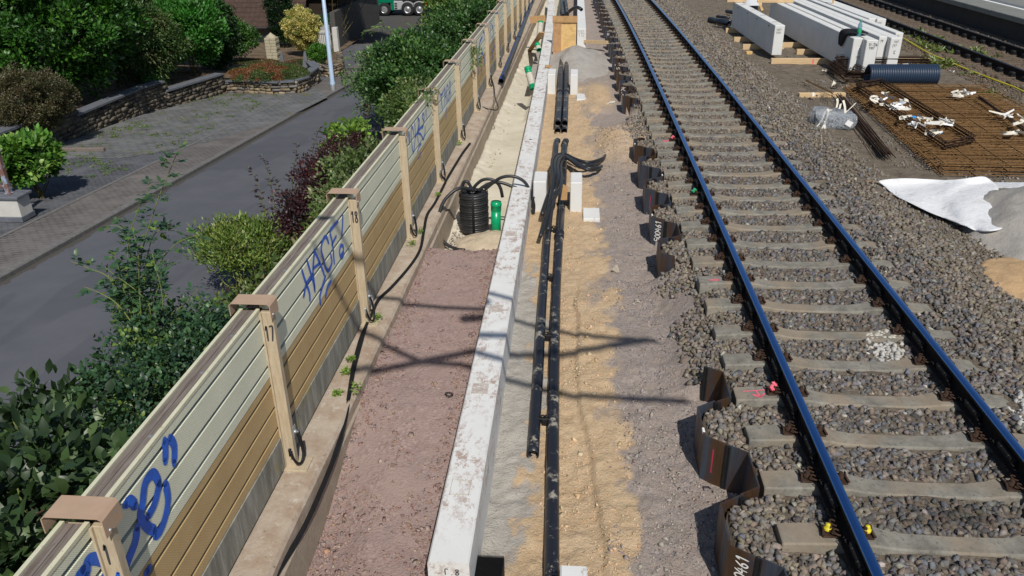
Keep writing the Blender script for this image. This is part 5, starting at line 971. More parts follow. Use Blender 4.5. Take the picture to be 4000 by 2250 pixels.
    # hedges and shrubs of the garden
    lau = [(.028, .095, .014), (.048, .15, .02), (.085, .22, .03), (.018, .055, .01)]
    g = lambda px, py, Y: aty(px, py, Y)
    c = g(225, 120, 26.5); shrub('laurel_hedge', 'tall glossy cherry laurel hedge filling the top left corner', 'hedge', (c.x-.55, 27, c.z-.25), (2.75, 3.2, 2.3), .17, lau, [4, 4, 1.5, 3], 520, 100, .40, .3, seed=11, up=.7, stems=6, base=(c.x-.5, 27, -2.6), fill=.6, lump=.15)
    c = g(120, 395, 22.5); shrub('brown_shrub', 'fine-leaved dull brown-green shrub below the laurel hedge at the left edge', 'shrub', (c.x-.1, 22.5, c.z-.05), (1.2, 1.25, 1.0), .055, [(.085, .08, .035), (.11, .085, .045), (.06, .065, .03)], [3, 2, 2], 300, 130, .22, .35, seed=12, base=(c.x, 22.5, -2.3), fill=.6)
    c = g(540, 190, 31); shrub('willow_shrub', 'shrub with narrow drooping olive leaves in the middle of the garden hedge', 'shrub', (c.x, 31, c.z+.05), (1.75, 1.7, 1.7), .15, [(.06, .12, .03), (.1, .15, .04), (.12, .13, .05), (.04, .08, .02)], [3, 2, 1, 2], 330, 85, .34, .17, seed=13, droop=.9, base=(c.x, 31, -2.7), fill=.6)
    c = g(730, 130, 33.5); shrub('laurel_bush', 'bright green laurel bush at the right of the garden hedge', 'bush', (c.x, 33.5, c.z-.05), (1.6, 1.5, 1.5), .17, [(.05, .19, .03), (.08, .24, .04), (.035, .12, .02)], [4, 3, 2], 300, 85, .32, .25, seed=14, up=.8, base=(c.x, 33.5, -2.8), fill=.6)
    c = g(420, 150, 30); shrub('golden_shrub', 'small yellowish shrub between the laurel hedge and the willow-leaved shrub', 'shrub', (c.x, 30, c.z), (.7, .8, .9), .12, [(.17, .2, .03), (.1, .15, .03)], [2, 2], 50, 55, .28, .3, seed=15, base=(c.x, 30, -2.6))
    c = g(560, 15, 37); shrub('ivy_tree', 'dark ivy-covered tree standing behind the garden hedge', 'tree', (c.x, 37, c.z+.4), (3.6, 2.2, 2.6), .16, [(.02, .055, .016), (.03, .075, .02), (.014, .035, .012)], [3, 2, 3], 420, 85, .42, .45, seed=16, base=(c.x, 37, -3), fill=.5)
    c = g(830, 120, 36); shrub('dark_climber', 'dark leafy climber hanging at the corner of the tiled roof', 'shrub', (c.x, 36, c.z-.3), (1.05, 1.1, 1.9), .14, [(.025, .07, .02), (.05, .11, .03), (.03, .06, .02)], [3, 1.5, 2], 230, 70, .32, .4, seed=17, base=(c.x, 36, -3.2))
    c = g(925, 150, 41); shrub('green_bush', 'rounded mid-green bush below the eave of the tiled roof', 'bush', (c.x, 41, c.z-.1), (1.1, 1, .95), .12, [(.06, .16, .03), (.1, .2, .04), (.04, .1, .02)], [3, 2, 2], 120, 60, .24, .35, seed=18, base=(c.x, 41, -3.5))
    c = g(620, 330, 30.3); shrub('small_bush', 'little bright bush spilling over the coping of the middle wall section', 'bush', (c.x-.1, 30.0, c.z-.02), (.38, .45, .4), .09, [(.06, .17, .05), (.1, .2, .05)], [2, 1], 34, 45, .14, .4, seed=19, base=(c.x-.1, 30, -2.6), stems=3)
    c = g(112, 640, 17.3); shrub('laurel_bush', 'small laurel bush with a bare forked trunk beside the white front wall', 'bush', (c.x-.05, 17.35, c.z+.0), (.74, .72, .66), .16, [(.08, .2, .03), (.13, .26, .04), (.05, .13, .02), (.19, .3, .07)], [3, 3, 2, .6], 120, 50, .2, .27, seed=20, up=.5, low=-.5, hi=True, base=(c.x+.15, 17.2, -2.42), stems=9)
    # planter: heather carpet, stones, pillar
    def carpet(name, lab, poly_c, rx, ry, zt, cols, wts, seed, n=5200, L=.07, hump=.14):
        r = np.random.default_rng(seed); a = r.uniform(0, 6.28, n); q = np.sqrt(r.random(n)); x = poly_c[0]+rx*q*np.cos(a); y = poly_c[1]+ry*q*np.sin(a); z = zt+hump*(1-q*q)+.10*fbm(x*2.2, y*2.2, seed)-.12*sm(.8, 1, q); t = thing(name, lab, 'ground cover plant', (poly_c[0], poly_c[1], zt), 'heather mats of the garden'); U = unit(r.normal(size=(n, 3))*.6+np.array([0, 0, 1])); cl = np.where((fbm(x*1.1, y*1.1, seed+2) > .55)[:, None], np.array(cols[1]), np.array(cols[0]))*r.uniform(.6, 1.35, (n, 1))
        leafmesh('foliage', np.stack([x, y, z], -1), U, unit(r.normal(size=(n, 3))), L*r.uniform(.6, 1.4, n), L*.3*np.ones(n), cl, t)
    carpet('heather', 'green and rust-red heather carpet on top of the curved planter wall', (-13.25, 34.25), 1.85, 1.5, -2.74, [(.075, .11, .03), (.19, .085, .035)], [1, 1], 31, 14000, hump=.25); carpet('heather', 'rust-green heather left of the sandstone pillar', (-16.8, 40.2), 2.2, 3.0, -3.78, [(.085, .10, .035), (.16, .09, .04)], [1, 1], 32, 12000, hump=.3); carpet('heather', 'dark red-green heather between the pillar and the round green shrub', (-14.1, 40.2), 1.7, 2.8, -3.78, [(.06, .085, .03), (.13, .07, .035)], [1, 1], 33, 11000, hump=.3)
    c = g(1252, 208, 40.5); shrub('round_shrub', 'low rounded bright green shrub above the low stone wall', 'shrub', (c.x-.05, 40.5, c.z), (.62, .6, .5), .07, [(.07, .2, .025), (.1, .24, .03), (.045, .12, .02)], [3, 2, 1], 120, 60, .13, .35, seed=21, base=(c.x, 40.5, -3.7), stems=4)
    b0 = g(1068, 240, 43.5); t = thing('stone_pillar', 'sandstone block pillar with a pointed capstone in the garden', 'pillar', (b0.x, 43.5, b0.z)); b = MB(); zt = g(1062, 147, 43.5).z; n = 8; hh = (zt-b0.z)/n; x0 = b0.x-.28
    for k in range(n):
        for q in (0, 1): s = .28+.03*((k*5+q*3) % 4)/4; off = .04*((k*7) % 3-1); b.cbox((x0+(0 if q == 0 else .30+off+.008), 43.3, b0.z+k*hh+.006), (x0+(.30+off if q == 0 else .62-.02*(k % 2)), 43.3+.6, b0.z+(k+1)*hh), .018)
    b.build('block_courses', M['pillar_stone'], t); b = MB(); b.lathe((b0.x+.02, 43.6, zt), [(.3, 0), (.28, .06), (.12, .16), (.0, .26)], 5); b.build('capstone', M['pillar_stone'], t)
    for px, py, qy, lab in ((1100, 240, 205, 'grey pointed standing stone leaning on the sandstone pillar'), (1191, 240, 202, 'grey pointed standing stone beside the round green shrub')):
        p = g(px, py, 42.5 if px < 1150 else 39); q = g(px-3, qy, p.y); b = MB(); w = .17; b.add([(p.x-w, p.y, p.z-.3), (p.x+w, p.y, p.z-.3), (p.x+w*.8, p.y+.2, p.z-.3), (p.x-w, p.y+.2, p.z-.3), (q.x-.04, p.y+.06, q.z), (q.x+.05, p.y+.05, q.z-.04), (q.x+.03, p.y+.14, q.z)], [(0, 1, 5, 4), (1, 2, 6, 5), (2, 3, 4, 6), (3, 0, 4), (4, 5, 6)]); tag(b.build('standing_stone', M['slate']), lab, 'stone', 'standing stones')
    # cypress and variegated bush
    c = g(1085, 10, 49); shrub('cypress', 'dark columnar cypress in front of the tiled roof', 'tree', (c.x+.05, 49, -1.75), (.78, .78, 2.75), .10, [(.012, .04, .012), (.02, .06, .016), (.009, .025, .008)], [3, 2, 2], 330, 70, .2, .3, seed=22, up=1.1, base=(c.x+.1, 49, -4.2), fill=.75)
    c = g(1180, 115, 45.5); shrub('euonymus', 'pale yellow variegated bush between the cypress and the lamp post', 'bush', (c.x, 45.5, c.z-.05), (1.0, .9, 1.2), .085, [(.62, .54, .22), (.52, .46, .16), (.36, .36, .1), (.14, .22, .05)], [4, 3, 2, 1.1], 420, 75, .17, .38, seed=23, up=1.2, low=-.9, under=.55, base=(c.x+.1, 45.5, -3.9), lump=.25)
    # house with tiled roof
    t = thing('house', 'house with a low brown tiled roof and a white gable wall behind the cypress', 'house', (-21, 51, -4.4)); ye = 50.0; el, er = g(800, 108, ye), g(1160, 108, ye); ze = (el.z+er.z)/2; xr = er.x+.3; xl = xr-9.5; D = 6.0; sl = math.tan(R(43)); rows = []; k = 0; nx = int((xr-xl)/.05)
    xs = np.linspace(xl, xr, nx); mb = MB(); z = 0
    for cs in range(16):
        y0 = ye+cs*.27; y1 = y0+.29; w = np.abs(np.sin((xs-xl)/.3*math.pi))*.035
        mb.grid([[(x, y0, ze+(y0-ye)*sl+.05+a) for x, a in zip(xs, w)], [(x, y1, ze+(y1-ye)*sl+.005+a) for x, a in zip(xs, w)]], False); mb.grid([[(x, y0, ze+(y0-ye)*sl+.0) for x, a in zip(xs, w)], [(x, y0, ze+(y0-ye)*sl+.05+a) for x, a in zip(xs, w)]], False)
    yr = ye+16*.27; zr = ze+(yr-ye)*sl; o = mb.build('roof', M['roof_tile'], t); b = MB(); b.add([(xl, yr, zr), (xr, yr, zr), (xr, yr+4.3, zr-4.3*sl), (xl, yr+4.3, zr-4.3*sl)], [(0, 1, 2, 3)]); b.build('rear_roof', M['roof_tile'], t)
    b = MB(); b.tube([(xl, ye-.05, ze-.02), (xr, ye-.05, ze-.02)], .06, 8); b.build('gutter', M['truck_dark'], t)
    b = MB(); xg = xr-.35; b.box((xl+.3, ye+.35, -5.2), (xg, yr+4, ze+.02)); b.add([(xg, ye+.35, ze+.02), (xg, yr+4, ze+.02), (xg, yr, zr-.12)], [(0, 1, 2)]); b.build('wall', M['white_wall'], t)
    for q in (1.6, 4.4): b = MB(); b.box((xg-q-1.2, ye+.33, ze-.95), (xg-q, ye+.36, ze-.12)); b.build('window', M['glass_dark'], t)
    # white wall with gate, shed, garden fence
    p = st(1288, 213); q = g(1288, 108, p.y); t = thing('gate_wall', 'pale rendered wall and pillar with a barred grey gate behind the lamp post', 'gate', tuple(p)); b = MB(); e = g(1325, 213, p.y); s = g(1306, 213, p.y); h = q.z-p.z; b.cbox((s.x, p.y, p.z-.3), (e.x, p.y+.35, p.z+h), .01); b.build('gate_pillar', M['white_wall'], t)
    b = MB(); l = g(1188, 213, p.y); b.cbox((l.x-1.5, p.y+2.2, p.z-.3), (s.x-.8, p.y+2.4, p.z+h*.9), .01); b.build('side_wall', M['white_wall'], t); b = MB()
    for k in range(8): x = s.x-.06-k*.11; b.cbox((x-.016, p.y+.15, p.z+.05), (x+.016, p.y+.18, p.z+h*.82), .003)
    b.box((s.x-.9, p.y+.14, p.z+h*.72), (s.x-.02, p.y+.19, p.z+h*.77)); b.box((s.x-.9, p.y+.14, p.z+.1), (s.x-.02, p.y+.19, p.z+.15)); b.build('barred_gate', M['gate_grey'], t)
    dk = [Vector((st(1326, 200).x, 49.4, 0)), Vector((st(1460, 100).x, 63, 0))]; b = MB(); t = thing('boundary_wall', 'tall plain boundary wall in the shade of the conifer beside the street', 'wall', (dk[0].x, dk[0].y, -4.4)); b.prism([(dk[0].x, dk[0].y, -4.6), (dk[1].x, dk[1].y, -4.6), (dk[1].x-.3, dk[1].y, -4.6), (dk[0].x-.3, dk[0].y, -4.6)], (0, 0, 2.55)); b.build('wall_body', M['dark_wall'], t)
    t = thing('timber_shed', 'dark open timber shed above the boundary wall', 'shed', (-18, 53, -3)); b = MB(); x1 = dk[0].x-.5; b.box((x1-4, 52.5, -3.0), (x1, 60, -1.2)); b.add([(x1-4.4, 52, -1.3), (x1+.5, 52, -1.3), (x1+.5, 61, -1.3), (x1-4.4, 61, -1.3), (x1-2, 52, .9), (x1-2, 61, .9)], [(0, 1, 4), (1, 2, 5, 4), (3, 0, 4, 5), (2, 3, 5)]); b.build('shed_body', M['dark_timber'], t); b = MB(); b.tube([(x1+.1, 52.3, -1.4), (x1-1.0, 52.3, .2)], .08, 6); b.build('brace', M['weathered_wood'], t)
    t = thing('wire_fence', 'green wire mesh fence panel left of the timber shed', 'fence', (g(1270, 100, 50.5).x, 50.5, -3)); a, c = g(1240, 104, 50.5), g(1303, 52, 50.5); b = MB(); n = 14
    for k in range(n+1):
        f = k/n; b.tube([(a.x+(c.x-a.x)*f, 50.5, a.z), (a.x+(c.x-a.x)*min(1, f+.5), 50.5, a.z+(c.z-a.z)*min(1, (1-f)/.5 if f > .5 else 1))], .006, 4)
        b.tube([(c.x-(c.x-a.x)*f, 50.51, a.z), (c.x-(c.x-a.x)*min(1, f+.5), 50.51, a.z+(c.z-a.z)*min(1, (1-f)/.5 if f > .5 else 1))], .006, 4)
    b.tube([(c.x, 50.5, a.z-.3), (c.x, 50.5, c.z)], .03, 6); b.build('mesh_panel', M['wire_green'], t)
    c = g(1270, 88, 51.5); shrub('fern_shrub', 'green shrub behind the wire mesh fence', 'shrub', (c.x, 51.8, c.z-.1), (.6, .4, .5), .12, [(.05, .15, .03), (.1, .18, .05)], [2, 1], 40, 40, .2, .3, seed=24)
    c = g(1420, 20, 50.5); shrub('conifer', 'dark conifer overhanging the boundary wall', 'tree', (c.x-.3, 51.0, c.z+2.0), (2.2, 2.3, 2.1), .22, [(.022, .05, .016), (.035, .07, .02), (.013, .03, .012)], [3, 1.5, 2], 240, 70, .4, .14, seed=25, droop=.5, base=(c.x-2, 51, -4), fill=.45); c2 = g(1330, 45, 51)
    # lamp post
    p = st(1303, 362); tp = aty(1255, 0, p.y); t = thing('street_lamp', 'pale blue street lamp post on the pavement', 'street lamp', tuple(p)); b = MB(); b.lathe((p.x, p.y, p.z-.1), [(.115, 0), (.115, .55), (.098, .6), (.05, 7.6), (0, 7.6)], 16); b.build('post', M['lamp_paint'], t); b = MB(); b.lathe((p.x, p.y, p.z-.02), [(.12, 0), (.12, .38), (.116, .39)], 16); b.build('base_sleeve', M['galv'], t); b = MB(); b.tube(smooth_path([(p.x, p.y, p.z+7.4), (p.x+.1, p.y, p.z+7.8), (p.x+.9, p.y, p.z+8.0)], 5), .04, 8); b.cbox((p.x+.7, p.y-.12, p.z+7.94), (p.x+1.4, p.y+.12, p.z+8.06), .02); b.build('lamp_head', M['galv'], t)
    # truck
    a, b2 = st(1505, 66), st(1640, 74); y = 66.5; x = lambda px: aty(px, 70, y).x; zg = -4.36; t = thing('truck', 'green flatbed crane truck parked across the end of the street', 'truck', (x(1560), y, zg)); R0 = .52
    for px, rear in ((1505, 0), (1596, 1), (1642, 1)):
        for yy, s in ((y, -1), (y+2.0, 1)):
            w = MB(); c = Vector((x(px), yy, zg+R0)); w.lathe(c, [(R0*.55, -.16), (R0*.93, -.16), (R0, -.11), (R0, .11), (R0*.93, .16), (R0*.55, .16)], 22, (0, 1, 0)); o = w.build('wheel', M['tyre'], t); w = MB(); w.lathe(c, [(R0*.58, -.15), (R0*.5, -.1), (R0*.32, -.13 if rear else -.2), (R0*.2, -.17), (0, -.18)], 18, (0, 1, 0)); o2 = w.build('rim', M['rim'], t); o2.parent = o
    b = MB(); x0, x1 = x(1472), x(1545); b.cbox((x0, y-.15, zg+.95), (x1, y+2.2, zg+2.75), .08); b.cbox((x0-.05, y-.15, zg+.4), (x0+.55, y+2.2, zg+1.0), .05); b.cbox((x1-.28, y-.14, zg+.42), (x1-.02, y+2.2, zg+1.0), .03); b.build('cab', M['truck_green'], t)
    b = MB(); b.box((x0+.35, y-.17, zg+1.75), (x1-.35, y-.14, zg+2.45)); b.build('cab_window', M['glass_dark'], t); b = MB(); b.box((x0+.0, y-.18, zg+.45), (x0+.5, y-.14, zg+.75)); b.build('bumper', M['truck_dark'], t)
    b = MB(); b.cbox((x(1530), y-.1, zg+.45), (x(1578), y+.5, zg+1.15), .05); b.build('fuel_tank', M['truck_grey'], t); b = MB()
    for k in range(3): b.box((x(1545)+.02, y-.12, zg+.55+k*.17), (x(1556), y-.1, zg+.65+k*.17))
    b.build('tank_step', M['truck_dark'], t); b = MB(); b.cbox((x(1545), y-.05, zg+.95), (x(1705), y+2.1, zg+1.15), .02); b.build('chassis', M['truck_dark'], t); b = MB(); b.cbox((x(1580), y-.2, zg+1.22), (x(1712), y+2.3, zg+1.42), .02); b.build('flatbed', M['truck_grey'], t)
    for px in (1596, 1642):
        b = MB(); c = (x(px), y-.12, zg+R0); L = [[(c[0]+.62*math.cos(a), y-.14, c[2]+.62*math.sin(a)), (c[0]+.62*math.cos(a), y+.25, c[2]+.62*math.sin(a))] for a in np.linspace(.1, math.pi-.1, 10)]; b.grid(L, False); b.grid([[(c[0]+.62*math.cos(a), y-.14, c[2]+.62*math.sin(a)), (c[0]+.54*math.cos(a), y-.14, c[2]+.54*math.sin(a))] for a in np.linspace(.1, math.pi-.1, 10)], False); b.build('mudguard', M['truck_grey'], t)
    b = MB(); b.cbox((x(1555), y+.5, zg+1.15), (x(1572), y+1.4, zg+2.9), .05); b.build('crane', M['red_paint'], t); b = MB(); b.box((x(1570), y+.2, zg+1.42), (x(1590), y+1.8, zg+1.75)); b.build('crate', M['green_pvc'], t); b = MB(); b.box((x(1600), y+.1, zg+1.42), (x(1690), y+1.5, zg+1.55)); b.build('timber_load', M['plank_wood'], t)
    b = MB(); b.cbox((x(1650), y-.1, zg+.75), (x(1672), y, zg+.9), .02); b.build('tail_light', M['red_paint'], t)
make_garden()

# ------------------------------------------------------------------ plants on the bank between road and barrier
def make_bank():
    g = aty; big = [(.04, .078, .028), (.058, .105, .036), (.025, .05, .02), (.09, .145, .05)]
    def bs(*a, **k): return shrub(*a, **k)
    c = g(180, 1750, 4.6); bs('buddleia', 'big-leaved dark green shrub at the lower left, behind the nearest barrier bays', 'shrub', (-4.0, 4.3, -.66), (1.15, 1.55, .86), .15, big, [3, 3, 3, 1], 190, 26, .3, .27, seed=41, hi=True, up=.25, stems=16, base=(-4.2, 4.4, -1.6), flat=0, fill=.5, stemmat='green_stem')
    c = g(60, 1330, 5.6); bs('buddleia', 'dark upright shoots with large leaves at the left edge, against the road', 'shrub', (-4.95, 5.9, -.72), (.5, .65, .55), .15, big, [2, 2, 3, .6], 34, 18, .22, .28, seed=42, up=.6, hi=True, stems=8, base=(-4.9, 5.8, -1.7), stemmat='green_stem')
    bs('ivy', 'pale green ivy-like plant in the bottom left corner beside the barrier cap', 'ground cover plant', (-3.3, 2.75, -.1), (.62, .7, .55), .085, [(.11, .2, .04), (.16, .25, .06), (.06, .12, .03)], [3, 2, 2], 90, 30, .17, .42, seed=43, hi=True, base=(-3.3, 2.9, -.9), stems=6)
    # tall dog rose
    B = g(620, 1320, 8.4); Y0 = 7.7; cn = []
    def cane(pts, Y=Y0, dy=0): cn.append([g(px, py, Y+dy*i) for i, (px, py) in enumerate(pts)])
    cane([(560, 1330), (540, 1180), (552, 1000), (610, 800), (670, 650), (705, 565)], 7.4); cane([(545, 1330), (510, 1130), (500, 960), (540, 820), (590, 720)], 7.5); cane([(560, 1300), (440, 1100), (350, 1050), (275, 1020)], 7.4); cane([(540, 1330), (480, 1120), (455, 1020), (432, 980)], 7.3); cane([(570, 1300), (600, 1080), (680, 960), (785, 912)], 7.5); cane([(550, 1330), (560, 1120), (600, 920), (690, 900)], 7.6); cane([(560, 1350), (520, 1050), (480, 900), (430, 880)], 7.6); cane([(600, 1350), (650, 1250), (730, 1180), (770, 1130)], 7.3); cane([(560, 1330), (470, 1200), (400, 1150), (330, 1120)], 7.0); cane([(560, 1350), (545, 1150), (540, 1000), (520, 900)], 7.2)
    for s in range(16): r = random.Random(s); cane([(540+r.randint(-40, 60), 1380), (530+r.randint(-90, 110), 1200), (530+r.randint(-150, 170), 1050+r.randint(-70, 90))], 7.0+.1*s)
    ro = [(.045, .105, .05), (.06, .13, .05), (.13, .2, .04), (.03, .075, .04)]
    canes('rose_bush', 'tall dog rose with long arching canes, standing out against the road', 'rose bush', cn, .07, ro, [3, 3, 1, 2], g(570, 1345, 7.3), seed=5, gap=.032, reach=.10)
    bs('rose_bush', 'dense low dog rose thicket right below the tall rose canes', 'rose bush', (-3.95, 6.75, -.62), (.98, 1.5, .68), .055, ro, [3, 3, .8, 3], 300, 55, .2, .36, seed=44, hi=True, base=(-3.8, 6.7, -1.3), stems=14, stemmat='green_stem')
    bs('dry_grass', 'clump of dry brown grass and leaves on the bare patch behind the post painted 17', 'dry grass', (-3.45, 9.0, -.72), (.4, .7, .14), .09, [(.24, .19, .12), (.3, .24, .15), (.12, .14, .05)], [3, 2, 1], 60, 30, .15, .16, seed=45, base=(-3.5, 9, -1), stems=0)
    yg = [(.14, .22, .045), (.2, .27, .06), (.09, .15, .03), (.25, .27, .09)]
    c = g(880, 950, 11.6); bs('yellow_green_shrub', 'feathery yellow-green shrub beside the bare soil, left of the barrier', 'shrub', (c.x+.15, 11.9, -1.3), (.8, .7, .4), .085, yg, [3, 2, 2, 1], 190, 40, .2, .17, seed=46, up=1.1, lump=.3, base=(c.x+.2, 11.6, -1.9), stems=14, stemmat='green_stem')
    c = g(1080, 850, 12.6); bs('pale_shrub', 'pale-leaved green shrub leaning on the barrier by the graffiti HACE', 'shrub', (-3.5, 12.6, -.55), (.72, 1.2, .68), .085, [(.17, .21, .09), (.11, .17, .05), (.22, .24, .12), (.07, .11, .035)], [3, 3, 1, 2], 150, 45, .22, .33, seed=47, lump=.3, base=(-3.6, 12.4, -1.3), stems=12, stemmat='green_stem')
    pu = [(.04, .016, .022), (.065, .022, .028), (.03, .018, .018), (.10, .03, .03)]
    c = g(1120, 690, 14.2); bs('barberry', 'dark purple barberry shrub with upright shoots in front of the road', 'shrub', (-4.15, 14.0, -.8), (.85, 1.5, .75), .05, pu, [3, 3, 2, .7], 240, 60, .19, .4, seed=48, lump=.35, up=1.0, base=(-4.1, 14.3, -1.5), stems=16)
    cn = []
    for k, (px, py, qx, qy) in enumerate(((1120, 800, 1060, 690), (1160, 780, 1175, 640), (1060, 850, 985, 740), (1130, 760, 1165, 555), (1190, 700, 1250, 490), (1240, 720, 1245, 560), (1080, 770, 1020, 600), (1050, 800, 970, 650), (1300, 640, 1310, 520), (1430, 560, 1440, 410), (1210, 760, 1190, 600))): cn.append([g(px, py+90, 14.4), g((px+qx)/2, (py+qy)/2, 14.3), g(qx, qy, 14.2)])
    canes('barberry', 'tall purple barberry shoots rising above the purple shrub', 'shrub', cn, .045, pu, [3, 3, 2, .7], g(1130, 860, 14.4), seed=9, gap=.022, leaflets=7, reach=.07, r0=.009)
    bs('barberry', 'low spreading purple barberry between the yellow-green shrub and the pale shrub', 'shrub', (-4.35, 12.7, -1.05), (.8, .9, .62), .05, pu, [3, 3, 2, .7], 170, 60, .18, .4, seed=58, up=.8, base=(-4.3, 12.8, -1.6), stems=8, lump=.3)
    c = g(1310, 540, 16.2); bs('ivy_shrub', 'fresh light green bush behind the purple barberry', 'bush', (c.x+.2, 16.4, c.z-.3), (.5, .8, .55), .11, [(.15, .27, .04), (.2, .32, .06), (.08, .16, .03)], [3, 2, 2], 60, 40, .2, .45, seed=49, base=(c.x, 16.3, -1.8), stems=8)
    bs('bramble', 'mid-green bramble along the barrier between the barberry and the tall thicket', 'shrub', (-3.45, 17.6, -.4), (.7, 1.9, .62), .085, [(.08, .14, .035), (.12, .19, .05), (.05, .09, .025), (.17, .2, .07)], [3, 2, 2, 1], 190, 55, .22, .36, seed=50, base=(-3.5, 17.5, -1.2), stems=14)
    th = [(.05, .125, .03), (.08, .17, .04), (.03, .08, .02), (.12, .2, .05)]
    bs('thicket', 'tall green thicket on the bank beside the barrier, in the middle distance', 'bush', (-4.5, 23.0, -.75), (1.4, 2.6, 1.3), .11, th, [3, 2, 2.5, .8], 480, 62, .3, .34, seed=51, base=(-4.3, 23, -2.3), stems=20)
    bs('thicket', 'sunlit loose bush with long whippy shoots, left of the thicket', 'bush', (-5.9, 26.5, -1.5), (1.35, 2.4, 1.15), .12, [(.08, .17, .045), (.13, .22, .06), (.05, .1, .03)], [3, 2, 2], 260, 55, .3, .2, lump=.35, seed=52, base=(-5.4, 26, -2.9), stems=14)
    cn = []
    for a, m, b in (((1560, 340), (1480, 225), (1340, 225)), ((1580, 270), (1520, 110), (1410, 128)), ((1600, 250), (1615, 150), (1620, 95)), ((1500, 330), (1430, 300), (1330, 320)), ((1480, 380), (1400, 330), (1340, 390)), ((1560, 420), (1450, 400), (1375, 440)), ((1560, 300), (1500, 190), (1450, 215))): cn.append([g(*a, 26.5), g(*m, 26.0), g(*b, 25.6)])
    canes('bramble_canes', 'long arching bramble shoots reaching over the street', 'shrub', cn, .12, [(.09, .18, .05), (.13, .22, .06)], [1, 1], g(1560, 420, 26.5), seed=12, gap=.09, reach=.16, r0=.014)
    bs('thicket', 'dense dark green thicket against the barrier, behind the tall thicket', 'bush', (-4.1, 30.5, -.5), (1.5, 3.6, 1.2), .12, th, [3, 2, 3, .8], 250, 60, .34, .34, seed=53, base=(-3.9, 29, -2), stems=14)
    bs('yellow_thicket', 'yellow-green leafy bush beyond the thicket, right of the truck', 'bush', (-5.2, 37.5, -.55), (1.5, 3.4, 1.5), .15, [(.13, .22, .03), (.2, .27, .04), (.08, .15, .025)], [3, 2, 1.5], 300, 60, .4, .3, seed=54, base=(-5.2, 37, -3), stems=10)
    bs('thicket', 'distant green thicket at the top edge, hugging the barrier', 'bush', (-3.9, 46, .05), (1.4, 6.0, 1.3), .16, th, [3, 3, 1.5, 1.5], 300, 55, .45, .34, seed=55, base=(-3.9, 45, -2), stems=8)
    bs('vine', 'small green vine sprig hanging over the barrier by the tall blue tag', 'climber', (-2.22, 17.9, .72), (.16, .5, .22), .09, [(.1, .17, .06), (.15, .21, .08)], [1, 1], 22, 14, .1, .18, seed=56, base=(-2.5, 17.9, 1.0), stems=4, stemmat='green_stem'); bs('vine', 'thin leafy tendril crossing the barrier top by the graffiti TACO', 'climber', (-2.4, 12.55, 1.06), (.28, .5, .09), .075, [(.12, .18, .06), (.16, .22, .09)], [1, 1], 14, 12, .1, .18, seed=57, base=(-2.6, 12.4, 1.0), stems=4, stemmat='green_stem')
    for k, (px, py, s) in enumerate(((1368, 1405, .05), (1352, 1450, .06), (1320, 1530, .05), (1385, 1520, .08), (1475, 1245, .07), (1612, 955, .08), (1640, 905, .06), (1712, 760, .05), (1790, 565, .08), (2025, 130, .2))):
        c = at(px, py, -.42); bs('weed', 'small green weed in the joint of the footing, %s from the camera' % ORD[k], 'weed', (c.x, c.y, -.43+s*.25), (s*.6, s*.8, s*.35), .03, [(.14, .26, .03), (.2, .3, .06)], [1, 1], 6, 9, s*.6, .35, seed=60+k, stems=0, base=(c.x, c.y, -.44), group='weeds on the footing')
make_bank(); undergrowth()

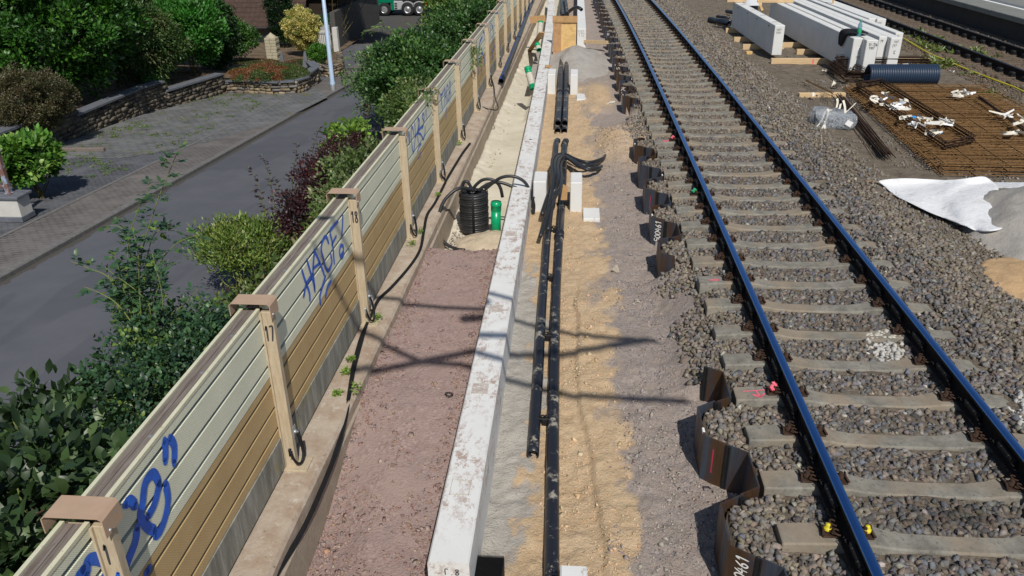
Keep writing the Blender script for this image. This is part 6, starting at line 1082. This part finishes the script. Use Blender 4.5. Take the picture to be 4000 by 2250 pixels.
# ------------------------------------------------------------------ storage yard right of the track
def make_storage():
    ZG = -.32
    def timber(a, b, w, h, lab, mat='fresh_wood', paint=None, grp='timber bearers in the storage yard'):
        a, b = Vector(a), Vector(b); d = b-a; o = MB(); o.cbox((0, 0, 0), (d.length, w, h), .006); q = o.build('timber_bearer', M[mat]); t = thing('timber_bearer', lab, 'timber', tuple(a), grp, math.atan2(d.y, d.x)); q.name = 'squared_timber'; q.parent = t
        if paint: o = MB(); o.box((d.length*paint-.02, -.003, .005), (d.length*paint+.02, .0, h-.005)); o.build('paint_mark', M['paint_pink']).parent = t
        return t
    # stacked L-shaped concrete beams; every beam is its own thing
    def beam(pxl, pyl, pxr, pyr, ylen, lab, zt=.62, texts=(), h=.82, drift=-.026, notch=None, sticker=False):
        a, b = at(pxl, pyl, zt), at(pxr, pyr, zt); w = max(.2, b.x-a.x); y = (a.y+b.y)/2; t = thing('concrete_beam', lab, 'concrete beam', (a.x, y, zt-h), 'white concrete beams in the storage yard'); o = MB(); L = ylen; o.cbox((0, 0, 0), (w, L, h), .012)
        o = o.build('beam_body', M['white_concrete'], None); o.data.transform(Matrix(((1, drift, 0, 0), (0, 1, 0, 0), (0, 0, 1, 0), (0, 0, 0, 1)))); o.parent = t
        for s, u, v, hh, mt in texts: o = MB(); write(o, s, hh, .0055, lambda p, q, u=u, v=v: (u+p, -.003, v+q), .6); o.build('written_number', M[mt]).parent = t
        if sticker:
            o = MB(); o.box((.12, -.004, .42), (.27, -.001, .60)); o.build('product_label', M['label_white']).parent = t; o = MB(); write(o, 'CE', .03, .003, lambda p, q: (.16+p, -.0055, .55+q))
            for k in range(4): o.box((.135, -.006, .52-k*.025), (.135+.08+.03*(k % 2), -.0045, .526-k*.025))
            o.build('label_print', M['ink']).parent = t
        return t
    T = beam(3336, 150, 3382, 150, 8.6, 'front beam of the long stack, with a jacket and a bottle on its end', texts=(('19', .2, .70, .07, 'ink'), ('1107', .12, .32, .06, 'pencil'), ('K', .15, .22, .06, 'pencil')), sticker=True)
    beam(3387, 157, 3433, 157, 8.6, 'second beam of the long stack, numbered 31-726 and 1107', texts=(('31-726', .06, .68, .06, 'ink'), ('1107', .08, .6, .055, 'ink'))); beam(3436, 143, 3454, 143, 8.8, 'narrow beam squeezed behind the second beam of the long stack', texts=(('19', .04, .68, .06, 'ink'), ))
    beam(3482, 148, 3525, 148, 9.3, 'right-hand beam of the long stack, marked K', texts=(('1107', .08, .70, .05, 'pencil'), ('297', .06, .60, .06, 'pencil'), ('K', .12, .42, .09, 'ink'))); beam(3500, 128, 3516, 128, 9, 'narrow beam end showing behind the right-hand beam of the long stack', texts=(('15', .03, .7, .06, 'pencil'),))
    beam(3427, 74, 3463, 74, 7.5, 'rear beam beyond the long stack, nearest the far track', texts=(('1107', .02, .68, .05, 'pencil'),)); beam(3395, 72, 3424, 72, 7.5, 'rear beam beyond the long stack, left of the last one')
    A = beam(3030, 100, 3066, 98, 5.8, 'single white beam standing apart on timber bearers left of the long stack', texts=(('12297', .05, .68, .045, 'pencil'), ('12107', .05, .6, .045, 'pencil')))
    for k, yy in enumerate((.7, 2.2, 3.5, 5.0)):
        o = MB(); o.cbox((-.004-.026*yy, yy-.05, .70), (.004-.026*yy, yy+.05, .74), .001); o.build('lifting_slot', M['ink']).parent = A; o = MB(); o.cbox((.08-.026*yy, yy-.05, .816), (.24-.026*yy, yy+.03, .823), .001); o.build('top_pocket', M['slab_grey']).parent = A
    # bearers under the beams
    for (x0, y0, x1, y1), lab, pnt, z in (((3012, 248, 3520, 246), 'long timber bearer with a red mark under the near end of the long stack', .32, -.32), ((3056, 184, 3300, 190), 'timber bearer between the single beam and the long stack, middle one', None, -.32), ((3112, 211, 3300, 214), 'short timber bearer under the long stack, behind the red-marked one', None, -.32), ((2901, 191, 3070, 196), 'timber bearer under the near part of the single beam', None, -.32), ((2867, 162, 2990, 166), 'timber bearer under the middle of the single beam', None, -.32), ((2835, 126, 2950, 130), 'timber bearer under the far end of the single beam', None, -.32), ((3480, 248, 3629, 246), 'timber bearer projecting to the right of the long stack', None, -.3)):
        a, b = at(x0, y0, z), at(x1, y1, z); b.y = a.y+.02; timber((a.x, a.y, z-.03), (b.x, b.y, z-.03), .12, .16, lab, paint=pnt)
    a, b = at(2916, 213, -.32), at(2940, 213, -.32); timber((a.x, a.y, -.33), (b.x, b.y+.05, -.33), .12, .09, 'stub of yellow timber on the ground by the single beam', 'form_ply')
    a, b = at(3122, 381, -.33), at(3303, 379, -.33); timber((a.x, a.y, -.34), (b.x, b.y, -.34), .14, .10, 'loose pale timber lying by the plastic-wrapped bundle')
    a, b = at(2840, 8, .64), at(2917, 9, .64); timber((a.x, a.y, .63), (b.x, a.y, .63), .25, .1, 'pale timber laid across the far end of the single beam'); a, b = at(2962, 10, .64), at(3104, 11, .64); timber((a.x, a.y, .63), (b.x, a.y, .63), .25, .1, 'pale timber laid across the far end of the long stack')
    a = aty(2978, 38, 28.5); b = aty(2958, -8, 28.9); o = MB(); d = b-a; o.tube([a-d*.1, b], .045, 4, smooth=False); tag(o.build('timber_prop', M['form_ply']), 'orange timber prop leaning between the single beam and the long stack', 'timber prop'); a = aty(3251, 21, 29); o = MB(); o.tube([a-Vector((0, 0, 1.2)), a+Vector((.02, 0, .6))], .035, 4, smooth=False); tag(o.build('timber_stake', M['form_ply']), 'orange wooden stake standing behind the long stack', 'stake')
    a, b, c = at(2920, 18, -.3), at(2972, 2, -.3), at(2940, -10, -.3); o = MB(); o.grid([[tuple(at(px, py, .05+.12*math.sin(px*.08)))for py in (22, 12, 2, -8)] for px in (2908, 2925, 2942, 2960, 2976)]); tag(o.build('fleece_bundle', M['fleece']), 'white fleece heap behind the single beam', 'fleece')
    # bundle of black tubes at the left of the single beam
    for k, (x0, y0, x1, y1, r) in enumerate(((2772, 76, 2850, 92, .1), (2800, 64, 2850, 70, .05), (2838, 44, 2870, 50, .07), (2808, 78, 2856, 84, .06))):
        a, b = at(x0, y0, -.2), at(x1, y1, -.2); o = MB(); o.pipe([a, b], r, .012, 12); tag(o.build('black_pipe', M['duct_black_clean']), 'black pipe offcut beside the single white beam, %s' % ['thickest in front', 'thin upper one', 'farthest one', 'middle one'][k], 'pipe', 'black pipe offcuts')
    # bottle and jacket
    e = at(3353, 142, .62); t = thing('bottle', 'half-empty clear green-capped bottle standing on the end of the front beam', 'bottle', tuple(e)); s = 1.35; o = MB(); o.lathe(e, [(0, .003), (.036*s, .004), (.04*s, .02*s), (.038*s, .1*s), (.04*s, .19*s), (.034*s, .225*s), (.016*s, .27*s), (.014*s, .295*s), (0, .296*s)], 16); o.build('bottle_body', M['bottle_plastic'], t); o = MB(); o.lathe(e, [(.0415*s, .06*s), (.0415*s, .14*s)], 16); o.build('label_band', M['bottle_label'], t); o = MB(); o.lathe(e, [(.0175*s, .28*s), (.0175*s, .305*s), (0, .306*s)], 10); o.build('cap', M['green_pvc'], t)
    A0, B0 = at(3336, 150, .62), at(3382, 150, .62); r = np.random.default_rng(4); rows = []
    prof = [(-.03, .46), (-.035, .55), (-.03, .65), (-.025, .76), (.0, .835), (.08, .85), (.18, .84), (.28, .85), (.36, .845), (.44, .84), (.5, .80)]
    for i, (dx, dz) in enumerate(prof):
        row = []; w = [.22, .34, .45, .6, .75, .8, .7, .66, .62, .5, .3][i]
        for k in range(9): f = k/8-.5; row.append((A0.x+dx+r.normal()*.012-.02, A0.y+.62+f*w+.16*(i < 4), .62-.82+dz+.022+.045*abs(math.sin(k*1.7+i*1.1))+r.normal()*.006))
        rows.append(row)
    o = MB(); o.grid(rows); q = o.build('jacket', M['jacket']); q.modifiers.new('thick', 'SOLIDIFY').thickness = .03; q.modifiers.new('sub', 'SUBSURF').render_levels = 2; tag(q, 'black jacket thrown over the end of the front beam behind the bottle', 'jacket')
    # corrugated pipe
    a, b = at(3386, 337, ZG), at(3655, 338, ZG); y0 = (a.y+b.y)/2; R0 = .255; n = 30; L = (b-a).length; d = (b-a).normalized(); base = a+Vector((0, .1, R0)); prof = []
    for k in range(n): u = L*k/n; w = L/n; prof += [(R0-.022, u), (R0-.02, u+w*.12), (R0, u+w*.28), (R0, u+w*.78), (R0-.02, u+w*.94)]
    t = thing('corrugated_pipe', 'short dark blue corrugated drain pipe lying in front of the rebar bundle', 'pipe', tuple(a)); o = MB(); o.lathe(base, prof, 26, d); o.lathe(base, [(R0-.035, L*.99), (R0-.035, .0), (R0-.022, 0)], 26, d); o.build('pipe_wall', M['corrugated_blue'], t); o = MB(); o.lathe(base, [(R0-.04, L*.5), (0, L*.5)], 26, d); o.build('bore_shade', M['hole_shade'], t)  # black disc across the pipe stands in for the shade inside
    # rebar
    def bars(segs, r, name='bars', mat='rebar', parent=None):
        V, F = [], []
        for a, b in segs:
            a, b = Vector(a), Vector(b); d = (b-a).normalized(); u = d.orthogonal().normalized()*r; w = d.cross(u); k = len(V); V += [a+u, a+w, a-u, a-w, b+u, b+w, b-u, b-w]; F += [(k, k+1, k+5, k+4), (k+1, k+2, k+6, k+5), (k+2, k+3, k+7, k+6), (k+3, k, k+4, k+7)]
        return npmesh(name, np.array([v[:] for v in V]), np.array(F), M[mat], parent)
    O, X1, Y1 = Vector((6.45, 19.9, 0)), Vector((1, -.02, 0)), Vector((-.06, -1, 0)); r = np.random.default_rng(6)
    for m, (ox, oy, wx, wy, z, lab) in enumerate(((0, 0, 3.0, 6.85, -.29, 'lowest rusty reinforcement mesh of the pile on the ground'), (.06, .12, 3.1, 6.6, -.255, 'second rusty reinforcement mesh of the pile'), (-.05, .3, 3.05, 6.3, -.22, 'third rusty reinforcement mesh of the pile'), (.1, .05, 3.1, 6.7, -.185, 'topmost rusty reinforcement mesh, under the stirrups and straps'))):
        segs = []; o = O+X1*ox+Y1*oy
        for u in np.arange(0, wy, .1): segs.append((o+Y1*u+Vector((r.uniform(-.03, .03), r.normal()*.008, z+r.normal()*.006)), o+Y1*u+X1*wx+Vector((r.uniform(-.03, .03), r.normal()*.012, z+r.normal()*.008))))
        for v in np.arange(.05, wx, .5): segs.append((o+X1*v+Vector((0, 0, z+.012)), o+X1*v+Y1*wy+Vector((0, 0, z+.012))))
        tag(bars(segs, .009, 'reinforcement_mesh'), lab, 'rebar mesh', 'reinforcement meshes')
    def stirrup_stack(corners, n, dz, z0, jit, name, lab, mat='rebar_dark', r0=.008):
        segs = []; q = np.random.default_rng(n)
        for k in range(n):
            o = Vector((q.normal()*jit, q.normal()*jit, z0+k*dz)); P = [Vector((c[0], c[1], 0))+o for c in corners]
            for i in range(4): segs.append((P[i], P[(i+1) % 4]))
            segs.append((P[0]+Vector((.0, -.02, 0)), P[0]+Vector((.08, -.09, 0))))
        return tag(bars(segs, r0, name, mat), lab, 'rebar stirrups', 'bundled stirrups')
    z = -.14; c = [at(3345, 342, z), at(3440, 326, z), at(3805, 552, z), at(3690, 578, z)]; stirrup_stack([(p.x, p.y) for p in c], 9, .016, -.155, .014, 'stirrup_bundle', 'long rectangular bundle of dark stirrups lying on the topmost mesh')
    a, b = at(3325, 330, -.3), at(3625, 296, -.3); stirrup_stack([(a.x, a.y+1.3), (b.x-.0, a.y+1.25), (b.x, a.y+1.6), (a.x+.05, a.y+1.65)], 26, .017, -.3, .03, 'stirrup_bundle', 'tall stack of dark stirrups behind the corrugated pipe'); stirrup_stack([(a.x-.12, a.y+.25), (a.x+.45, a.y+.2), (a.x+.3, a.y+1.7), (a.x-.1, a.y+1.6)], 16, .02, -.3, .045, 'stirrup_bundle', 'untidy stack of dark stirrups at the open end of the corrugated pipe')
    segs = []; a, b = at(3282, 385, -.28), at(3462, 615, -.28)
    for k in range(26): o = Vector((r.normal()*.06, r.normal()*.03, r.uniform(0, .09))); segs.append((a+o+Vector((0, r.uniform(-.2, .2), 0)), b+o*1.0+Vector((r.normal()*.03, r.uniform(-.15, .15), 0))))
    tag(bars(segs, .008, 'rebar_bars', 'rebar_dark'), 'bundle of straight dark reinforcing bars beside the plastic-wrapped parcel', 'rebar')
    segs = []; a, b = at(3142, 322, -.26), at(3250, 375, -.2)
    for k in range(6): o = Vector((r.normal()*.08, r.normal()*.08, r.uniform(0, .05))); segs.append((a+o, b+o))
    for k in range(4): p = a.lerp(b, .75+.08*k); segs.append((p, p+Vector((-.15, -.5, 0))))
    tag(bars(segs, .006, 'rebar_bars', 'rebar'), 'few thin bent bars sticking out over the loose timber', 'rebar'); a = at(3820, 382, -.1); b = at(4010, 520, -.1); segs = [(a+Vector((r.normal()*.03, 0, r.uniform(0, .04))), b+Vector((r.normal()*.03, 0, r.uniform(0, .04)))) for k in range(7)]; tag(bars(segs, .009, 'rebar_bars', 'rebar_dark'), 'dark straight bars along the right edge of the mesh pile', 'rebar')
    # wrapped parcel
    c = at(3262, 500, -.3); t = thing('wrapped_parcel', 'clear plastic-wrapped parcel with loose tan straps beside the rebar bundle', 'parcel', (c.x, c.y, -.32)); rr = np.random.default_rng(2); o = MB(); rows = []; nx, ny = 12, 22; wx, wy, hz = .40, .30, .33
    for i in range(nx+1):
        f = i/nx*2-1; row = []
        for k in range(ny): a = 2*math.pi*k/ny; cs, sn = math.cos(a), math.sin(a); e = (abs(cs)**9+abs(sn)**9)**(-1/9); s = (1-.25*max(0, abs(f)-.75)/.25); row.append((c.x+wx*f+rr.normal()*.014, c.y+.2+wy*cs*e*s+rr.normal()*.014, -.17+hz*.5*sn*e*s*(1.1-.25*f)+rr.normal()*.014))
        rows.append(row+[row[0]])
    o.grid(rows); o.add(rows[0][:-1], [tuple(range(ny))]); o.add(rows[-1][:-1], [tuple(reversed(range(ny)))]); q = o.build('plastic_wrap', M['plastic_film'], t)
    o = MB(); 
    for k in range(10): o.cbox((c.x-.34+.068*k, c.y+.02, -.29), (c.x-.34+.068*k+.06, c.y+.36, -.10-.07*(k % 3)/3), .01)
    o.build('wrapped_goods', M['gate_grey'], t); o = MB(); o.add([(c.x+.18, c.y-.125, -.1), (c.x+.30, c.y-.12, -.16), (c.x+.24, c.y-.13, -.25), (c.x+.13, c.y-.13, -.19)], [(0, 1, 2, 3)]); o.build('paper_label', M['label_white'], t)
    for P in ([(3205, 512), (3222, 480), (3236, 440), (3232, 425)], [(3170, 508), (3195, 490), (3215, 460), (3225, 432), (3250, 430)], [(3182, 518), (3205, 508), (3220, 505), (3221, 480)], [(3300, 443), (3330, 415), (3343, 402)], [(3302, 440), (3300, 415), (3294, 392)], [(3268, 420), (3272, 400), (3270, 385)], [(3280, 425), (3284, 405)]):
        pts = [aty(px, py, c.y-.13+.28*(500-py)/110) for px, py in P]; o = MB(); o.ribbon(smooth_path(pts, 4), .024, (.8, .1, .35)); o.build('loose_strap', M['strap_white'], t)
    # cut straps on the meshes
    sp = [(3450, 380, 'white strap loop hooked on the far side of the stirrup frame', 0), (3425, 395, 'tan strap tail lying inside the stirrup frame', 0), (3410, 402, 'grey strap piece over the left side of the stirrup frame', 0), (3530, 405, 'tan strap tail just right of the stirrup frame', 0), (3490, 415, 'white strap with a blue tag in the middle of the stirrup frame', 1), (3520, 432, 'grey tangled strap inside the stirrup frame', 0), (3540, 470, 'white strap with two blue tags, upper one of the tangle', 1), (3600, 476, 'long white strap running across to the right of the frame', 0), (3650, 490, 'big knot of white straps at the near end of the stirrup frame', 0), (3570, 500, 'white strap curled over the left side bars', 0), (3640, 530, 'white strap ring with a blue tag at the lower left of the frame', 1), (3720, 488, 'tan strap scrap on the right side bars', 0), (3770, 378, 'row of crumpled tan strap ends on the far part of the mesh', 0), (3925, 460, 'white paper-like strap scrap by the right edge of the mesh', 0), (3980, 490, 'white strap loop cut by the right edge of the photo', 0), (3965, 530, 'white striped strap scrap near the right edge of the photo', 0), (3392, 245, 'white strap bow on the tall stirrup stack, left one', 0), (3535, 262, 'white strap bow on the tall stirrup stack, right one', 0)]
    for k, (px, py, lab, blue) in enumerate(sp):
        q = np.random.default_rng(100+k); z = -.06 if k < 16 else .12; c0 = at(px, py, z-.06) if k < 16 else aty(px, py, at(3325, 330, -.3).y+1.22); t = thing('cut_strap', lab, 'strap', tuple(c0), 'cut straps on the rebar'); big = 1.7 if k in (8, 12) else 1.0
        for m in range(2 if big == 1 else 5):
            ph = q.uniform(0, 6.28); pts = []; e = Vector((q.uniform(-.1, .1), q.uniform(-.08, .08), 0))*big
            for i in range(6): a = ph+i*.8; pts.append(c0+e+Vector(((i-2.5)*.06*math.cos(ph)+.07*q.normal(), (i-2.5)*.06*math.sin(ph)+.07*q.normal(), .025+.05*abs(q.normal()))))
            o = MB(); ws = [Vector((q.normal(), q.normal()+.6, .5+.5*abs(q.normal()))).normalized()*.022 for _ in range(21)]; ws = [sum(ws[max(0, i-3):i+4], Vector())/7*1.5 for i in range(21)]; o.ribbon(smooth_path(pts, 4), ws); s = o.build('strap_band', M['strap_white' if (k*3+m) % 4 else 'label_white'], t)
        if blue: o = MB(); p = c0+Vector((.13, -.02, .07)); o.obox(p, (.035, 0, 0), (0, .02, .012), (0, -.003, .006)); o.build('blue_tag', M['strap_blue'], t)
    # fleece sheet
    B = [[(3420, 706), (3480, 698), (3560, 695), (3640, 702), (3700, 706), (3780, 698), (3848, 684)], [(3440, 716), (3500, 718), (3570, 720), (3650, 722), (3720, 720), (3800, 716), (3870, 708)], [(3465, 738), (3520, 742), (3590, 748), (3660, 742), (3710, 735), (3790, 722), (3890, 718)], [(3495, 768), (3550, 775), (3610, 785), (3670, 790), (3700, 770), (3740, 752), (3900, 735)], [(3560, 795), (3600, 808), (3650, 822), (3700, 830), (3730, 815), (3790, 800), (3910, 790)], [(3640, 838), (3665, 846), (3700, 855), (3745, 866), (3765, 855), (3820, 850), (3920, 850)], [(3740, 866), (3752, 872), (3768, 882), (3790, 893), (3815, 905), (3850, 905), (3930, 900)]]
    rows = []
    for i, row in enumerate(B):
        rr_ = []
        for k, (px, py) in enumerate(row): z = -.24+.035*math.sin(i*1.9+k*1.3)+.02*math.sin(i*4.1-k*3.3)+(.06 if i == 0 else 0)+.09*math.exp(-((k-4.2+(3-i)*.2)/.7)**2)*(1 if i in (2, 3, 4) else .4)+(.09*sm(4, 6, k)); rr_.append(tuple(at(px, py, z)))
        rows.append(rr_)
    o = MB(); o.grid(rows); q = o.build('fleece_sheet', M['fleece']); q.modifiers.new('s', 'SUBSURF').render_levels = 3; d = q.modifiers.new('thick', 'SOLIDIFY'); d.thickness = .008; tag(q, 'crumpled white fleece sheet spread on the ballast beside the mesh pile', 'fleece sheet')
    o = MB(); o.grid([[tuple(at(px, py, -.2+.12*(px-3880)/120)) for px in (3880, 3920, 3960, 4010, 4080)] for py in (712, 722, 735)]); tag(o.build('fleece_sheet', M['fleece']), 'strip of white fleece showing behind the large sand heap at the right edge', 'fleece sheet')
    a, b = at(3386, 726, -.3), at(3421, 726, -.3); timber((a.x, a.y, -.32), (b.x, b.y, -.32), .1, .085, 'short weathered timber block holding down the corner of the fleece', 'brown_ply')
    # cable trough covers, cable, small litter
    first = None
    for k in range(22):
        y = 17.6+.52*k; x = 4.72+.012*(23-y)*.5
        if k in (3, 9): continue
        o = None
        if first is None: o = MB(); o.cbox((-.14, 0, -.06), (.14, .5, .0), .008); o = o.build('cable_trough_cover', M['slab_grey']); tag(o, 'flat half-buried concrete cable trough cover in the row right of the track', 'trough cover', 'cable trough covers'); first = o
        else: o = first.copy(); C.objects.link(o)
        o.location = (x+rng.normal()*.006, y, -.262+rng.normal()*.006); o.rotation_euler = (rng.normal()*.01, rng.normal()*.02, .01)
    pts = [Vector((q.x, q.y, float(yard_h(q.x, q.y))+.05)) for q in (at(px, py, -.26) for px, py in ((3500, 140), (3525, 157), (3580, 190), (3640, 225), (3700, 250), (3750, 271), (3830, 303), (3900, 331), (3960, 352), (4010, 378), (4060, 400)))]; o = MB(); o.tube(smooth_path(pts, 5), .022, 8); tag(o.build('hose', M['cable_yellow']), 'long yellow hose running along the far track towards the right edge', 'hose')
    a, b = at(3703, 278, -.28), at(3749, 286, -.28); o = MB(); o.cbox((a.x, min(a.y, b.y)-.02, -.31), (b.x, max(a.y, b.y), -.25), .01); tag(o.build('white_bar', M['label_white']), 'small pale plastic bar on the stones below the yellow hose', 'plastic bar')
    for k, (px, py, s, lab) in enumerate(((3265, 345, .12, 'upright scrap of clear plastic beyond the loose timber'), (3182, 386, .08, 'crumpled clear scrap beside the left end of the loose timber'), (3010, 443, .09, 'crumpled clear plastic scrap on the ballast near the right rail'), (3216, 289, .1, 'flat white scrap in front of the long stack'), (3812, 314, .08, 'flat pale scrap right of the corrugated pipe'))):
        c = at(px, py, -.3); q = np.random.default_rng(k+50); o = MB(); o.grid([[(c.x+s*(i-1)*.7+q.normal()*s*.2, c.y+s*(j-1)*.5, -.29+abs(q.normal())*s*.9) for i in range(3)] for j in range(3)]); tag(o.build('plastic_scrap', M['strap_white']), lab, 'scrap', 'plastic scraps in the yard')
    P = []
    for px, py, n, s in ((3640, 165, 26, .3), (3700, 200, 34, .35), (3620, 250, 22, .25), (3790, 222, 14, .3), (3860, 380, 6, .12), (3560, 140, 16, .25), (3670, 268, 14, .25)):
        c = at(px, py, -.3)
        for _ in range(n): x, y = c.x+rng.normal()*s, c.y+rng.normal()*s*1.6; P.append((x, y, float(yard_h(x, y))))
    leaf_cloud_flat('grass', P, 16, .17, [(.12, .19, .04), (.18, .23, .07), (.2, .19, .09)], 'stuff')
    # platform
    def pl(px, py): return at(px, py, .42)
    a, b = pl(3670, 0), pl(4000, 60); k = (b.x-a.x)/(b.y-a.y)*.3; x0 = 13.75; t = thing('platform', 'grey station platform with a white edge line in the top right corner', 'platform', (x0, 20, -.3)); zt = .42
    o = MB(); o.box((x0+.18, 8, -.5), (x0+9, 62, zt-.12)); o.build('platform_wall', M['platform_face'], t); o = MB()
    for j in range(18): o.cbox((x0, 8+3*j+.008, zt-.17), (x0+.9, 11+3*j-.008, zt), .015)
    o.build('edge_slab', M['platform_top'], t); o = MB(); o.box((x0+.9, 8, zt-.13), (x0+9, 62, zt-.004)); o.build('platform_surface', M['platform_top'], t); o = MB(); o.box((x0+1.02, 8, zt-.004), (x0+1.17, 62, zt+.0)); o.build('edge_line', M['line_white'], t); o = MB(); o.box((x0+1.2, 8, zt-.004), (x0+1.5, 62, zt-.001)); o.build('tactile_strip', M['slate'], t)
make_storage()

# ------------------------------------------------------------------ overhead line cantilever above and behind the camera: it throws the blurred shadows
def make_overhead():
    def up(px, py, zg, H): p = at(px, py, zg); k = (H-zg)/(-TRAVEL.z); return p-TRAVEL*k
    t = thing('overhead_line_cantilever', 'overhead line cantilever above the camera, seen only by its soft shadows on the ground', 'overhead line', tuple(up(1900, 1400, -.6, 6.4)))
    H = 6.6
    def tube(name, pts, r): b = MB(); b.tube(pts, r, 8); b.build(name, M['galv'], t)
    tube('stay_tube', [up(1170, 1165, -.6, H), up(1582, 1194, -.6, H), up(1889, 1215, -.6, H), up(2100, 1279, -.64, H), up(2300, 1325, -.64, H), up(2560, 1343, -.62, H)], .038)
    tube('bracket_tube', [up(1380, 1470, -.6, H+.3), up(1854, 1376, -.6, H+.3), up(2180, 1392, -.64, H+.3), up(2520, 1338, -.62, H+.3)], .05)
    tube('registration_tube', [up(1300, 1270, -.6, H-.3), up(1500, 1353, -.6, H-.3), up(1650, 1419, -.6, H-.3), up(1800, 1430, -.6, H-.3), up(2000, 1497, -.66, H-.3), up(2240, 1553, -.66, H-.3), up(2680, 1572, -.62, H-.3)], .04)
    b = MB(); c = up(1880, 1178, -.17, H); b.lathe(c, [(.05, -.2), (.09, -.15), (.05, -.1), (.09, -.05), (.05, 0), (.09, .05), (.05, .1)], 12, (1, 0, .2)); b.build('insulator', M['rust'], t)
make_overhead()
